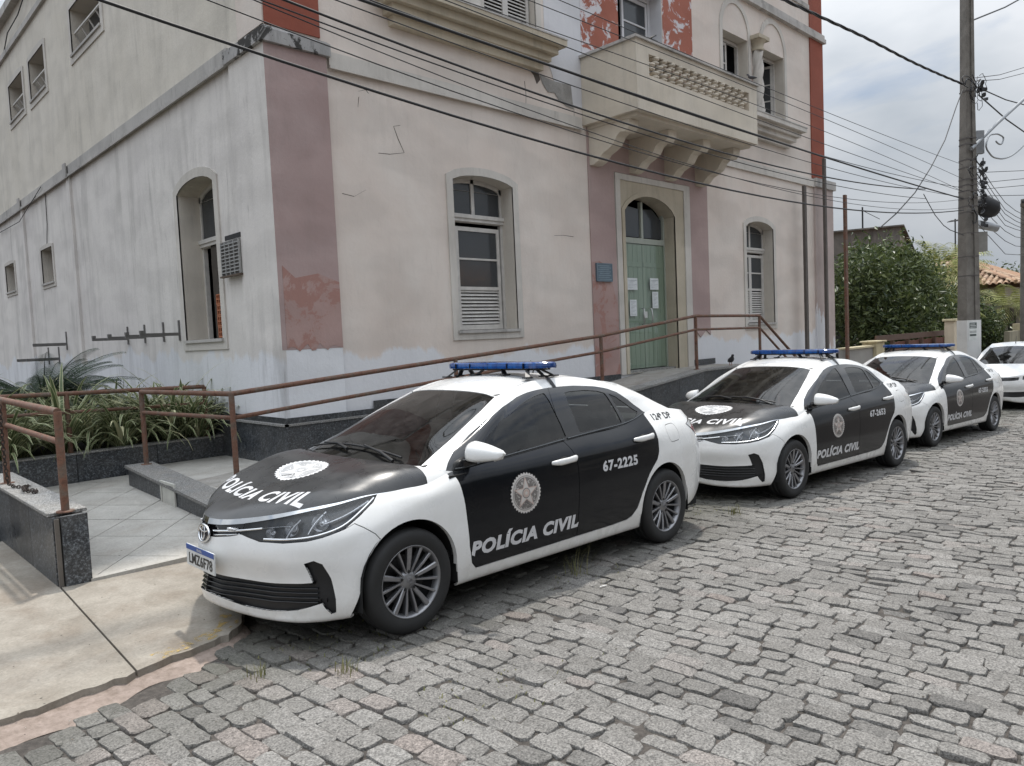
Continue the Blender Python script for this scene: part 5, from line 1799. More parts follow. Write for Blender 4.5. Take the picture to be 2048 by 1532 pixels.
_lg = [LN.inv([p], (1, 1, 1))[0] for p in [(.105, 0, .412), (.125, .12, .408), (.195, .27, .392), (.285, .46, .386), (.37, .62, .397), (.41, .68, .405), (.365, .66, .515), (.40, .71, .535),
  (.44, .74, .515), (.475, .765, .43), (.497, .775, .31), (.497, .772, .235), (.475, .755, .225), (.45, .735, .262), (.44, .722, .29), (.36, .60, .245), (.28, .44, .225), (.198, .27, .236), (.112, .12, .285), (.095, 0, .296)]]
LGR = [(-0.02, _lg[0][1])] + _lg[1:19] + [(-0.02, _lg[19][1])]
_bs = [LN.inv([p], (1, .3, 1))[0] for p in [(.62, .79, .72), (.66, .81, .695), (.72, .845, .65), (.76, .86, .60)]]
BUMPF = [(-0.02, -0.02), (ARCH_F[0][0] + 0.02, -0.02), (ARCH_F[6][0] + 0.02, ARCH_F[6][1]), _bs[3], _bs[2], _bs[1], _bs[0], HL[12], HL[11], HL[5], (-0.02, GRILLE[0][1] + .02)]
_tl = [LN.inv([p], (1, 1, 1))[0] for p in [(4.06, .80, .972), (4.13, .79, 1.0), (4.20, .735, 1.018), (4.32, .62, 1.01), (4.40, .40, .985), (4.45, .32, .90), (4.42, .48, .845), (4.34, .70, .835), (4.27, .765, .850), (4.17, .815, .91)]]
TAIL = _tl
_fl = Lp([(3.705, .83, 1.0), (3.845, .82, 1.01), (3.885, .85, .93), (3.875, .87, .865), (3.74, .88, .855), (3.71, .87, .91)])
FUEL = smooth_poly(_fl, .03, 3)
_rb = [LN.inv([p], (1, .4, 1))[0] for p in [(3.94, .875, .60), (4.02, .87, .665), (4.12, .855, .70), (4.24, .80, .745), (4.31, .74, .775)]]
def Gp(pts, w=(1, .2, 1)):
 return GN.inv(pts, w)
# outer line of the black door frames on the glasshouse
WOUT = Gp([(1.30, .80, .925), (1.345, .785, .972), (1.43, .757, 1.035), (1.60, .715, 1.125), (1.778, .675, 1.206), (1.957, .638, 1.278), (2.135, .612, 1.336), (2.308, .60, 1.370),
           (2.52, .59, 1.385), (2.80, .59, 1.385), (3.03, .60, 1.368), (3.21, .61, 1.338), (3.30, .625, 1.306), (3.405, .66, 1.236), (3.504, .695, 1.164), (3.566, .72, 1.116)])
WOUT = [(WOUT[0][0], -0.02)] + WOUT + [(WOUT[-1][0] + .01, -0.02)]
FGL = smooth_poly(Gp([(1.60, .765, 1.015), (1.73, .73, 1.105), (1.90, .685, 1.195), (2.08, .65, 1.265), (2.27, .62, 1.325), (2.36, .612, 1.343), (2.425, .61, 1.350), (2.44, .63, 1.29), (2.475, .72, 1.12), (2.495, .765, 1.022), (2.05, .785, .985), (1.66, .795, .957)]), .015, 2)
QD = smooth_poly(Gp([(2.64, .625, 1.338), (2.70, .62, 1.345), (2.9, .62, 1.345), (3.05, .625, 1.330), (3.13, .63, 1.308), (3.19, .70, 1.165), (3.215, .745, 1.062), (2.75, .762, 1.038), (2.66, .766, 1.035), (2.645, .70, 1.17)]), .015, 2)
QG = smooth_poly(Gp([(3.175, .635, 1.300), (3.25, .645, 1.272), (3.35, .67, 1.208), (3.475, .705, 1.130), (3.42, .725, 1.092), (3.30, .74, 1.068), (3.258, .745, 1.062), (3.225, .70, 1.165)]), .012, 2)
BPIL_SPLIT = Gp([(2.44, .78, .99), (2.50, .60, 1.385)])
WSP = GN.inv([(1.03, 0, .99), (1.065, .30, .99), (1.14, .55, .985), (1.20, .69, .985), (1.34, .655, 1.036), (1.5, .622, 1.095), (1.67, .585, 1.180), (1.84, .55, 1.255), (2.022, .508, 1.345)], (1, 1, 1))
_ve = GN.W - 0.012
WS = [(-.02, -.02), (WSP[3][0], -.02)] + WSP[3:8] + [(WSP[8][0], _ve), (-.02, _ve)]
_rw = GN.inv([(3.99, .62, 1.135), (3.86, .585, 1.195), (3.70, .535, 1.272), (3.535, .47, 1.352)], (1, 1, 1))
RW = [(GN.U + .02, 0.02), (_rw[0][0], 0.03)] + _rw[1:3] + [(_rw[3][0], _ve), (GN.U + .02, _ve)]
# ---- car materials ---------------------------------------------------
def car_mats():
 m = {}
 n = NT('white_car_paint')
 v = n.obj()
 dust = n.ramp(n.noise(v, 3.0, 6, 0.65), [(0.35, (0.80, 0.80, 0.79)), (0.75, (0.72, 0.715, 0.69))])
 z = n.xyz(v)[2]
 low = n.math('MULTIPLY', n.ramp(z, [(0.12, 1), (0.50, 0)]), n.ramp(n.noise(v, 14, 5), [(0.3, 0.1), (0.7, 0.55)]))
 c = n.mix(low, dust, (0.46, 0.42, 0.36))
 n.P(base=c, rough=n.ramp(n.noise(v, 6, 4), [(0.3, 0.22), (0.7, 0.36)]), coat=0.6, coatr=0.05, spec=0.5)
 m['white'] = n.m
 n = NT('black_car_vinyl')
 v = n.obj()
 d = n.noise(v, 5, 6, 0.7)
 c = n.mix(n.ramp(d, [(0.4, 0.0), (0.8, 0.5)]), (0.006, 0.007, 0.009), (0.016, 0.016, 0.017))
 n.P(base=c, rough=n.ramp(d, [(0.3, 0.10), (0.8, 0.22)]), coat=0.05, coatr=0.04, spec=0.24)
 n.bump(n.noise(n.mapv(v, (3, 1, 30)), 6, 2), 0.03, 0.004)
 m['black'] = n.m
 n = NT('hood_black_vinyl')
 v = n.obj()
 d = n.noise(v, 7, 6, 0.7)
 c = n.mix(n.ramp(d, [(0.35, 0.0), (0.8, 0.6)]), (0.016, 0.017, 0.019), (0.05, 0.05, 0.05))
 n.P(base=c, rough=n.ramp(d, [(0.3, 0.22), (0.8, 0.42)]), coat=0.25, coatr=0.15)
 m['hood'] = n.m
 def glass(name, tint, dark=0.06):
  g = NT(name)
  for nd in (g.b,):
   g.t.nodes.remove(nd)
  tr = g.t.nodes.new('ShaderNodeBsdfTransparent')
  tr.inputs['Color'].default_value = (*tint, 1)
  gl = g.t.nodes.new('ShaderNodeBsdfGlossy')
  gl.inputs['Roughness'].default_value = 0.015
  fr = g.t.nodes.new('ShaderNodeFresnel')
  fr.inputs['IOR'].default_value = 1.6
  df = g.t.nodes.new('ShaderNodeBsdfDiffuse')
  df.inputs['Color'].default_value = (0.35, 0.34, 0.32, 1)
  m1 = g.t.nodes.new('ShaderNodeMixShader')
  m2 = g.t.nodes.new('ShaderNodeMixShader')
  g.L(fr.outputs[0], m2.inputs[0])
  tc = g.obj()
  f = g.ramp(g.noise(tc, 9, 6, 0.7), [(0.35, 0.01), (0.8, dark)])
  g.L(f, m1.inputs[0])
  g.L(tr.outputs[0], m1.inputs[1])
  g.L(df.outputs[0], m1.inputs[2])
  g.L(m1.outputs[0], m2.inputs[1])
  g.L(gl.outputs[0], m2.inputs[2])
  g.L(m2.outputs[0], g.o.inputs['Surface'])
  return g.m
 m['glass'] = glass('tinted_window_glass', (0.34, 0.37, 0.37))
 m['screen'] = glass('windscreen_glass', (0.26, 0.26, 0.26), 0.08)
 m['lens'] = glass('clear_lamp_lens', (0.92, 0.93, 0.94), 0.03)
 m['rubber'] = flat('tyre_rubber', (0.018, 0.018, 0.018), 0.75)
 m['trim'] = flat('black_trim_plastic', (0.012, 0.012, 0.013), 0.45)
 m['gloss'] = flat('gloss_black_trim', (0.008, 0.008, 0.009), 0.12, coat=0.5)
 m['chrome'] = flat('chrome_trim', (0.78, 0.79, 0.80), 0.12, 1.0)
 m['rim'] = flat('machined_grey_alloy', (0.27, 0.27, 0.28), 0.38, 0.75)
 m['rimd'] = flat('dark_wheel_barrel', (0.03, 0.03, 0.032), 0.6, 0.2)
 m['refl'] = flat('lamp_reflector', (0.80, 0.81, 0.83), 0.28, 0.75)
 m['house'] = flat('lamp_housing_grey', (0.05, 0.055, 0.06), 0.25, 0.3)
 m['well'] = flat('wheel_well_black', (0.006, 0.006, 0.006), 0.9)
 m['seat'] = flat('grey_seat_fabric', (0.16, 0.155, 0.145), 0.85)
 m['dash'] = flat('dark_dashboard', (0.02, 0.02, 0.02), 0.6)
 m['decalw'] = flat('white_vinyl_lettering', (0.62, 0.62, 0.63), 0.45)
 m['decalb'] = flat('black_vinyl_lettering', (0.012, 0.012, 0.012), 0.45)
 m['seal'] = flat('emblem_silver_print', (0.58, 0.55, 0.52), 0.5)
 m['sealr'] = flat('emblem_red_print', (0.52, 0.40, 0.35), 0.5)
 m['seald'] = flat('emblem_grey_print', (0.17, 0.155, 0.145), 0.5)
 m['sealw'] = flat('emblem_white_print', (0.70, 0.70, 0.70), 0.5)
 m['sealg'] = flat('emblem_pale_grey_print', (0.42, 0.42, 0.42), 0.5)
 m['plate'] = flat('number_plate_white', (0.62, 0.63, 0.62), 0.45)
 m['plateb'] = flat('number_plate_blue', (0.02, 0.075, 0.30), 0.4)
 n = NT('blue_beacon_plastic')
 v = n.obj()
 st = n.noise(n.mapv(v, (2, 9, 2)), 4, 3)
 n.P(base=n.mix(n.ramp(st, [(0.35, 0), (0.7, 1)]), (0.003, 0.03, 0.15), (0.008, 0.085, 0.30)), rough=0.14, coat=1.0, coatr=0.03)
 m['blue'] = n.m
 m['red'] = flat('red_lamp_lens', (0.28, 0.012, 0.02), 0.12, coat=1.0)
 m['clear'] = flat('pale_lamp_lens', (0.52, 0.52, 0.50), 0.12, coat=1.0)
 return m
CM = car_mats()
Z0 = Vector((0, 0, 0))
def ring_scallop(rx, rz, n, amp, m=4):
 P = []
 for k in range(n * m):
  t = 2 * pi * k / (n * m)
  r = 1 + amp * (1 - 2 * abs((k % m) / m - 0.5) * 2 if m > 2 else 0)
  P.append((rx * r * cos(t), rz * r * sin(t)))
 return P
def star(rx, rz, k=0.42, rot=pi / 2):
 return [((rx if i % 2 == 0 else rx * k) * cos(rot + pi * i / 5), (rz if i % 2 == 0 else rz * k) * sin(rot + pi * i / 5)) for i in range(10)]
def fill(poly, holes=(), sub=0.03):
 """triangles of a flat polygon, cut finely enough to follow a curved panel"""
 L3 = [[Vector((x, y, 0)) for x, y in poly]] + [[Vector((x, y, 0)) for x, y in h] for h in holes]
 flatl = [p for l in L3 for p in l]
 tri = tessellate_polygon(L3)
 bm = bmesh.new()
 vs = [bm.verts.new(p) for p in flatl]
 for t in tri:
  try:
   bm.faces.new([vs[i] for i in t])
  except ValueError:
   pass
 for _ in range(3):
  e = [e for e in bm.edges if e.calc_length() > sub]
  if not e:
   break
  bmesh.ops.subdivide_edges(bm, edges=e, cuts=1)
 bmesh.ops.triangulate(bm, faces=bm.faces[:])
 bm.verts.index_update()
 V = [(v.co.x, v.co.y) for v in bm.verts]
 F = [tuple(v.index for v in f.verts) for f in bm.faces]
 bm.free()
 return V, F
def bvh_of(objs):
 V, F = [], []
 for o in objs:
  b = len(V)
  V += [v.co.copy() for v in o.data.vertices]
  F += [tuple(i + b for i in p.vertices) for p in o.data.polygons]
 return BVHTree.FromPolygons(V, F)
def decal(name, layers, bvh, to3d, ray, parent, **k):
 """flat print laid on a panel: layers = [(V2, F, material)], to3d maps 2D to a point in front of the panel"""
 V, F, MI, mats = [], [], [], []
 ray = Vector(ray)
 for li, (v2, f, mt) in enumerate(layers):
  if mt not in mats:
   mats.append(mt)
  o = len(V)
  off = 0.0009 + 0.0005 * li
  for p in v2:
   q = Vector(to3d(*p))
   hit, nn, _, _ = bvh.ray_cast(q, ray)
   if hit is None:
    near = bvh.find_nearest(q + ray * 0.2)
    hit, nn = near[0], near[1]
   if nn.dot(ray) > 0:
    nn = -nn
   V.append(hit + nn * off)
  F += [tuple(i + o for i in t) for t in f]
  MI += [mats.index(mt)] * len(f)
 me = mesh(name, V, F, mids=MI)
 bm = bmesh.new()
 bm.from_mesh(me)
 for f_ in bm.faces:
  f_.normal_update()
  if f_.normal.dot(ray) > 0:
   f_.normal_flip()
 bm.to_mesh(me)
 bm.free()
 o = link(me, name, mats, parent, **k)
 return o
def seal_layers(rx, rz, white=False):
 a = CM['sealw'] if white else CM['seal']
 d = CM['sealg'] if white else CM['seald']
 r = CM['sealw'] if white else CM['sealr']
 Ls = []
 Ls.append((*fill(ring_scallop(rx * 0.95, rz * 0.95, 34, 0.045)), a))
 el = lambda q: [(rx * q * cos(t), rz * q * sin(t)) for t in np.linspace(0, 2 * pi, 49)[:-1]]
 Ls.append((*fill(el(0.83), [el(0.80)]), CM['seald'] if not white else CM['sealg']))
 Ls.append((*fill(el(0.76)), d if not white else CM['sealg']))
 # leaf flecks between the points of the star
 rr = random.Random(3)
 V, F = [], []
 for _ in range(110 if not white else 70):
  t = rr.uniform(0, 2 * pi)
  q = rr.uniform(0.45, 0.74)
  x, z = rx * q * cos(t), rz * q * sin(t)
  s_ = rx * rr.uniform(0.015, 0.04)
  an = rr.uniform(0, pi)
  b = len(V)
  V += [(x + s_ * 2 * cos(an), z + s_ * 2 * sin(an)), (x - s_ * sin(an), z + s_ * cos(an)), (x - s_ * 2 * cos(an), z - s_ * 2 * sin(an))]
  F.append((b, b + 1, b + 2))
 Ls.append((V, F, a))
 Ls.append((*fill([(x * rx * .80, z * rz * .80) for x, z in star(1, 1, .40)]), r))
 Ls.append((*fill([(x * rx * .66, z * rz * .66) for x, z in star(1, 1, .40)]), a))
 Ls.append((*fill(el(0.25), [el(0.21)]), d))
 Ls.append((*fill(el(0.19), [[(x * rx * .13, z * rz * .13) for x, z in star(1, 1, .5)]]), r if not white else CM['sealg']))
 # crossed ribbon below the star
 for s_ in (-1, 1):
  Ls.append(([(s_ * rx * .30, -rz * .70), (s_ * rx * .24, -rz * .73), (-s_ * rx * .08, -rz * .34), (-s_ * rx * .02, -rz * .32)], [(0, 1, 2), (0, 2, 3)], d))
 return Ls
def shell_strip(name, net, uvs, r, mat, parent, off=0.0, side=1, n=6):
 """a bead of trim following a line on the body"""
 uv = np.array(uvs)
 P = (net.ev(uv) + net.nrm(uv) * off) * np.array([1, side, 1])
 return MB().tube([tuple(p) for p in P], r, n).build(name, mat, parent, Z0)
def uvline(net, pts, n=24, w=(1, 1, 1)):
 k = np.array(net.inv(pts, w))
 d = np.concatenate([[0], np.cumsum(np.linalg.norm(np.diff(k, axis=0), axis=1))])
 return np.array(hermite(d, k, np.linspace(0, d[-1], n)))
def make_wheel(parent, x, y, side, steer=0.0):
 hub = MB()
 # local: axis along y, outer face towards +y
 T = lambda p: (x + p[0], side * (y + p[1]), 0.316 + p[2])
 def put(mb):
  mb.V = [T(v) for v in mb.V]
  return mb
 mb = MB()
 mb.lathe([(0.205, -0.02), (0.200, -0.15), (0.03, -0.155)], axis='y', n=32)
 mb.lathe([(0.150, -0.085), (0.150, -0.097), (0.05, -0.097), (0.05, -0.085), (0.150, -0.085)], axis='y', n=32)
 w = put(mb).build('wheel', CM['rimd'], parent, Z0)
 mb = MB()
 mb.lathe([(0.203, -0.012), (0.212, -0.004), (0.222, 0.000), (0.245, 0.008), (0.275, 0.009), (0.298, 0.001), (0.309, -0.014), (0.3135, -0.032), (0.316, -0.040),
              (0.316, -0.070), (0.309, -0.072), (0.309, -0.080), (0.316, -0.082), (0.3165, -0.115), (0.309, -0.117), (0.309, -0.125), (0.316, -0.127),
              (0.315, -0.160), (0.308, -0.185), (0.28, -0.200), (0.22, -0.195), (0.203, -0.18)], axis='y', n=56)
 put(mb).build('tyre', CM['rubber'], w)
 mb = MB()
 mb.lathe([(0.196, -0.05), (0.203, -0.012), (0.212, -0.002), (0.217, 0.000), (0.2175, -0.006), (0.206, -0.02)], axis='y', n=56)
 mb.lathe([(0.0, -0.026), (0.036, -0.027), (0.050, -0.034), (0.066, -0.045), (0.07, -0.075)], axis='y', n=32)
 for k in range(5):
  for e in (-1, 0, 1):
   t = 2 * pi * k / 5 + 0.31 + e * 0.36
   t2 = 2 * pi * k / 5 + 0.31 + e * 0.43
   d = Vector((cos(t), 0, sin(t)))
   d2 = Vector((cos(t2), 0, sin(t2)))
   q = Vector((-sin(t2), 0, cos(t2)))
   a, b = d * 0.045, d2 * 0.206
   w0, w1 = (0.0125, 0.0185) if e == 0 else (0.0065, 0.0098)
   V = []
   for c_, ww, yy in ((a, w0, -0.034), (a * .45 + b * .55, (w0 + w1) / 2, -0.016), (b, w1, -0.008)):
    V += [c_ + q * ww + Vector((0, yy - 0.006, 0)), c_ + q * ww * .62 + Vector((0, yy, 0)), c_ - q * ww * .62 + Vector((0, yy, 0)), c_ - q * ww + Vector((0, yy - 0.006, 0)), c_ - q * ww * .6 + Vector((0, yy - 0.04, 0)), c_ + q * ww * .6 + Vector((0, yy - 0.04, 0))]
   F = []
   for j in range(2):
    for i in range(6):
     F.append((j * 6 + i, j * 6 + (i + 1) % 6, (j + 1) * 6 + (i + 1) % 6, (j + 1) * 6 + i))
   mb.add(V, F)
 put(mb).build('rim', CM['rim'], w)
 mb = MB()
 for k in range(5):
  t = 2 * pi * k / 5 + 0.31
  c_ = Vector((0.056 * cos(t), 0, 0.056 * sin(t)))
  mb.cyl(c_ + Vector((0, -0.05, 0)), c_ + Vector((0, -0.026, 0)), 0.0095, 6, smooth=False)
 put(mb).build('wheel_nuts', CM['trim'], w)
 mb = MB()
 mb.lathe([(0.0, -0.0225), (0.022, -0.0230), (0.029, -0.0265)], axis='y', n=24)
 mb.tube([(0.017 * cos(t), -0.0215, 0.012 * sin(t)) for t in np.linspace(0, 2 * pi, 20)], 0.0017, 5)
 mb.tube([(0.006 * cos(t), -0.0215, 0.012 * sin(t)) for t in np.linspace(0, 2 * pi, 20)], 0.0014, 5)
 put(mb).build('centre_cap', CM['rim'], w)
 return w
def make_police_car():
 t = empty('police_car', (0, 0, 0))
 LPAN = panelize(LN, 150, 46, [('x1', ARCH_F, 0), ('x2', ARCH_R, 0), ('tri', TRI, 0.0012), ('front_door', FD, .0029), ('rear_door', RD, .0029), ('headlight', HL, .0018), ('grille', GRILLE, 0),
                                  ('chrome', CHROME, 0), ('lower_grille', LGR, 0), ('tail', TAIL, .0015), ('fuel', FUEL, .0018), ('front_bumper', BUMPF, .0020)])
 bp = np.array(BPIL_SPLIT)
 dl = (bp[1] - bp[0]) / np.linalg.norm(bp[1] - bp[0])
 nl = np.array([-dl[1], dl[0]]) * 0.002
 SPL = [tuple(bp[0] - dl * .02 - nl), tuple(bp[0] - dl * .02 + nl), tuple(bp[1] + nl), tuple(bp[1] - nl)]
 GPAN = panelize(GN, 120, 30, [('windshield', WS, .0025), ('fglass', FGL, 0), ('rglass', QD, 0), ('qglass', QG, 0), ('gap', SPL, 0), ('frame', WOUT, .0015), ('rwin', RW, .002)])
 full = lambda n, a, b: [[(u0, v0), (u1, v0), (u1, v1), (u0, v1)] for u0, u1 in zip(np.linspace(0, n.U, a + 1)[:-1], np.linspace(0, n.U, a + 1)[1:]) for v0, v1 in zip(np.linspace(0, n.W, b + 1)[:-1], np.linspace(0, n.W, b + 1)[1:])]
 P = {}
 body = pmesh('body', LN, LPAN['body'], CM['white'], t, lip=.012, both=True)
 pmesh('pillar_shell', GN, GPAN['body'], CM['white'], body, lip=.010, both=True)
 pmesh('roof', RN, full(RN, 30, 24), CM['white'], body, both=True)
 P['deck'] = pmesh('boot_lid', DN, full(DN, 12, 16), CM['white'], t, both=True)
 pmesh('panel_gap', LN, LPAN['gap'], CM['well'], body, off=-.009, both=True)
 pmesh('panel_gap', GN, GPAN['gap'], CM['well'], body, off=-.008, both=True)
 hood = pmesh('hood', HN, full(HN, 40, 40), CM['hood'], t, lip=.012, both=True)
 bum = pmesh('front_bumper', LN, LPAN['front_bumper'], CM['white'], t, lip=.012, both=True)
 lg = pmesh('lower_grille', LN, LPAN['lower_grille'], CM['trim'], t, off=-.022, lip=-.022, both=True)
 for zz in (.300, .325, .352, .378):
  pts = LN.inv([(.1, 0, zz), (.12, .14, zz - .004), (.2, .28, zz - .016), (.285, .45, zz - .022), (.365, .61, zz - .014), (.43, .70, zz - .01)], (1, 1, 1))
  for sd in (1, -1):
   P_ = LN.ev(pts) - LN.nrm(pts) * .006
   mb = MB()
   V, F = [], []
   for q in P_ * np.array([1, sd, 1]):
    V += [(q[0], q[1], q[2] + .005), (q[0] - .004, q[1], q[2] + .001), (q[0] + .02, q[1] * .98, q[2] - .008), (q[0] + .02, q[1] * .98, q[2] + .006)]
   for i in range(len(P_) - 1):
    F += [(i * 4 + j, i * 4 + (j + 1) % 4, i * 4 + 4 + (j + 1) % 4, i * 4 + 4 + j) for j in range(4)]
   mb.add(V, F, True).build('slat', CM['gloss'], lg)
 gr = pmesh('grille', LN, LPAN['grille'], CM['gloss'], t, off=-.018, lip=-.018, both=True)
 pmesh('grille_trim', LN, LPAN['chrome'], CM['chrome'], gr, lip=.01, both=True)
 for sd in (1, -1):
  shell_strip('grille_bar', LN, uvline(LN, [(.115, .075, .664), (.17, .2, .672), (.215, .29, .682), (.27, .385, .695)], 14), .007, CM['chrome'], gr, -.004, sd)
  shell_strip('grille_bar', LN, uvline(LN, [(.115, .08, .640), (.16, .18, .648), (.195, .25, .655)], 10), .005, CM['chrome'], gr, -.008, sd)
  mb = MB()
  for k in range(3):
   uv = LN.inv([(.17, .185 + k * .022, .683)], (1, 1, 1))
   p_ = LN.ev(uv)[0]
   mb.box((p_[0] - .012, sd * p_[1] - .008, p_[2] - .007), (p_[0] + .02, sd * p_[1] + .008, p_[2] + .007), .002)
  mb.build('strobe_lamps', CM['refl'], gr)
 # maker's badge on the nose: three ellipses in a ring
 bx = .088
 mb = MB()
 tilt = lambda y, z: (bx + (z - .645) * .12 - .004 + y * y * 1.2, y, z)
 for (cy, cz, ry, rz, rr) in ((0, .645, .072, .050, .0075), (0, .672, .055, .0165, .005), (0, .648, .021, .040, .005)):
  mb.tube([tilt(cy + ry * cos(a), cz + rz * sin(a)) for a in np.linspace(0, 2 * pi, 40)], rr, 6)
 mb.build('badge', CM['chrome'], gr)
 mb = MB()
 mb.add([tilt(0, .645)] + [(tilt(.068 * cos(a), .645 + .047 * sin(a))[0] + .006, .068 * cos(a), .645 + .047 * sin(a)) for a in np.linspace(0, 2 * pi, 25)[:-1]], [(0, 1 + k, 1 + (k + 1) % 24) for k in range(24)])
 mb.build('badge_backing', CM['gloss'], gr)
 # doors and windows
 doors = {}
 for sd in (1, -1):
  fd = pmesh('front_door', LN, LPAN['front_door'], CM['black'], t, side=sd, lip=.014)
  rd = pmesh('rear_door', LN, LPAN['rear_door'], CM['black'], t, side=sd, lip=.014)
  ff, fr = [], []
  for f in GPAN['frame']:
   c = np.mean(f, axis=0)
   (ff if np.dot(c - bp[0], nl) > 0 else fr).append(f)
  pmesh('window_frame', GN, ff, CM['gloss'], fd, side=sd, lip=.008)
  pmesh('window_frame', GN, fr, CM['gloss'], rd, side=sd, lip=.008)
  pmesh('window_glass', GN, GPAN['fglass'], CM['glass'], fd, side=sd, off=-.005)
  pmesh('window_glass', GN, GPAN['rglass'], CM['glass'], rd, side=sd, off=-.005)
  pmesh('quarter_glass', GN, GPAN['qglass'], CM['glass'], rd, side=sd, off=-.004)
  if 'tri' in LPAN:
   pmesh('corner_trim', LN, LPAN['tri'], CM['gloss'], body, side=sd, lip=.008)
  shell_strip('belt_trim', GN, uvline(GN, [(1.37, .80, .930), (1.62, .80, .946), (2.0, .79, .972), (2.46, .775, 1.005)], 24, (1, .2, 1)), .0065, CM['chrome' if 0 else 'house'], fd, .003, sd)
  shell_strip('belt_trim', GN, uvline(GN, [(2.50, .775, 1.008), (2.9, .763, 1.033), (3.22, .75, 1.052), (3.30, .745, 1.062), (3.42, .73, 1.083), (3.555, .715, 1.118)], 24, (1, .2, 1)), .0065, CM['house'], rd, .003, sd)
  doors[sd] = (fd, rd)
  for d_, x0, x1, z0, z1 in ((fd, 2.215, 2.462, .868, .880), (rd, 3.215, 3.462, .930, .944)):
   n_ = 9
   uv = LN.inv([(x0 + (x1 - x0) * k / (n_ - 1), .88, z0 + (z1 - z0) * k / (n_ - 1)) for k in range(n_)], (1, .1, 1))
   pp = LN.ev(uv)
   lift = [.006, .028, .038, .041, .041, .041, .039, .036, .018]
   rad = [.013, .020, .024, .024, .0235, .023, .024, .026, .020]
   pts = [(p[0], (p[1] + l) * 2.1, p[2]) for p, l in zip(pp, lift)]
   mb = MB().tube(pts, rad, 10)
   mb.V = [(v[0], sd * v[1] / 2.1, v[2]) for v in mb.V]
   h = mb.build('door_handle', CM['white'], t if 0 else d_, Z0)
   mb = MB()
   c_ = pp[5]
   nn_ = LN.nrm(uv)[5]
   el = [(c_[0] + .058 * cos(a) - .02, c_[1] + .0015 - .10 * (.036 * sin(a)) * .8, c_[2] - .012 + .036 * sin(a)) for a in np.linspace(0, 2 * pi, 21)[:-1]]
   mb.add([(x_, y_ * sd, z_) for x_, y_, z_ in el], [tuple(range(20))])
   mb.build('handle_recess', CM['gloss'], d_, Z0)
  # mirror
  mb = MB()
  cx, cy, cz = 1.505, .955, 1.035
  n1, n2 = 20, 12
  V, F = [], []
  for i in range(n2 + 1):
   q = i / n2
   end = 1.0 if i < n2 else .25
   ht, hb = .066 * (1 - .78 * q ** 2.3) * end, .066 * (1 - .62 * q ** 1.7) * end
   fr_ = .085 * (1 - .75 * q ** 2.2) * end
   y_ = cy - .105 + .215 * q - (.004 if i == n2 else 0)
   xo = cx + .055 * q ** 2.2
   for j in range(n1):
    th = 2 * pi * j / n1
    c_, s_ = cos(th), sin(th)
    xx = -fr_ * abs(c_) ** .75 if c_ < 0 else .018 * c_ ** .5
    zz = (ht * abs(s_) ** .8 if s_ > 0 else -hb * abs(s_) ** .62)
    V.append((xo + xx + .010 * s_, sd * y_, cz + zz - .012 * q))
  for i in range(n2):
   for j in range(n1):
    F.append((i * n1 + j, i * n1 + (j + 1) % n1, (i + 1) * n1 + (j + 1) % n1, (i + 1) * n1 + j))
  F += [tuple(range(n1)), tuple(n2 * n1 + k for k in range(n1))]
  mb.add(V, F, True)
  mi = mb.build('mirror', CM['white'], t, Z0)
  mb = MB()
  mb.add([(cx + .0195, sd * (cy - .095), cz - .050), (cx + .030, sd * (cy + .035), cz - .040), (cx + .030, sd * (cy + .035), cz + .035), (cx + .0195, sd * (cy - .095), cz + .050)], [(0, 1, 2, 3)])
  mb.build('mirror_glass', CM['refl'], mi, Z0)
  mb = MB()
  mb.tube([(1.50, sd * .79, .972), (1.50, sd * .85, .985), (1.505, sd * .92, .998)], [.030, .026, .03], 10)
  mb.box((1.44, min(sd * .80, sd * .815), .935), (1.56, max(sd * .80, sd * .815), .985), .004)
  mb.build('mirror_foot', CM['gloss'], mi, Z0)
  mb = MB()
  mb.tube([(cx + .03, sd * (cy + .045), cz - .052), (cx + .05, sd * (cy + .095), cz - .032), (cx + .058, sd * (cy + .106), cz - .004)], [.008, .012, .008], 8)
  mb.build('indicator_lens', CM['clear'], mi, Z0)
  # headlamp
  hl = pmesh('headlight', LN, LPAN['headlight'], CM['house'], t, side=sd, off=-.034, lip=-.034)
  for (c, r, dx) in (((.50, .655, .712), .056, 0), ((.385, .535, .688), .046, 0), ((.30, .43, .668), .034, 0)):
   uv = LN.inv([c], (1, 1, 1))
   p = Vector(LN.ev(uv)[0])
   nn = Vector(LN.nrm(uv)[0])
   ax = (nn * .55 + Vector((-.8, .25, 0)) * .45).normalized()
   a1 = ax.cross(Vector((0, 0, 1))).normalized()
   a2 = ax.cross(a1)
   o = p - nn * .010
   V, F = [], []
   prof = [(r, 0), (r * .93, -.004), (r * .72, -.020), (r * .40, -.028), (r * .32, -.015), (0.001, -.010)]
   for rr, hh in prof:
    for k in range(22):
     a = 2 * pi * k / 22
     q = o + a1 * rr * cos(a) + a2 * rr * .92 * sin(a) + ax * hh
     V.append((q.x, sd * q.y, q.z))
   for i in range(len(prof) - 1):
    F += [(i * 22 + k, i * 22 + (k + 1) % 22, i * 22 + 22 + (k + 1) % 22, i * 22 + 22 + k) for k in range(22)]
   MB().add(V, F, True).build('reflector', CM['refl'], hl, Z0)
  shell_strip('chrome_line', LN, uvline(LN, [(.27, .385, .695), (.32, .45, .702), (.37, .53, .708)], 12), .0055, CM['chrome'], hl, -.008, sd)
  shell_strip('chrome_line', LN, uvline(LN, [(.285, .40, .630), (.36, .57, .641), (.46, .705, .668), (.58, .78, .725), (.70, .782, .795), (.775, .768, .836)], 26), .0075, CM['chrome'], hl, -.004, sd)
  shell_strip('chrome_line', LN, uvline(LN, [(.355, .53, .64), (.375, .55, .70), (.41, .575, .745)], 10), .008, CM['refl'], hl, -.010, sd)
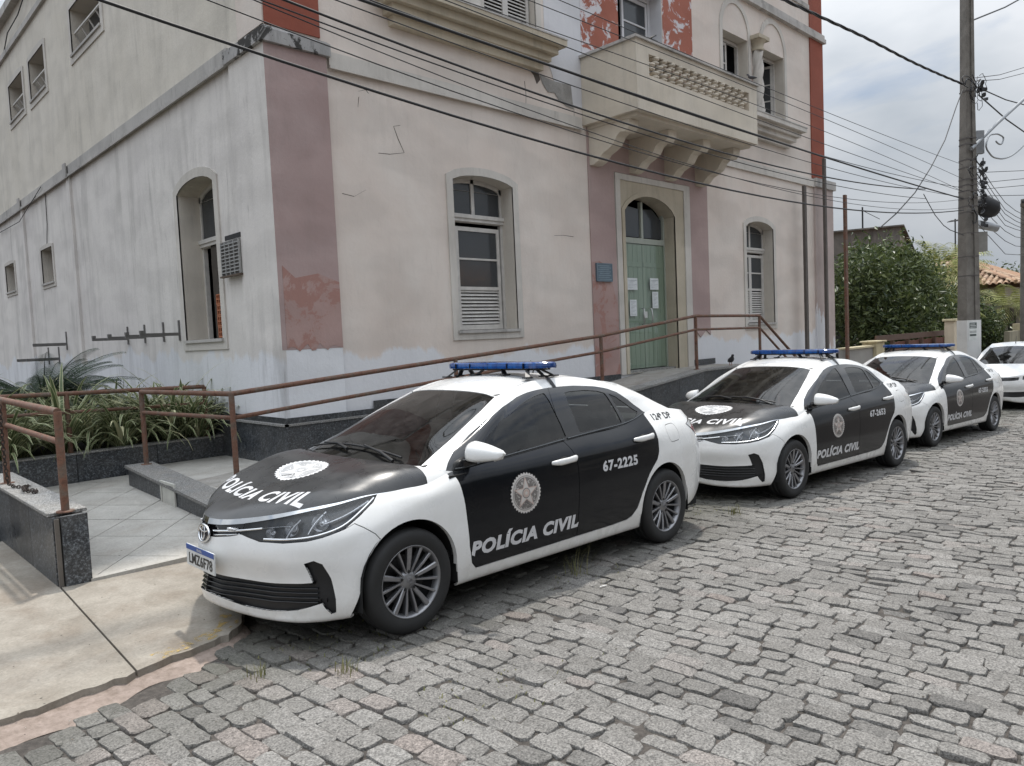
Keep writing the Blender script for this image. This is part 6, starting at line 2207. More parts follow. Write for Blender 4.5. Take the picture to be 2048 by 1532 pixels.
  shell_strip('chrome_line', LN, uvline(LN, [(.44, .63, .655), (.47, .64, .715), (.53, .655, .775)], 10), .008, CM['refl'], hl, -.010, sd)
  shell_strip('chrome_line', LN, uvline(LN, [(.50, .68, .71), (.62, .745, .765), (.74, .765, .825)], 12), .010, CM['refl'], hl, -.010, sd)
  pmesh('lamp_lens', LN, LPAN['headlight'], CM['lens'], hl, side=sd, off=.0005)
  # tail lamp
  tl_r, tl_c = [], []
  for f in LPAN['tail']:
   c = LN.ev([np.mean(f, axis=0)])[0]
   (tl_c if c[2] > .958 + (c[0] - 4.2) * .02 else tl_r).append(f)
  tl = pmesh('tail_light', LN, tl_r, CM['red'], t, side=sd, off=.004)
  pmesh('reversing_lens', LN, tl_c, CM['clear'], tl, side=sd, off=.004)
  pmesh('fuel_flap', LN, LPAN['fuel'], CM['white'], t, side=sd, lip=.006) if sd == -1 else pmesh('panel', LN, LPAN['fuel'], CM['white'], body, side=sd)
  # wheels and wells
  make_wheel(t, .960, .868, sd)
  make_wheel(t, 3.660, .868, sd)
  for cx_, zc in ((.963, .345), (3.640, .350)):
   mb = MB()
   R_ = .352
   V, F = [], []
   pr = [(cx_ - R_, .215)] + [(cx_ - R_ * cos(a), zc + R_ * sin(a)) for a in np.linspace(0, pi, 17)] + [(cx_ + R_, .225)]
   for (x_, z_) in pr:
    V += [(x_, sd * .868, z_), (x_, sd * .56, z_)]
   for k in range(len(pr) - 1):
    F.append((2 * k, 2 * k + 1, 2 * k + 3, 2 * k + 2))
   F.append(tuple(2 * k + 1 for k in range(len(pr))))
   mb.add(V, F)
   mb.build('wheel_well', CM['well'], body, Z0)
  # arch lips
  for poly in (ARCH_F, ARCH_R):
   uv = np.array([p_ for p_ in poly[1:-1]])
   P_ = LN.ev(uv)
   V, F = [], []
   for q in P_:
    V += [(q[0], sd * q[1], q[2]), (q[0], sd * (q[1] - .035), q[2])]
   for k in range(len(P_) - 1):
    F.append((2 * k, 2 * k + 1, 2 * k + 3, 2 * k + 2))
   MB().add(V, F).build('arch_lip', CM['white'], body, Z0)
 ws = pmesh('windshield', GN, GPAN['windshield'], CM['screen'], t, off=-.003, both=True)
 pmesh('rear_window', GN, GPAN['rwin'], CM['glass'], t, off=-.003, both=True)
 # cowl and wipers
 mb = MB()
 V, F = [], []
 for k in range(13):
  y = -.72 + 1.44 * k / 12
  a = abs(y) / .72
  V += [(1.0 + .15 * a * a, y, .985 - .03 * a), (1.10 + .13 * a * a, y, .992 - .02 * a * a)]
 for k in range(12):
  F.append((2 * k, 2 * k + 1, 2 * k + 3, 2 * k + 2))
 mb.add(V, F, True).build('cowl_panel', CM['trim'], t, Z0)
 gp = lambda x, y: GN.ev(GN.inv([(x, abs(y), .985 + (x - 1.02) * .44)], (1, 1, .2)))[0] * np.array([1, 1 if y >= 0 else -1, 1])
 for (y0, y1) in ((-.52, .08), (-.02, .62)):
  # arm from its pivot, blade lying along the foot of the glass
  arm = [gp(1.10, y0) + (-.02, 0, .012), gp(1.12, y0 + (y1 - y0) * .25) + (-.012, 0, .03), gp(1.14 + .02 * abs(y1), y0 + (y1 - y0) * .62) + (-.01, 0, .024)]
  wp = MB().tube([tuple(p) for p in arm], [.012, .010, .007], 8).build('wiper', CM['trim'], t, Z0)
  bl = [gp(1.135 + .10 * max(0, abs(y_) - .2) ** 1.5 * 1.2, y_) + (-.008, 0, .016) for y_ in np.linspace(y0 - .02, y1 - .06, 9)]
  MB().tube([tuple(p) for p in bl], .0075, 6).build('wiper_blade', CM['trim'], wp, Z0)
 for sd in (1, -1):
  A_ = [(1.143, .812, .873), (1.149, .792, .914), (1.147, .757, .948), (1.132, .705, .972), (1.115, .66, .975)]
  B_ = [(1.37, .806, .922), (1.30, .797, .932), (1.25, .776, .941), (1.205, .720, .962), (1.19, .69, .968)]
  V, F = [], []
  for a_, b_ in zip(A_, B_):
   for k in range(5):
    q = [a_[i] + (b_[i] - a_[i]) * k / 4 for i in range(3)]
    V.append((q[0], sd * q[1], q[2] - .003))
  for i in range(4):
   F += [(i * 5 + k, i * 5 + k + 1, i * 5 + 6 + k, i * 5 + 5 + k) for k in range(4)]
  MB().add(V, F, True).build('pillar_foot', CM['white'], body, Z0)
 # number plate
 mb = MB()
 px = .062
 mb.box((px - .004, -.2, .428), (px + .006, .2, .558), .003)
 pl = mb.build('number_plate', CM['plate'], t, Z0)
 mb = MB().box((px - .0055, -.198, .527), (px - .003, .198, .5565))
 mb.build('blue_band', CM['plateb'], pl, Z0)
 # light bar
 bar = MB()
 outl = [(-.105, -.50), (-.125, 0.0), (-.105, .50), (-.03, .595), (.06, .598), (.135, .50), (.15, 0), (.135, -.50), (.06, -.598), (-.03, -.595)]
 outl = smooth_poly(outl, .05, 3)
 V, F = [], []
 lv = [(0.90, 1.532), (0.985, 1.535), (1.0, 1.552), (0.985, 1.572), (0.90, 1.582), (0.6, 1.586)]
 for s_, z in lv:
  V += [(2.55 + x * s_, y * (1 - (1 - s_) * .35), z) for x, y in outl]
 n_ = len(outl)
 for i in range(len(lv) - 1):
  F += [(i * n_ + k, i * n_ + (k + 1) % n_, (i + 1) * n_ + (k + 1) % n_, (i + 1) * n_ + k) for k in range(n_)]
 F += [tuple(range(n_)), tuple((len(lv) - 1) * n_ + k for k in range(n_))]
 bar.add(V, F)
 lb = bar.build('light_bar', CM['blue'], t, Z0)
 for y in (-.40, -.22, 0, .22, .40):
  MB().obox((2.5625, y, 1.5545), (1, 0, 0), (0, 1, 0), (0, 0, 1), .1382, .0016, .0195).build('lens_joint', CM['gloss'], lb, Z0)
 mb = MB()
 mb.box((2.48, -.50, 1.518), (2.64, .50, 1.534), .004)
 for sd in (1, -1):
  for (x0, y0) in ((2.40, .475), (2.56, .50), (2.70, .475), (2.46, .17)):
   zt = 1.456 + (.013 if y0 > .4 else .026) - (.006 if x0 < 2.45 else 0)
   mb.beam((x0, sd * y0, zt), (2.54 + (x0 - 2.56) * .5, sd * (y0 - .055), 1.522), .035, .014)
   mb.box((x0 - .04, sd * y0 - .024, zt - .004), (x0 + .04, sd * y0 + .024, zt + .008), .003)
 mb.build('bar_bracket', CM['trim'], lb, Z0)
 for sd in (1, -1):
  pth = [(2.56, sd * .49, 1.474), (2.562, sd * .525, 1.459), (2.565, sd * .555, 1.436), (2.57, sd * .578, 1.405), (2.575, sd * .596, 1.378)]
  V, F = [], []
  for (x, y, z) in pth:
   V += [(x - .020, y, z + .004), (x + .020, y, z + .004)]
  F = [(2 * k, 2 * k + 1, 2 * k + 3, 2 * k + 2) for k in range(len(pth) - 1)]
  MB().add(V, F).build('roof_strap', CM['trim'], lb, Z0)
 MB().tube([(3.02, .06, 1.462), (3.03, .06, 1.50), (3.00, .06, 1.585)], [.010, .004, .0025], 8).build('aerial', CM['trim'], t, Z0)
 # inside
 mb = MB()
 mb.box((1.30, -.70, .55), (1.62, .70, .90), .03)
 mb.box((1.18, -.68, .80), (1.45, .68, .945), .02)
 inn = mb.build('dashboard', CM['dash'], t, Z0)
 MB().tube([(1.66 + .06 * cos(a) * .35, -.36 + .18 * sin(a), .90 + .17 * cos(a)) for a in np.linspace(0, 2 * pi, 28)], .014, 6).build('steering_wheel', CM['dash'], inn, Z0)
 for y in (-.36, .36):
  mb = MB()
  mb.box((1.85, y - .24, .40), (2.35, y + .24, .55), .05)
  mb.obox((2.40, y, .80), (.96, 0, .26), (0, 1, 0), (-.26, 0, .96), .06, .23, .30)
  mb.box((2.42, y - .12, 1.10), (2.52, y + .12, 1.26), .04)
  mb.build('front_seat', CM['seat'], t, Z0)
 mb = MB()
 mb.box((2.75, -.66, .42), (3.2, .66, .58), .05)
 mb.obox((3.30, 0, .84), (.93, 0, .33), (0, 1, 0), (-.33, 0, .93), .07, .64, .30)
 for y in (-.36, .36):
  mb.box((3.36, y - .11, 1.09), (3.46, y + .11, 1.22), .03)
 mb.box((3.45, -.62, 1.02), (4.0, .62, 1.06), .01)
 mb.build('rear_seat', CM['seat'], t, Z0)
 mb = MB()
 mb.box((.45, -.70, .195), (4.40, .70, .26))
 mb.box((.50, -.55, .23), (.75, .55, .55))
 mb.box((1.34, -.80, .20), (3.26, .80, .40))
 mb.box((4.02, -.6, .28), (4.40, .6, .6))
 mb.build('underbody', CM['well'], t, Z0)
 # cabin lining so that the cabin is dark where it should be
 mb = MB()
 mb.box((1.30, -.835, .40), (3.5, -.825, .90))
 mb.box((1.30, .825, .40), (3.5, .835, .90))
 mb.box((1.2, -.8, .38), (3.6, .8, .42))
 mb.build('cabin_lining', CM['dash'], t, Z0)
 # prints on doors and bonnet
 for sd in (1, -1):
  fd, rd = doors[sd]
  bv = bvh_of([fd, rd])
  f3 = lambda cx_, cz_, sh=0.0: (lambda a, b: (cx_ + (a if sd < 0 else -a), sd * 1.2, cz_ + b + sh * a))
  v, f = text_tris('POLÍCIA CIVIL', .125, .15, .0062, 1.10)
  xs = [p[0] for p in v]
  k = 1.055 / (max(xs) - min(xs))
  c = 1.945
  v = [(p[0] * k, p[1] * 1.0) for p in v]
  decal('door_lettering', [(v, f, CM['decalw'])], bv, f3(c, .408), (0, -sd, 0), fd)
  decal('door_emblem', seal_layers(.150, .142), bv, f3(1.925, .702), (0, -sd, 0), fd)
 hb = bvh_of([hood])
 v, f = text_tris('POLÍCIA CIVIL', .150, .0, .0055, 1.12)
 xs = [p[0] for p in v]
 k = 1.08 / (max(xs) - min(xs))
 v = [(p[0] * k, p[1] * 1.05) for p in v]
 # reads from the front of the car: text x runs along +y, text up runs to the rear
 arc = lambda a, b: (.385 + b + .30 * a * a, -a, 1.3)
 decal('hood_lettering', [(v, f, CM['decalw'])], hb, arc, (0, 0, -1), hood)
 decal('hood_emblem', seal_layers(.235, .155, True), hb, lambda a, b: (.742 + b, -a, 1.3), (0, 0, -1), hood)
 return t, doors
def copy_tree(o, parent=None):
 c = o.copy()
 COL.objects.link(c)
 c.parent = parent
 for ch in o.children:
  copy_tree(ch, c)
 return c
def child(o, name):
 for c in o.children:
  if c.name.split('.')[0] == name:
   return c
def number_car(t, num, plate=None):
 fd = [c for c in t.children if c.name.startswith('rear_door')]
 body = child(t, 'body')
 for sd in (1, -1):
  rd = [c for c in fd if (c.data.vertices[0].co.y > 0) == (sd > 0)][0]
  bv = bvh_of([rd])
  v, f = text_tris(num, .104, 0, .0042, 1.12)
  xs = [p[0] for p in v]
  k = .45 / (max(xs) - min(xs))
  decal('fleet_number', [([(p[0] * k, p[1]) for p in v], f, CM['decalw'])], bv, lambda a, b: (3.0 + (a if sd < 0 else -a), sd * 1.2, .768 + b), (0, -sd, 0), rd)
  bb = bvh_of([body])
  v, f = text_tris('124ª DP', .070, 0, .0022, 1.0)
  xs = [p[0] for p in v]
  k = .285 / (max(xs) - min(xs))
  decal('unit_lettering', [([(p[0] * k, p[1]) for p in v], f, CM['decalb'])], bb, lambda a, b: (3.745 + (a if sd < 0 else -a), sd * 1.2, 1.072 + b), (0, -sd, 0), body)
 if plate:
  pl = child(t, 'number_plate')
  mb = MB()
  v, f = text_tris(plate, .088, 0, .0015, 1.0)
  xs = [p[0] for p in v]
  k = .335 / (max(xs) - min(xs))
  px = .062
  mb.add([(px - .0062, -p[0] * k - .008, .476 + p[1]) for p in v], f)
  mb.build('plate_characters', CM['decalb'], pl, Z0)
  v, f = text_tris('BRASIL', .022, 0, .0004, 1.1)
  MB().add([(px - .0066, -p[0], .541 + p[1]) for p in v], f).build('plate_country', CM['decalw'], pl, Z0)
def car_place(t, x, y, yaw):
 """x, y: nose on the road; the nose points to -X and the driver's flank to -Y; the car follows the fall of the road"""
 ca, sa = cos(yaw), sin(yaw)
 ex = Vector((ca, sa, SLOPE * ca)).normalized()
 ey = Vector((-sa, ca, 0)).normalized()
 ez = ex.cross(ey).normalized()
 ey = ez.cross(ex)
 m = Matrix((ex, ey, ez)).transposed().to_4x4()
 t.rotation_euler = m.to_euler()
 t.location = (x, y, SLOPE * (x - 3.0))
 return t
# ---- the three parked police cars
car1, _doors = make_police_car()
car2, car3 = copy_tree(car1), copy_tree(car1)
number_car(car1, '67-2225', 'LMZ6F78')
number_car(car2, '67-2653')
number_car(car3, '67-2355')
for c_, lab, xyz_ in ((car1, 'nearest black and white police saloon, number 67-2225, its nose over the pavement', (1.5716, 4.4363, .01404)),
                      (car2, 'black and white police saloon numbered 67-2653, second in the row', (6.744, 4.534, -.0468)),
                      (car3, 'black and white police saloon numbered 67-2355, third in the row by the utility pole', (11.697, 4.628, -.0627))):
 car_place(c_, *xyz_)
 tag(c_, lab, 'police car', 'police cars parked along the kerb')
# the far side mirrors are folded in
for c_ in (car1, car2, car3):
 for o in [k for k in c_.children if k.name.startswith('mirror') and k.data.vertices[0].co.y > 0]:
  if c_ is car2:
   o.location = (0.02, -0.10, 0)
  else:
   for k in list(o.children) + [o]:
    bpy.data.objects.remove(k)
# ------------------------------------------------------------------ plants, pole, cables, background
def mat_leaf(name, c0, c1, rough=0.45, trans=0.25):
 n = NT(name)
 tone, _ = n.attr('tone')
 c = n.mix(tone, c0, c1)
 c = n.mix(1.0, c, n.ramp(n.noise(n.pos(), 3.0, 3), [(0.3, 0.75), (0.7, 1.2)]), 'MULTIPLY')
 n.P(base=c, rough=rough, spec=0.35)
 tr = n.t.nodes.new('ShaderNodeBsdfTranslucent')
 n.L(c, tr.inputs['Color'])
 mx = n.t.nodes.new('ShaderNodeMixShader')
 mx.inputs[0].default_value = trans
 n.L(n.b.outputs[0], mx.inputs[1])
 n.L(tr.outputs[0], mx.inputs[2])
 n.L(mx.outputs[0], n.o.inputs['Surface'])
 return n.m
M_STRAP = mat_leaf('variegated_leaf', (0.045, 0.095, 0.028), (0.66, 0.64, 0.40))
M_CYCAD = mat_leaf('cycad_leaflet', (0.014, 0.034, 0.014), (0.045, 0.085, 0.038), 0.4, 0.1)
M_TREE = mat_leaf('mango_leaf', (0.022, 0.042, 0.014), (0.14, 0.17, 0.058), 0.38, 0.25)
M_PALM = mat_leaf('palm_leaf', (0.13, 0.16, 0.04), (0.36, 0.36, 0.13), 0.5)
M_BARK = mat_soil('bark', (0.06, 0.05, 0.04), (0.16, 0.135, 0.11), 14)
M_WEED = mat_leaf('weed_blade', (0.10, 0.11, 0.035), (0.26, 0.24, 0.11), 0.6)
def strap_clump(seed, n=64, L0=.92):
 rr = random.Random(seed)
 V, F, T = [], [], []
 for i in range(n):
  az = rr.uniform(0, 2 * pi)
  ln = L0 * rr.uniform(.65, 1.2)
  w = rr.uniform(.015, .025)
  up = rr.uniform(.7, 1.45)                 # starting elevation
  bend = rr.uniform(1.1, 2.6)
  d = Vector((cos(az), sin(az), 0))
  sdv = Vector((-sin(az), cos(az), 0))
  p = d * rr.uniform(0, .06)
  el = up
  b0 = len(V)
  m = 7
  dead = rr.random() < .06
  for k in range(m + 1):
   t = k / m
   ww = w * (0.65 + .6 * t) * (1 - t ** 3) + .0012
   fold = .35 * ww
   for s_ in (-1, -.5, .5, 1):
    q = p + sdv * ww * s_ + Vector((0, 0, fold * abs(s_)))
    V.append(q)
    T.append((1.0 if abs(s_) == 1 else .12) if not dead else .95)
   p = p + (d * cos(el) + Vector((0, 0, sin(el)))) * (ln / m)
   el -= bend / m * (0.5 + t)
  for k in range(m):
   F += [(b0 + 4 * k + j, b0 + 4 * k + j + 1, b0 + 4 * k + 5 + j, b0 + 4 * k + 4 + j) for j in range(3)]
 return mesh('foliage', V, F, smooth=True, tone=T)
def build_planter_plants():
 meshes = [strap_clump(s) for s in (1, 2, 3, 4)]
 rr = random.Random(4)
 spots = []
 for x, y in ((-.9, 10.3), (-.35, 10.15), (.15, 10.3), (.6, 10.12), (1.05, 10.3), (1.45, 10.12), (1.85, 10.3), (2.25, 10.14), (2.62, 10.3), (3.0, 10.16), (3.35, 10.28), (3.66, 10.12), (3.86, 10.32),
                 (-.6, 10.85), (.0, 10.8), (.5, 10.9), (1.0, 10.85), (1.5, 10.9), (2.0, 10.85), (2.5, 10.9), (2.95, 10.8), (3.4, 10.9), (3.75, 10.85), (3.2, 11.4), (2.6, 11.45), (2.0, 11.4), (3.7, 11.5), (1.3, 11.5), (3.45, 10.02), (3.80, 9.99), (2.85, 10.0), (1.65, 10.0), (.35, 9.99)):
  spots.append((x, y))
 for i, (x, y) in enumerate(spots):
  t = empty('strap_leaf_plant', (x, y, .56), rr.uniform(0, 6.28), label='clump of cream edged strap leaves in the planter bed behind the orange rail', cat='plant', group='variegated strap leaved plants in the planter bed')
  s = rr.uniform(.95, 1.25)
  t.scale = (s, s, s * rr.uniform(.9, 1.15))
  link(meshes[i % 4], 'foliage', M_STRAP, t)
 # thin flower stalks
 for (x, y, h) in ((3.05, 10.6, 1.42), (3.30, 10.8, 1.34), (3.52, 10.7, 1.30)):
  t = empty('flower_stalk', (x, y, .6), label='thin bare flower stalk rising from the planter in front of the white wall', cat='plant', group='dry flower stalks above the planter')
  mb = MB().tube([(x, y, .6), (x + .02, y - .02, (h + .6) / 2), (x + .05, y - .03, h)], .003, 4)
  for k in range(5):
   a = rr.uniform(0, 6.28)
   z = h - .05 * k
   mb.tube([(x + .045, y - .03, z - .04), (x + .045 + .07 * cos(a), y - .03 + .07 * sin(a), z + .02)], .002, 4)
   mb.lathe([(0, -.008), (.008, 0), (0, .008)], (x + .045 + .07 * cos(a), y - .03 + .07 * sin(a), z + .02), n=5)
  mb.build('stem', M_CYCAD, t)
 # cycad: a rosette of stiff arching fronds
 c = empty('cycad', (2.45, 11.9, .55), label='dark green cycad with arching feathery fronds by the side wall', cat='plant')
 MB().lathe([(.20, 0), (.24, .2), (.22, .45), (.10, .62)], (2.45, 11.9, .55), n=14).build('trunk', M_BARK, c)
 rr = random.Random(12)
 for i in range(64):
  az = 2 * pi * i / 64 * 3.02 + rr.gauss(0, .1)
  el = rr.uniform(.05, 1.05)
  ln = rr.uniform(1.0, 1.4)
  d = Vector((cos(az), sin(az), 0))
  sdv = Vector((-sin(az), cos(az), 0))
  p = Vector((0, 0, .50))
  V, F, T = [], [], []
  m = 30
  e = el
  path = []
  for k in range(m + 1):
   path.append((p.copy(), e))
   p = p + (d * cos(e) + Vector((0, 0, sin(e)))) * (ln / m)
   e -= (1.15 if el > .6 else .8) / m * (.3 + 1.2 * k / m)
  for k in range(3, m + 1):
   q, e = path[k]
   fw = d * cos(e) + Vector((0, 0, sin(e)))
   upv = fw.cross(sdv) * -1
   ll = .17 * sin(pi * min(1, (k + 1) / (m + 3)) ** .8) + .03
   for s_ in (-1, 1):
    for h in (0, .45):
     o = q + fw * (ln / m) * h
     tip = o + sdv * s_ * ll * .85 + fw * ll * .55 + upv * ll * .35
     mid = o.lerp(tip, .5) + upv * .012
     b = len(V)
     V += [o - fw * .0035, o + fw * .004, mid + fw * .0042, tip, mid - fw * .004]
     F.append((b, b + 1, b + 2, b + 3, b + 4))
     tn = rr.uniform(0, .9)
     T += [tn] * 5
  fo = link(mesh('frond', V, F, tone=T), 'frond', M_CYCAD, c)
  rb = MB().tube([tuple(a) for a, _ in path[::3]], [.010 - .008 * k / 10 for k in range(11)], 5)
  rb.build('rib', M_CYCAD, fo, Z0)
def leaf_crown(name, parent, blobs, n, size, mat, seed, flat_=.55):
 """many leaf faces spread through a crown made of several overlapping lobes"""
 g = np.random.default_rng(seed)
 B = np.array(blobs, float)                    # x y z rx ry rz
 vol = B[:, 3] * B[:, 4] * B[:, 5]
 k = g.choice(len(B), n, p=vol ** .8 / (vol ** .8).sum())
 d = g.normal(size=(n, 3))
 d /= np.linalg.norm(d, axis=1)[:, None]
 r = g.uniform(0.35, 1.0, n) ** 0.5 * (1 + .12 * np.sin(7 * d[:, 0] + 5 * d[:, 2]) + .10 * np.sin(11 * d[:, 1]))
 P = B[k, :3] + d * B[k, 3:] * r[:, None]
 # clustering into sprays
 C = g.normal(size=(n // 7, 3))
 j = g.integers(0, n // 7, n)
 base = P[g.integers(0, n, n // 7)]
 P = np.where((g.random(n) < .72)[:, None], base[j] + g.normal(scale=size * 1.2, size=(n, 3)), P)
 nrm = d * .5 + g.normal(size=(n, 3)) * .6 + np.array([0, 0, .5])
 nrm /= np.linalg.norm(nrm, axis=1)[:, None]
 a = np.cross(nrm, g.normal(size=(n, 3)))
 a /= np.linalg.norm(a, axis=1)[:, None]
 b = np.cross(nrm, a)
 L_ = size * g.uniform(.6, 1.35, n)[:, None]
 W_ = L_ * g.uniform(.25, .42, n)[:, None]
 V = np.stack([P - a * L_ * .5, P + b * W_ * .5 - a * L_ * .08 + nrm * L_ * .04, P + a * L_ * .5 - nrm * L_ * .1, P - b * W_ * .5 - a * L_ * .08 + nrm * L_ * .04], 1).reshape(-1, 3)
 F = [(4 * i, 4 * i + 1, 4 * i + 2, 4 * i + 3) for i in range(n)]
 T = np.repeat(np.clip(g.normal(.45, .25, n), 0, 1), 4)
 org = ORG[parent.name]
 o = link(mesh(name, V - np.array(org), F, tone=T.tolist()), name, mat, parent)
 return o
def tree(x, y, blobs, n, size, mat, seed, label, h, group=None, sc=1.0):
 z = GZ(x)
 t = empty('tree', (x, y, z), label=label, cat='tree', group=group)
 rr = random.Random(seed)
 tr = MB().tube([(x, y, z - .1), (x + .05, y, z + h * .3), (x - .05, y + .05, z + h * .55)], [.20 * sc, .16 * sc, .12 * sc], 10).build('trunk', M_BARK, t)
 for i in range(6):
  b = blobs[i % len(blobs)]
  MB().tube([(x, y, z + h * (.25 + .05 * i)), ((x + b[0]) / 2 + rr.gauss(0, .2), (y + b[1]) / 2, (z + h * .4 + b[2]) / 2 + .2), (b[0], b[1], b[2])], [.09 * sc, .06 * sc, .02 * sc], 7).build('limb', M_BARK, tr)
 leaf_crown('crown', t, blobs, n, size, mat, seed)
 return t
def frond_palm(x, y, z, n, ln, label, seed, fan=False, group=None, hh=0.0):
 rr = random.Random(seed)
 t = empty('palm', (x, y, GZ(x)), label=label, cat='palm', group=group)
 MB().tube([(x, y, GZ(x) - .1), (x + .1, y, (GZ(x) + z) / 2), (x, y, z)], [.12, .10, .09], 8).build('trunk', M_BARK, t)
 for i in range(n):
  az = 2 * pi * rr.random()
  el = rr.uniform(-.3, 1.3)
  d = Vector((cos(az), sin(az), 0))
  sdv = Vector((-sin(az), cos(az), 0))
  V, F, T = [], [], []
  L_ = ln * rr.uniform(.75, 1.1)
  p = Vector((x, y, z))
  e = el
  m = 16
  for k in range(m + 1):
   fw = d * cos(e) + Vector((0, 0, sin(e)))
   q = p
   ll = L_ * .38 * sin(pi * min(1, (k + 2) / (m + 3)) ** .7)
   if k > 1:
    for s_ in (-1, 1):
     tip = q + sdv * s_ * ll * .75 + fw * ll * .6 - Vector((0, 0, ll * .45))
     mid = q.lerp(tip, .5) + Vector((0, 0, .05 * ll))
     b = len(V)
     V += [q, mid + fw * .022, tip, mid - fw * .022]
     F.append((b, b + 1, b + 2, b + 3))
     T += [rr.uniform(0.1, 1)] * 4
   p = p + fw * (L_ / m)
   e -= 1.9 / m * (.3 + k / m)
  o = Vector(ORG[t.name])
  link(mesh('frond', [v - o for v in V], F, tone=T), 'frond', M_PALM, t)
 return t
def tuft(x, y, z, n, h, seed, label):
 rr = random.Random(seed)
 t = empty('grass_tuft', (x, y, z), label=label, cat='grass tuft', group='weeds growing between the cobbles')
 V, F, T = [], [], []
 for i in range(n):
  az = rr.uniform(0, 6.28)
  hh = h * rr.uniform(.35, 1.0)
  d = Vector((cos(az), sin(az), 0))
  s_ = Vector((-sin(az), cos(az), 0)) * rr.uniform(.0012, .0026)
  p0 = Vector((rr.gauss(0, .03), rr.gauss(0, .03), 0))
  lean = rr.uniform(.1, .7)
  p1 = p0 + d * hh * lean * .4 + Vector((0, 0, hh * .6))
  p2 = p0 + d * hh * lean + Vector((0, 0, hh))
  b = len(V)
  V += [p0 - s_, p0 + s_, p1 + s_ * .8, p1 - s_ * .8, p2]
  F += [(b, b + 1, b + 2, b + 3), (b + 3, b + 2, b + 4)]
  T += [rr.uniform(0, 1)] * 5
 link(mesh('blades', V, F, tone=T), 'blades', M_WEED, t)
build_planter_plants()
tuft(1.98, 3.42, GZ(2), 34, .09, 1, 'dry grass tuft between the cobbles ahead of the nearest front wheel')
tuft(6.55, 3.72, GZ(6.5), 44, .12, 2, 'grass tuft behind the rear wheel of the nearest car')
tuft(4.05, 3.62, GZ(4), 26, .26, 3, 'thin tall weed stems under the doors of the nearest car')
tuft(1.62, 3.72, GZ(1.6), 24, .11, 5, 'small green weed beside the broken kerb under the bumper')
def build_moss():
 """low weeds and crumbs in the joints near the kerb: too many to count"""
 rr = random.Random(8)
 V, F, T = [], [], []
 for i in range(5200):
  x = 1.3 + rr.random() ** 1.3 * 14
  y = 5.2 - .063 * x * .3 - abs(rr.gauss(0, .8)) - .35
  if rr.random() < .35:
   x, y = rr.uniform(1.3, 4.5), rr.uniform(2.4, 4.2)
   if x + (4.2 - y) * .4 > 3.2 and rr.random() < .8:
    continue
  c = math.sin(x * 3.1 + 1.3 * math.sin(y * 2.3)) + math.sin(y * 4.7 + x)
  if c < .5:
   continue
  az = rr.uniform(0, 6.28)
  h = rr.uniform(.004, .022)
  d = Vector((cos(az), sin(az), 0))
  s_ = Vector((-sin(az), cos(az), 0)) * rr.uniform(.002, .005)
  p = Vector((x, y, GZ(x) - .008))
  q = p + d * h * 1.1 + Vector((0, 0, h))
  b = len(V)
  V += [p - s_, p + s_, q + s_ * .5, q - s_ * .5]
  F.append((b, b + 1, b + 2, b + 3))
  T += [rr.uniform(0, .8)] * 4
 o = link(mesh('joint_weeds', V, F, tone=T), 'joint_weeds', M_WEED)
 tag(o, 'low moss and weeds in the joints of the cobbles along the kerb', 'weeds', kind='stuff')
 rr = random.Random(18)
 V, F, T = [], [], []
 for i in range(900):
  x = rr.uniform(.2, 9)
  y = rr.uniform(.2, 4.2) if rr.random() < .5 else rr.uniform(3.4, 5.6)
  s_ = rr.uniform(.0025, .007)
  z = GZ(x) + (.0045 if y < kerb_y(x) - .02 else .052 + .055 * min(1, max(0, (y - 4.1) / 1.8)))
  b = len(V)
  a = rr.uniform(0, 6.28)
  V += [(x + s_ * cos(a + k * 2.09) * rr.uniform(.6, 1.3), y + s_ * sin(a + k * 2.09) * rr.uniform(.6, 1.3), z) for k in range(3)] + [(x, y, z + s_ * .7)]
  F += [(b, b + 1, b + 3), (b + 1, b + 2, b + 3), (b + 2, b, b + 3)]
  T += [rr.random()] * 4
 n = NT('grit_crumbs')
 tn, _ = n.attr('tone')
 n.P(base=n.ramp(tn, [(0, (.07, .05, .035)), (.6, (.22, .19, .15)), (1, (.48, .45, .40))]), rough=.9)
 o = link(mesh('grit', V, F, tone=T), 'grit', n.m)
 tag(o, 'scattered grit and leaf crumbs on the road and pavement', 'grit', kind='stuff')
build_moss()
tag(MB().cyl((3.93, 3.29, GZ(3.9) + .008), (3.985, 3.275, GZ(3.9) + .008), .0045, 8).build('cigarette_end', flat('white_cigarette_paper', (.75, .73, .7), .7)), 'tiny white cigarette end on the cobbles beside the nearest car', 'litter')
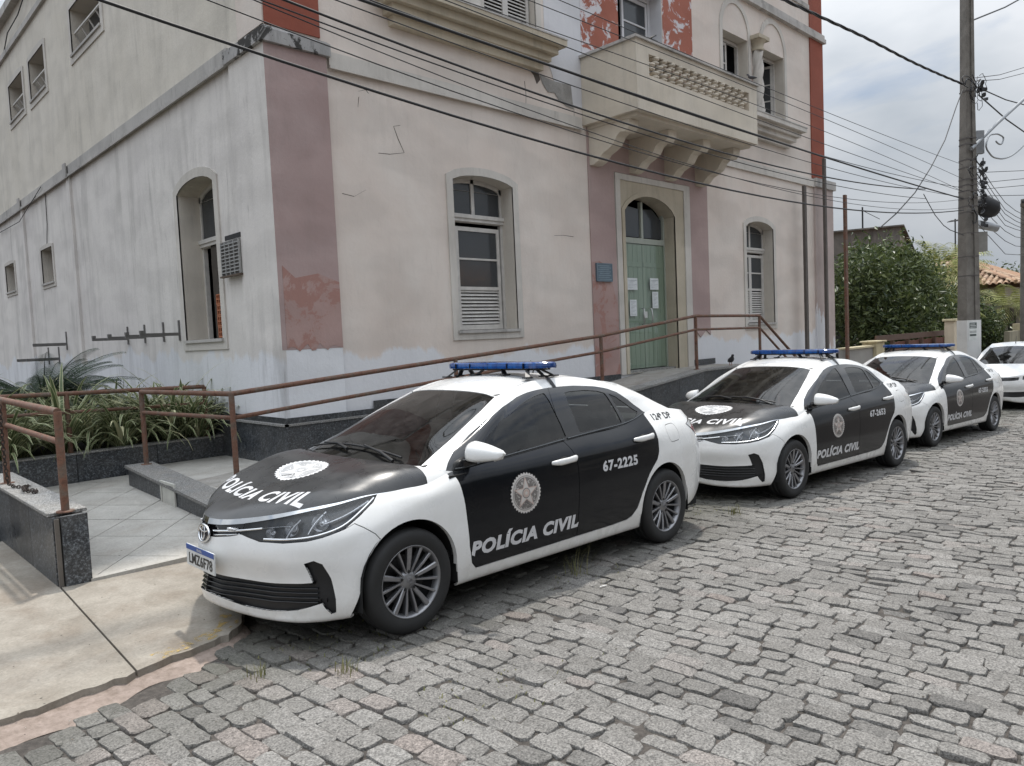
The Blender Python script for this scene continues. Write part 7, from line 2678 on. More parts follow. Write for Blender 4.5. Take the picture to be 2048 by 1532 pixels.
# ---- utility pole with its cables -------------------------------------
KS = 1.106
PY = 5.2 * KS
def cp(x, z, dy=0.0):
 """point of the cable run: position along the street and height"""
 return (x * KS, PY + dy, CAM_H + (z - CAM_H) * KS)
M_CABLE = flat('black_cable', (0.012, 0.012, 0.014), .6)
M_CONCP = mat_concrete('pole_concrete', (0.13, 0.12, 0.105), (0.20, 0.185, 0.165), (0.08, 0.072, 0.062))
def cable(name, pts, r, label, group='cables along the street'):
 o = MB().tube(pts, r, 6).build(name, M_CABLE)
 tag(o, label, 'cable', group)
 return o
def build_pole():
 x, y = 20.25 * KS, PY
 z0 = GZ(x)
 t = empty('utility_pole', (x, y, z0), label='tall concrete utility pole with white painted foot and tangled cables', cat='utility pole')
 # tapering pole with a recessed groove in each face
 def ring(w, z):
  h = w / 2
  g = w * .14
  return [(x - h, y - h, z), (x - g, y - h, z), (x - g, y - h + .03, z), (x + g, y - h + .03, z), (x + g, y - h, z), (x + h, y - h, z), (x + h, y + h, z), (x - h, y + h, z)]
 lv = [(.37, 1.66), (.33, 4.0), (.24, 7.5), (.20, 12.5)]
 rot = -.68
 def rr_(p):
  a, b = p[0] - x, p[1] - y
  return (x + a * cos(rot) - b * sin(rot), y + a * sin(rot) + b * cos(rot), p[2])
 V = [rr_(p) for w, z in lv for p in ring(w, z)]
 F = [(i * 8 + k, i * 8 + (k + 1) % 8, i * 8 + 8 + (k + 1) % 8, i * 8 + 8 + k) for i in range(3) for k in range(8)]
 MB().add(V, F).build('shaft', M_CONCP, t)
 def bx(w, za, zb):
  h = w / 2
  return [rr_((x + a * h, y + b * h, z)) for z in (za, zb) for b in (-1, 1) for a in (-1, 1)]
 MB().add(bx(.395, z0 - .1, 1.655), [(0, 2, 3, 1), (4, 5, 7, 6), (0, 1, 5, 4), (2, 6, 7, 3), (0, 4, 6, 2), (1, 3, 7, 5)]).build('painted_foot', mat_paint('white_pole_paint', (.56, .56, .55), (.62, .62, .61), None, grime=.3), t)
 # flyers pasted on the painted foot
 f1 = MB()
 P = lambda a, z, d=.2: rr_((x + a, y - d, z))
 f1.quad(P(-.14, 1.12, .2005), P(.08, 1.12, .2005), P(.08, 1.60, .2005), P(-.14, 1.60, .2005))
 fl = f1.build('flyer', flat('flyer_paper', (.60, .62, .60), .7), t)
 f2 = MB()
 for (a, b, c, d) in ((-.13, .07, 1.44, 1.59), (-.12, .06, 1.36, 1.372), (-.12, .06, 1.33, 1.342), (-.12, .06, 1.24, 1.29)):
  f2.quad(P(a, c, .202), P(b, c, .202), P(b, d, .202), P(a, d, .202))
 for (a, b, c, d) in ((-.11, .05, 1.545, 1.56), (-.11, .05, 1.505, 1.52), (-.11, .05, 1.465, 1.48)):
  pass
 f2.build('flyer_print', flat('flyer_ink', (.06, .075, .07), .7), fl)
 f3 = MB()
 for (a, b, c, d) in ((-.11, .03, 1.545, 1.562), (-.11, .05, 1.505, 1.52), (-.11, .05, 1.465, 1.48)):
  f3.quad(P(a, c, .204), P(b, c, .204), P(b, d, .204), P(a, d, .204))
 f3.build('flyer_print', MATS['flyer_paper'], fl)
 # steel bands
 for z in (7.55, 6.35, 6.2, 5.8, 5.6, 5.3, 5.15, 5.0, 4.8, 4.6, 4.45, 3.9, 3.3, 2.8):
  w = .36 - (z - 1.66) * .019 if z < 7.5 else .245
  MB().add(bx(w + .014, z, z + .035), [(0, 2, 3, 1), (4, 5, 7, 6), (0, 1, 5, 4), (2, 6, 7, 3), (0, 4, 6, 2), (1, 3, 7, 5)]).build('band', flat('pole_band', (.10, .09, .085), .6, .4) if z == 7.55 else MATS['pole_band'], t)
 # fittings: black splice case, silver canister, meter box, bracket plate
 S = lambda a, z, d=0.0: Vector(cp(a, z, d))
 f = MB()
 c = S(21.45, 4.42, -.1)
 f.tube([c + Vector((-.35, .25, .12)), c + Vector((-.15, .1, .10)), c + Vector((.10, -.1, -.06)), c + Vector((.2, -.18, -.12))], [.10, .27, .27, .16], 10)
 o = f.build('splice_case', M_CABLE)
 tag(o, 'black bulbous cable splice case hanging beside the utility pole', 'splice case')
 c = S(21.65, 3.98, -.1)
 o = MB().tube([c + Vector((-.24, .2, .06)), c + Vector((.16, -.16, -.06))], .115, 12).build('canister', flat('dull_silver_canister', (.34, .35, .36), .4, .5))
 tag(o, 'small silver cylinder hanging below the black splice case', 'canister')
 c = S(20.95, 3.55, -.1)
 o = MB().obox(c, (.72, .69, 0), (-.69, .72, 0), (0, 0, 1), .10, .12, .26).build('meter_box', flat('grey_meter_box', (.23, .22, .20), .6))
 tag(o, 'grey meter box strapped to the right side of the utility pole', 'meter box')
 c = S(20.98, 2.62, .12)
 n1 = Vector((.45, -.89, 0))
 mb = MB()
 a1 = Vector((.89, .45, 0))
 V = [c + n1 * h + a1 * .34 * cos(2 * pi * k / 28) + Vector((0, 0, .34)) * sin(2 * pi * k / 28) for h in (0, .012) for k in range(28)]
 mb.add(V, [(k, (k + 1) % 28, 28 + (k + 1) % 28, 28 + k) for k in range(28)] + [tuple(range(28)), tuple(range(28, 56))])
 sg = empty('round_sign', tuple(c), label='round road sign seen from its dark back, fixed behind the utility pole', cat='sign')
 mb.build('disc', flat('dark_sign_back', (.02, .02, .022), .5), sg)
 MB().obox(c + n1 * .02, a1, n1, (0, 0, 1), .05, .008, .10).build('clip', MATS['pole_band'], sg)
 # lamp arm with its wrought scroll
 la = empty('street_lamp_arm', tuple(S(20.75, 5.84, -.1)), label='grey steel lamp arm with a wrought scroll leaving the pole to the right', cat='street lamp')
 gm = flat('galvanised_arm', (.25, .26, .27), .5, .6)
 MB().tube([(22.15, PY - .15, 6.05), (24.43, PY - .2, 7.05), (27.79, PY - .3, 8.47), (30.72, PY - .45, 9.68)], .045, 10).build('arm', gm, la)
 sc_ = [(23.87, 6.46), (24.13, 6.43), (24.55, 6.53), (24.66, 6.65), (24.29, 6.69), (23.67, 6.62), (23.08, 6.43), (22.88, 6.19), (23.27, 6.04), (24.17, 6.04), (25.09, 6.19), (26.24, 6.52), (27.04, 6.82), (27.94, 7.18), (29.03, 7.54)]
 A_ = np.array(sc_)
 kk = np.concatenate([[0], np.cumsum(np.linalg.norm(np.diff(A_, axis=0), axis=1))])
 q_ = hermite(kk, A_, np.linspace(0, kk[-1], 70))
 MB().tube([(a, PY - .3, b) for a, b in q_], .021, 7).build('scroll', gm, la)
 MB().obox(S(20.78, 5.9, -.12), (.72, .69, 0), (-.69, .72, 0), (0, 0, 1), .06, .10, .30).build('bracket_plate', gm, la)
 MB().tube([(30.6, PY - .45, 9.64), (31.6, PY - .5, 9.95)], [.10, .16], 10).build('lamp_head', gm, la)
 # coils, loose loops and clamps on the pole: a tangle nobody could count
 rr = random.Random(31)
 mb = MB()
 for (z, n, rad) in ((7.0, 9, .20), (5.0, 7, .12), (4.4, 7, .12)):
  for i in range(n):
   cx = 20.25 + rr.choice((-1, 1)) * rr.uniform(.15, .55)
   zz = z + rr.gauss(0, .18)
   r1, r2 = rad * rr.uniform(.6, 1.8), rad * rr.uniform(.6, 1.6)
   ph = rr.uniform(0, 6.28)
   mb.tube([S(cx + r1 * cos(a + ph) * 1.6, zz + r2 * sin(a + ph), -.24 + .05 * rr.random()) for a in np.linspace(0, rr.uniform(2.2, 5.0), 12)], rr.choice((.008, .012, .016)), 5)
 for (z, n) in ((7.05, 8), (5.25, 7), (4.9, 6), (4.5, 6), (4.1, 5)):
  for i in range(n):
   p = S(20.6 + rr.uniform(-.05, .45), z + rr.gauss(0, .12), -.2 + rr.uniform(-.05, .05))
   mb.obox(p, Vector((.7, .6, rr.uniform(-.6, .6))).normalized(), Vector((-.65, .75, 0)), Vector((rr.uniform(-.3, .3), 0, 1)).normalized(), .05, .03, .04)
 o = mb.build('wire_tangle', M_CABLE)
 tag(o, 'tangle of black wire loops and clamps on the concrete utility pole', 'wires', kind='stuff')
CABLES = [
 ([0.006, -0.115, 4.154], -7, 19.9, .0165, 'thick black cable sagging lowest across the facade and the pilaster'),
 ([0.001, -0.019, 5.263], -7, 19.9, .008, 'thin wire, highest of the run crossing the balcony front'),
 ([-0.001, 0.018, 4.991], -7, 19.9, .008, 'thin wire just below the highest one over the balcony'),
 ([-0.002, 0.039, 4.681], -7, 19.9, .008, 'thin wire crossing the lower part of the baluster openings'),
 ([0.001, -0.031, 4.884], -7, 19.9, .009, 'thin wire crossing the balcony below its baluster openings'),
 ([0.001, -0.025, 4.601], -7, 19.9, .020, 'thick bundle of black wires running along the balcony base'),
 ([0.003, -0.058, 4.718], -7, 19.9, .010, 'wire hanging close under the thick bundle at the balcony'),
 ([0.003, -0.065, 4.639], -7, 19.9, .009, 'thin wire crossing the soffit of the balcony'),
 ([0.006, -0.113, 4.610], -7, 17.2, .014, 'dark wire crossing the balcony brackets to the right corner'),
 ([0.005, -0.102, 4.521], -7, 17.2, .010, 'thin wire alongside the dark one over the brackets'),
 ([0.007, -0.156, 4.628], -7, 19.9, .008, 'thin wire dipping across the door surround'),
 ([0.007, -0.137, 4.450], -7, 19.9, .009, 'thin wire sagging just above the thick lowest cable'),
]
def build_cables():
 for co, a, b, r, lab in CABLES:
  pts = []
  for x in np.linspace(a, b, 34):
   xx = x
   z = co[0] * xx * xx + co[1] * xx + co[2]
   if xx < 1:                       # the run carries on past the camera to the pole before this one
    s_ = 2 * co[0] + co[1]
    z1 = co[0] + co[1] + co[2]
    z = z1 + (xx - 1) * s_ + .004 * (xx - 1) ** 2
   pts.append(cp(x, z))
  cable('power_cable', pts, r * .62 + (.0025 if r > .013 else 0), lab)
 tw = [(-7, 5.9), (0, 6.05), (5, 6.25), (11.0, 6.57), (12.25, 6.65), (13.93, 6.76), (16.54, 6.88), (19.9, 7.12)]
 P = np.array(tw)
 xs = np.linspace(-7, 19.9, 220)
 zs = hermite(P[:, 0], P[:, 1:2], xs)[:, 0]
 mb = MB()
 for ph in (0, 2.1, 4.2):
  mb.tube([Vector(cp(x, z)) + Vector((0, .016 * cos(x * 4.2 + ph), .016 * sin(x * 4.2 + ph))) for x, z in zip(xs, zs)], .014, 5)
 o = mb.build('power_cable', M_CABLE)
 tag(o, 'thick twisted service cable, uppermost, reaching the pole at its coils', 'cable', 'cables along the street')
 cable('power_cable', [cp(19.9, 7.0), cp(19.37, 6.5), cp(18.55, 5.65), cp(17.6, 4.95), cp(16.58, 4.31), cp(15.5, 3.8), cp(14.65, 3.47)], .013, 'slack cable slanting down from the coils to the dark gable')
 cable('power_cable', [cp(17.1, 4.33), cp(17.5, 4.12), cp(17.82, 3.96), cp(18.4, 3.78), cp(18.86, 3.71), cp(19.9, 3.66)], .010, 'short drooping wire under the bundle beside the pole')
 # to the right of the pole
 rt = [((20.5, 7.37), (25.8, 8.76), .010, 'upper wire leaving the pole to the upper right'), ((20.5, 7.30), (25.8, 8.60), .010, 'second wire rising from the coils to the right'),
          ((21.0, 7.28), (26.5, 7.8), .016, 'thick cable running right from the coils'), ((21.2, 7.12), (26.5, 6.95), .020, 'twisted dark cable falling to the right behind the lamp arm'),
          ((20.4, 8.65), (27, 11.2), .022, 'stay cable slanting up to the right near the top of the pole')]
 for (a, b, r, lab) in rt:
  cable('power_cable', [cp(*a), cp((a[0] + b[0]) / 2, (a[1] + b[1]) / 2 - .06), cp(*b)], r, lab)
 p2 = Vector((34.2, 6.9, 5.0))
 rr = random.Random(3)
 for i, (z, zz) in enumerate(((5.4, 5.35), (5.25, 5.15), (5.1, 5.0), (4.95, 4.85), (4.75, 4.75), (4.5, 4.5), (4.2, 4.2), (3.95, 3.9))):
  a = Vector(cp(20.5, z, -.15))
  b = Vector((34.2, 6.9, CAM_H + (zz - CAM_H) * 1.05))
  m = (a + b) / 2 - Vector((0, 0, .25 + .15 * rr.random()))
  q1, q2 = a.lerp(b, .25), a.lerp(b, .75)
  cable('power_cable', [a, q1 - Vector((0, 0, .19)), m, q2 - Vector((0, 0, .19)), b], .010, ['highest', 'second', 'third', 'fourth', 'fifth', 'sixth', 'seventh', 'lowest'][i] + ' of the wires between the two poles', 'wires between the near and the far pole')
 for i, (z, dz) in enumerate(((5.15, .35), (4.9, .55), (4.75, .5), (4.6, .2))):
  a = Vector(cp(20.5, z, -.15))
  cable('power_cable', [a, a + Vector((5, -2.2, dz)), a + Vector((10, -4.4, dz * 2.2))], .008, ['topmost', 'second', 'third', 'lowest'][i] + ' wire crossing the street to the right of the pole', 'wires crossing the street')
 # second pole further on
 x, y = 34.4, 6.9
 t = empty('utility_pole', (x, y, GZ(x)), label='slim far utility pole at the right edge, rising behind the tiled roof', cat='utility pole')
 MB().tube([(x, y, GZ(x) - .1), (x, y, 6.15)], [.20, .15], 8, smooth=False).build('shaft', M_CONCP, t)
 MB().box((x - .5, y - .06, 5.82), (x + .5, y + .06, 5.94)).build('cross_arm', M_BARK, t)
 for k in (-.4, -.15, .15, .4):
  MB().lathe([(.03, 0), (.05, .03), (.04, .08), (.05, .12), (.0, .15)], (x + k, y, 5.94), n=8).build('insulator', M_CABLE, t)
 # wire stapled to the side wall and along the facade
 cable('wall_wire', [(XS - .02, 21, 9.0), (XS - .08, 20.2, 9.15), (XS - .10, 19.0, 9.15), (XS - .05, 18.0, 9.55), (XS - .03, 17.6, 9.75)], .012, 'slack dark wire drooping over the top of the side wall', 'wires on the station walls')
 cable('wall_wire', [(XS - .03, 23.2, 5.05), (XS - .10, 20.5, 4.95), (XS - .08, 18.35, 5.38)], .008, 'thin wire looping below the side wall string course', 'wires on the station walls')
 cable('wall_wire', [(XS - .02, 18.3, 5.22), (XS - .02, 18.35, 4.6), (XS - .02, 18.5, 4.2)], .008, 'thin wire dropping to the small side window', 'wires on the station walls')
build_pole()
build_cables()
# ---- the fourth car, plain white --------------------------------------
def make_white_car():
 t = empty('white_car', (0, 0, 0))
 sc = np.array([.94, 1.0, 1.035])
 full = lambda n, a, b: [[(u0, v0), (u1, v0), (u1, v1), (u0, v1)] for u0, u1 in zip(np.linspace(0, n.U, a + 1)[:-1], np.linspace(0, n.U, a + 1)[1:]) for v0, v1 in zip(np.linspace(0, n.W, b + 1)[:-1], np.linspace(0, n.W, b + 1)[1:])]
 lamp = [LN.inv([p], (1, 1, 1))[0] for p in [(.70, .745, .850), (.50, .63, .805), (.36, .49, .762), (.30, .40, .742), (.275, .395, .665), (.35, .55, .640), (.48, .72, .665), (.62, .785, .745)]]
 gri = [LN.inv([p], (1, 1, 1))[0] for p in [(.112, 0, .71), (.16, .17, .715), (.25, .345, .722), (.225, .33, .66), (.14, .16, .642), (.095, 0, .638)]]
 gri = [(-.02, gri[0][1])] + gri[1:5] + [(-.02, gri[5][1])]
 low = [LN.inv([p], (1, 1, 1))[0] for p in [(.10, 0, .40), (.20, .27, .40), (.30, .47, .41), (.28, .44, .30), (.20, .27, .285), (.095, 0, .29)]]
 low = [(-.02, low[0][1])] + low[1:5] + [(-.02, low[5][1])]
 fog = [LN.inv([p], (1, 1, 1))[0] for p in [(.40, .68, .47), (.47, .755, .45), (.49, .765, .40), (.42, .70, .42)]]
 LP_ = panelize(LN, 80, 30, [('x1', ARCH_F, 0), ('x2', ARCH_R, 0), ('front_door', FD, .002), ('rear_door', RD, .002), ('headlight', lamp, .001), ('grille', gri, .001), ('low', low, .001), ('fog', fog, 0), ('tail', TAIL, .001), ('front_bumper', BUMPF, .0013)])
 GP_ = panelize(GN, 70, 20, [('windshield', WS, .0025), ('fglass', FGL, 0), ('rglass', QD, 0), ('qglass', QG, 0), ('frame', WOUT, .0015), ('rwin', RW, .002)])
 b = pmesh('body', LN, LP_['body'], CM['white'], t, lip=.012, both=True)
 pmesh('pillar_shell', GN, GP_['body'], CM['white'], b, lip=.01, both=True)
 pmesh('roof', RN, full(RN, 14, 12), CM['white'], b, both=True)
 pmesh('boot_lid', DN, full(DN, 6, 8), CM['white'], b, both=True)
 pmesh('panel_gap', LN, LP_['gap'], CM['well'], b, off=-.009, both=True)
 pmesh('panel_gap', GN, GP_['gap'], CM['well'], b, off=-.008, both=True)
 pmesh('hood', HN, full(HN, 20, 20), CM['white'], t, lip=.012, both=True)
 pmesh('front_bumper', LN, LP_['front_bumper'], CM['white'], t, lip=.012, both=True)
 g = pmesh('grille', LN, LP_['grille'], CM['gloss'], t, off=-.015, lip=-.015, both=True)
 pmesh('lower_grille', LN, LP_['low'], CM['trim'], t, off=-.015, lip=-.015, both=True)
 if 'fog' in LP_:
  pmesh('fog_vent', LN, LP_['fog'], CM['trim'], t, off=-.01, lip=-.01, both=True)
 for sd in (1, -1):
  for nm in ('front_door', 'rear_door'):
   d = pmesh(nm, LN, LP_[nm], CM['white'], t, side=sd, lip=.012)
   if nm == 'front_door':
    pmesh('window_frame', GN, GP_['frame'], CM['gloss'], d, side=sd, lip=.008)
    pmesh('window_glass', GN, GP_['fglass'], CM['glass'], d, side=sd, off=-.005)
   else:
    pmesh('window_glass', GN, GP_['rglass'], CM['glass'], d, side=sd, off=-.005)
    pmesh('quarter_glass', GN, GP_['qglass'], CM['glass'], d, side=sd, off=-.005)
  hl = pmesh('headlight', LN, LP_['headlight'], CM['house'], t, side=sd, off=-.03, lip=-.03)
  for c, r in (((.40, .565, .70), .045), ((.53, .68, .745), .040)):
   p = Vector(LN.ev(LN.inv([c], (1, 1, 1)))[0])
   MB().lathe([(r, .0), (r * .7, -.02), (r * .3, -.025), (.001, -.01)], (p.x + .022, sd * (p.y - .015), p.z), axis='x', n=16).build('reflector', CM['refl'], hl, Z0)
  pmesh('lamp_lens', LN, LP_['headlight'], CM['lens'], hl, side=sd, off=.0005)
  pmesh('tail_light', LN, LP_['tail'], CM['red'], t, side=sd)
  make_wheel(t, .960, .868, sd)
  make_wheel(t, 3.660, .868, sd)
  mb = MB().tube([(1.48, sd * .80, .97), (1.5, sd * .86, .99), (1.50, sd * .93, 1.02), (1.51, sd * 1.03, 1.035)], [.02, .035, .07, .055], 10)
  mb.build('mirror', CM['white'], t, Z0)
 pmesh('windshield', GN, GP_['windshield'], CM['screen'], t, off=-.003, both=True)
 pmesh('rear_window', GN, GP_['rwin'], CM['glass'], t, off=-.003, both=True)
 MB().box((.5, -.7, .2), (4.35, .7, .4)).build('underbody', CM['well'], t, Z0)
 MB().box((1.25, -.7, .55), (1.62, .7, .92), .03).build('dashboard', CM['dash'], t, Z0)
 for y in (-.36, .36):
  MB().obox((2.40, y, .80), (.96, 0, .26), (0, 1, 0), (-.26, 0, .96), .06, .23, .38).build('front_seat', CM['seat'], t, Z0)
 MB().tube([(2.2, 0, 1.455), (2.24, 0, 1.52), (2.34, 0, 1.62)], [.012, .004, .003], 6).build('aerial', CM['trim'], t, Z0)
 V = [(1.0, -.72, .97), (1.0, .72, .97), (1.22, .72, .975), (1.22, -.72, .975)]
 MB().add(V, [(0, 1, 2, 3)]).build('cowl_panel', CM['trim'], t, Z0)
 t.scale = tuple(sc)
 return t
car4 = make_white_car()
car_place(car4, 19.55, 4.42, .06)
tag(car4, 'plain white car facing the camera behind the third police saloon', 'car')
# ---- beyond the station ------------------------------------------------
def build_beyond():
 M_TERR = flat('old_roof_tile', (0.33, 0.20, 0.125), .85)
 n = NT('mottled_roof_tile')
 r = n.objrand()
 v = n.pos()
 c = n.ramp(r, [(0, (.20, .115, .075)), (.4, (.34, .22, .14)), (.75, (.46, .34, .23)), (1, (.28, .19, .14))])
 c = n.mix(1.0, c, n.ramp(n.noise(v, 3, 5), [(.3, .6), (.7, 1.25)]), 'MULTIPLY')
 n.P(base=c, rough=.85)
 M_TILES = n.m
 mwall = mat_paint('yellow_stained_post', (.46, .40, .26), (.54, .48, .33), None, grime=.9, streak=(.07, .06, .04))
 mwood = flat('brown_fence_board', (.095, .055, .04), .8)
 mgate = flat('oxide_red_board', (.19, .085, .065), .8)
 # gate posts and boarded fence along the footway
 t = empty('gate_post', (22.0, 8.0, GZ(22)), label='squat yellow gate post streaked with black mould', cat='post')
 MB().box((21.75, 7.85, GZ(22) - .1), (22.35, 8.25, 1.14), .01).build('shaft', mwall, t)
 MB().box((21.70, 7.80, 1.142), (22.40, 8.30, 1.19), .01).build('cap', mwall, t)
 t = empty('garden_wall', (20.8, 8.05, GZ(21)), label='low grey garden wall between the station and the yellow post', cat='wall')
 MB().box((19.9, 7.95, GZ(20) - .1), (21.74, 8.15, 1.02)).build('wall', mat_paint('grey_garden_wall', (.25, .24, .23), (.33, .32, .30), None, grime=.6), t)
 MB().box((19.88, 7.90, 1.022), (21.74, 8.20, 1.07)).build('coping', mwall, t)
 t = empty('fence', (26, 8.2, GZ(25)), label='brown boarded fence with rails below the dark tree', cat='fence')
 for k in range(4):
  z = GZ(25) + .30 + k * .46
  MB().box((22.42, 8.10, z), (30.5, 8.14, z + .17)).build('rail', mwood, t)
 for k in range(7):
  x = 22.6 + k * 1.3
  MB().box((x, 8.141, GZ(x) - .1), (x + .12, 8.24, 1.22)).build('post', mwood, t)
 for k in range(34):
  x = 24.3 + k * .185
  MB().box((x, 8.245, GZ(x)), (x + .165, 8.27, 1.06 + .03 * ((k * 7) % 5) / 5)).build('board', mgate, t)
 t = empty('gate_post', (27.7, 7.6, GZ(27)), label='tall pale beige gate pillar left of the utility pole', cat='post')
 MB().box((27.4, 7.45, GZ(27) - .1), (27.95, 7.75, 1.62), .01).build('shaft', mat_paint('beige_pillar', (.50, .43, .33), (.56, .49, .38), None, grime=.4), t)
 MB().box((27.35, 7.40, 1.622), (28.0, 7.80, 1.70), .01).build('cap', mwall, t)
 # dark gabled warehouse
 W = empty('warehouse', (50, 20, GZ(50)), label='dark mouldy gabled building rising behind the tree', cat='building')
 md = mat_paint('mouldy_dark_render', (.10, .095, .09), (.17, .16, .145), None, grime=.9, streak=(.03, .03, .03))
 mg = mat_paint('streaked_gable_render', (.22, .20, .165), (.31, .29, .24), None, grime=1.0, streak=(.03, .03, .028))
 fx, y0, ym, y1 = 50.0, 14.9, 17.2, 22.0
 fy = 17.4
 x0, xa, x1 = 41.5, 52.5, 58.5
 zb, zl, za, zr = -1.5, 6.75, 7.85, 5.9
 V = [(x0, fy + 1.5, zb), (xa, fy, zb), (xa, fy, za), (x0, fy + 1.5, zl)]
 MB().add(V, [(0, 1, 2, 3)]).build('wall', md, W)
 V = [(xa + .001, fy, zb), (x1, fy + 1.0, zb), (x1, fy + 1.0, zr), (xa + .001, fy, za)]
 MB().add(V, [(0, 1, 2, 3)]).build('wall', mg, W)
 MB().add([(x0, fy + 1.45, zl), (xa, fy - .05, za), (xa + 6, fy + 9, za), (x0, fy + 11, zl)], [(0, 1, 2, 3)]).build('roof', md, W)
 MB().beam((xa, fy - .1, za + .02), (x1 + .2, fy + .9, zr - .02), .3, .09).build('verge', md, W)
 MB().beam((x0, fy + 1.4, zl + .02), (xa, fy - .1, za + .02), .3, .09).build('verge', md, W)
 for x, z, w_ in ((54.1, 6.35, .45), (54.7, 6.35, .40)):
  MB().box((x, fy + .15, z), (x + w_, fy + .45, z + .5)).build('vent', M_DARK, W)
 a = empty('aerial', (47.6, 16.9, 7.3), label='thin mast on the edge of the dark gabled roof', cat='aerial')
 MB().tube([(47.6, 17.9, 7.2), (47.6, 17.9, 8.7)], .05, 6).build('mast', M_CABLE, a)
 MB().tube([(47.6, 17.9, 8.5), (50.4, 17.9, 8.2)], .02, 5).build('stay', M_CABLE, a)
 # mango tree and bushes
 bl = [(30.6, 11.2, 3.0, 2.6, 1.9, 1.5), (33.2, 11.4, 2.6, 2.8, 1.9, 1.55), (29.0, 10.8, 2.2, 2.2, 1.6, 1.3), (35.6, 11.0, 1.9, 2.4, 1.7, 1.3), (31.6, 11.0, 4.0, 1.6, 1.4, .8), (34.0, 11.2, 3.6, 1.6, 1.4, .7),
          (32, 10.2, 1.4, 3.4, 1.5, 1.1), (29.2, 10.2, 1.0, 2.0, 1.2, .8), (36.4, 10.4, .9, 1.8, 1.2, .8), (28.2, 10.6, 3.6, 1.2, 1.0, .8)]
 tree(32, 11.6, bl, 30000, .24, M_TREE, 41, 'broad dense dark green tree filling the gap beside the station', 4.0)
 bl = [(40.0, 13.0, 3.0, 2.4, 1.8, 1.7), (42.4, 13.4, 2.4, 2.2, 1.8, 1.5)]
 tree(41, 13.4, bl, 5000, .28, M_TREE, 43, 'smaller dark tree behind the palms', 3.6, sc=.8)
 bl = [(38.8, 9.6, 1.0, 1.2, 1.0, 1.0), (40.8, 9.8, .6, 1.1, .9, .8), (38.0, 9.9, 1.9, .9, .9, .7)]
 tree(40, 9.4, bl, 4200, .24, M_TREE, 44, 'dark leafy bush just right of the utility pole', 2.0, sc=.5)
 frond_palm(38.8, 11.0, 3.7, 44, 2.3, 'yellowish feathery palm left of the pole, above the dark tree', 51)
 frond_palm(41.2, 11.6, 4.3, 40, 2.2, 'taller palm with drooping fronds close behind the pole', 52)
 frond_palm(41.6, 8.9, 2.1, 40, 2.0, 'low sunlit palm to the right of the pole before the tiled house', 53)
 frond_palm(35.6, 10.0, 2.0, 16, 1.6, 'small olive palm under the tiled eave left of the pole', 54)
 # tiled house at the right edge
 H = empty('house', (46, 11, GZ(46)), label='old house with hipped mottled tile roof at the right edge', cat='house')
 mh = mat_paint('aged_beige_house', (.34, .30, .255), (.43, .385, .33), None, grime=.8, streak=(.08, .07, .06))
 MB().box((43.6, 9.6, -1.5), (53, 17, 3.15)).build('wall', mh, H)
 MB().box((43.2, 8.4, 2.12), (53, 9.595, 2.25)).build('porch_slab', mh, H)
 for x in (43.4, 46.8, 50.2):
  MB().box((x, 8.45, -1.5), (x + .35, 8.8, 2.119)).build('porch_pillar', mh, H)
 MB().box((44.2, 9.56, -.6), (45.6, 9.599, 1.7)).build('door', M_DARK, H)
 MB().box((47.2, 9.56, .4), (48.8, 9.599, 1.7)).build('window', M_GLASS, H)
 # hip roof laid with individual half round tiles on the two slopes in view
 apex0, apex1 = Vector((47.2, 13.0, 5.05)), Vector((51, 13.0, 5.05))
 e00, e10, e11, e01 = Vector((42.9, 9.0, 3.28)), Vector((53.6, 9.0, 3.28)), Vector((53.6, 17.4, 3.28)), Vector((42.9, 17.4, 3.28))
 MB().add([e00, e10, e11, e01, apex0, apex1], [(0, 1, 5, 4), (0, 4, 3), (3, 4, 5, 2), (1, 2, 5)]).build('roof_deck', M_TERR, H)
 prof = [(.11 * cos(a), .085 * sin(a)) for a in np.linspace(0, pi, 6)]
 tm = mesh('roof_tile', [(s_ * (1 - .18 * k), .56 * k, z + .018 * (1 - k)) for k in (0, 1) for s_, z in prof], [(i, i + 1, 7 + i, 6 + i) for i in range(5)], smooth=True)
 tm.materials.append(M_TILES)
 tiles = []
 def slope(p0, p1, q0, q1):
  """p0-p1 eave, q0-q1 ridge"""
  eave = (p1 - p0)
  n_ = int(eave.length / .27)
  for i in range(n_):
   t = (i + .5) / n_
   a = p0 + eave * t
   ex = eave.normalized()
   up = ((q0 + q1) / 2 - (p0 + p1) / 2)
   up = (up - ex * up.dot(ex)).normalized()
   nr = ex.cross(up)
   k = 0
   while True:
    pt = a + up * (.44 * k - .08)
    # stop at the hips
    hgt = (pt.z - p0.z) / (q0.z - p0.z)
    lo = (p0.lerp(q0, max(0, hgt)) - p0).dot(ex)
    hi = (p1.lerp(q1, max(0, hgt)) - p0).dot(ex)
    u = (pt - p0).dot(ex)
    if hgt > .97 or u < lo or u > hi:
     break
    m = Matrix((ex, up, nr)).transposed().to_4x4()
    m.translation = pt + nr * .015
    tiles.append((m, pt))
    k += 1
 slope(e00, e10, apex0, apex1)
 slope(e01, e00, apex0, apex0)
 def vis(p):
  q = cam_ob.matrix_world.inverted() @ p
  return abs(q.x / -q.z) < .72
 near = sorted([m for m in tiles if vis(m[1])], key=lambda m: (m[1]).length)
 for m, pt in near[:300]:
  o = link(tm, 'roof_tile', None, H)
  o.matrix_local = Matrix.Translation(-ORG[H.name]) @ m
 V, F = [], []
 for m, pt in near[300:]:
  b = len(V)
  V += [m @ v.co - ORG[H.name] for v in tm.vertices]
  F += [tuple(i + b for i in p.vertices) for p in tm.polygons]
 if V:
  link(mesh('roof_tiles', V, F, smooth=True), 'roof_tiles', M_TERR, H, kind='stuff')
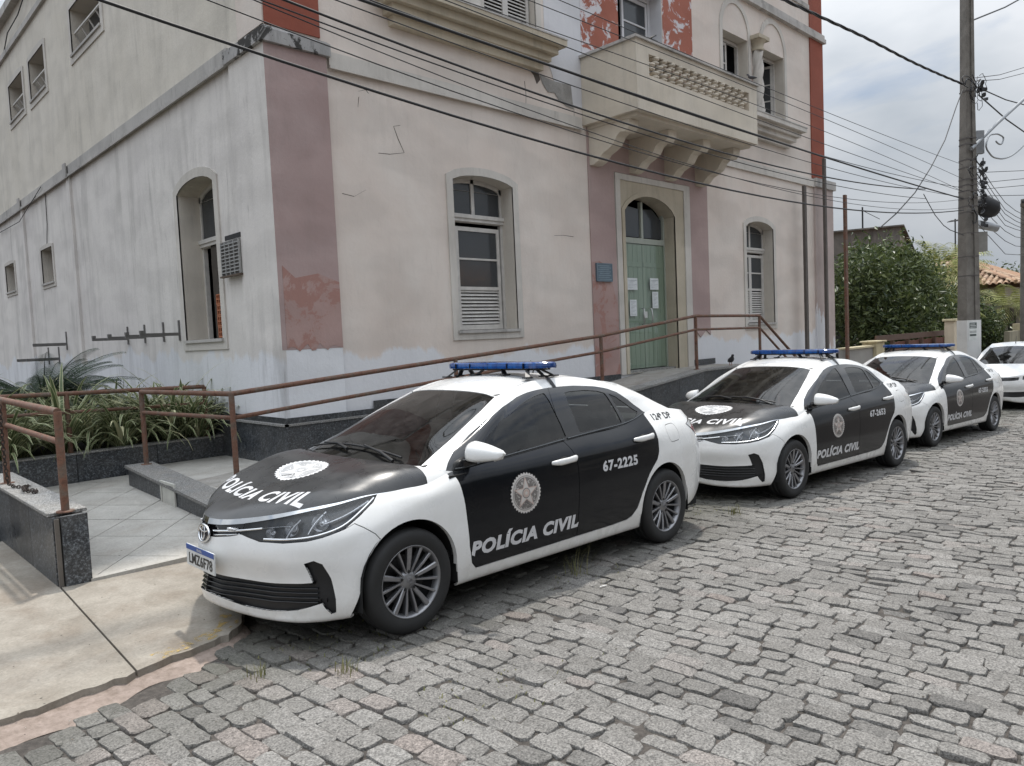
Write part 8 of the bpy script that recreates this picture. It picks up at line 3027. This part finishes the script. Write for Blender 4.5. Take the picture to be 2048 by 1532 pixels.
 MB().tube([e00 + Vector((0, 0, .06)), apex0 + Vector((0, 0, .08)), apex1 + Vector((0, 0, .08))], .11, 8).build('ridge', M_TERR, H)
 # garden frontage below the house
 t = empty('garden_wall', (43, 7.9, GZ(43)), label='stained garden wall with a broken pillar in front of the tiled house', cat='wall')
 MB().box((36.6, 7.9, -1.6), (41.9, 8.1, 1.05)).build('wall', mat_paint('mossy_wall', (.22, .20, .15), (.30, .275, .21), None, grime=.9, streak=(.05, .05, .035)), t)
 MB().box((38.4, 7.82, -1.6), (39.0, 8.18, 1.35)).build('pillar', mwall, t)
 t = empty('gate', (44, 7.9, GZ(44)), label='reddish brown vertical board gate in front of the tiled house', cat='gate')
 for k in range(26):
  x = 42.0 + k * .24
  MB().box((x, 7.95, -1.4), (x + .20, 7.99, 1.12 + .05 * ((k * 5) % 3))).build('board', mgate, t)
 MB().box((41.95, 7.991, .7), (48.3, 8.03, .8)).build('rail', mwood, t)
 tag(MB().box((39.3, 7.80, .55), (40.1, 7.82, 1.28)).build('notice_board', flat('faded_white_notice', (.5, .51, .5), .7)), 'small faded white notice on the stained garden wall', 'notice')
 # television aerial between palms
 a = empty('aerial', (44, 12.6, 4.5), label='television aerial standing above the palms', cat='aerial')
 MB().tube([(44.4, 12.0, 3.2), (44.4, 12.0, 6.9)], .035, 6).build('mast', M_CABLE, a)
 for k in range(4):
  MB().tube([(44.1 + .2 * k, 11.7, 6.75 + .04 * k), (44.1 + .2 * k, 12.3, 6.75 + .04 * k)], .02, 5).build('rod', M_CABLE, a)
 MB().tube([(44.0, 12.0, 6.74), (45.0, 12.0, 6.9)], .02, 5).build('boom', M_CABLE, a)
 # further houses and trees close the street
 rr = random.Random(6)
 mats = [mat_paint('far_wall', (.42, .39, .34), (.5, .47, .42), None, grime=.5), mh, md]
 for i, (x, y, w_, h_, lab) in enumerate(((62, 6, 8, 3.6, 'low pale house far along the street'), (72, 4.5, 9, 4.4, 'larger far house beyond the low pale one'), (66, 24, 12, 5.2, 'far house behind the dark gable'), (58, -9, 12, 4.2, 'far house across the street'))):
  h = empty('house', (x, y, GZ(x)), label=lab, cat='house')
  MB().box((x, y, GZ(x) - .3), (x + w_, y + 8, h_)).build('wall', mats[i % 2], h)
  V = [(x - .4, y - .4, h_), (x + w_ + .4, y - .4, h_), (x + w_ + .4, y + 8.4, h_), (x - .4, y + 8.4, h_), (x + 2.5, y + 4, h_ + 1.5), (x + w_ - 2.5, y + 4, h_ + 1.5)]
  MB().add(V, [(0, 1, 5, 4), (0, 4, 3), (3, 4, 5, 2), (1, 2, 5)]).build('roof', M_TERR, h)
  MB().box((x + 1.2, y - .02, GZ(x) + .9), (x + 2.6, y - .001, GZ(x) + 2.3)).build('window', M_GLASS, h)
 for i, (x, y, s_) in enumerate(((56, 12, 2.6), (60, 16, 3.4), (70, 14, 4), (80, 8, 4.5), (52, 26, 4), (84, 20, 5))):
  z = 1.2
  bl = [(x, y, z + s_ * .4, s_, s_, s_ * .75), (x + s_ * .6, y + .5, z + s_ * .1, s_ * .8, s_ * .8, s_ * .6)]
  tree(x, y, bl, 2600, .42, M_TREE, 70 + i, ['rounded', 'broad', 'tall', 'distant', 'dark', 'farthest'][i] + ' tree in the distance past the gabled building', 3.5, 'trees in the distance')
 # the other side of the street, which the paint and glass reflect
 for i, (x, y, w_, h_, lab) in enumerate(((-7, -15.5, 9, 4.3, 'cream single storey house across the street'), (4, -15, 10, 5.0, 'grey house with dark windows across the street'), (16, -15.5, 9, 4.0, 'low house with wide door across the street'))):
  h = empty('house', (x, y, GZ(x)), label=lab, cat='house')
  MB().box((x, y, GZ(x) - .3), (x + w_, y + 8, h_)).build('wall', mats[i % 2], h)
  V = [(x - .4, y - .4, h_), (x + w_ + .4, y - .4, h_), (x + w_ + .4, y + 8.5, h_), (x - .4, y + 8.5, h_), (x + 2.5, y + 4, h_ + 1.7), (x + w_ - 2.5, y + 4, h_ + 1.7)]
  MB().add(V, [(0, 1, 5, 4), (0, 4, 3), (3, 4, 5, 2), (1, 2, 5)]).build('roof', M_TERR, h)
  for k in range(3):
   MB().box((x + 1 + k * 2.7, y + 8.001, GZ(x) + (.1 if k == 1 else 1.0)), (x + 2.2 + k * 2.7, y + 8.03, GZ(x) + 2.5)).build('door' if k == 1 else 'window', M_GLASS, h)
 for i, (x, y) in enumerate(((1.5, -5.9), (13, -6.1))):
  tree(x, y, [(x, y, 3.6, 1.9, 1.7, 1.3), (x + 1.0, y - .4, 3.0, 1.3, 1.2, .9)], 2600, .26, M_TREE, 90 + i, ['street tree across the road from the nearest car', 'second street tree across the road'][i], 3.6)
 t = empty('far_footway', (8, -7, 0), kind='structure')
 MB().add([(x, y, GZ(x) + .11) for x in (-14, 30) for y in (-6.9, -4.9)], [(0, 2, 3, 1)]).build('concrete_strip', M_CONC, t)
build_beyond()
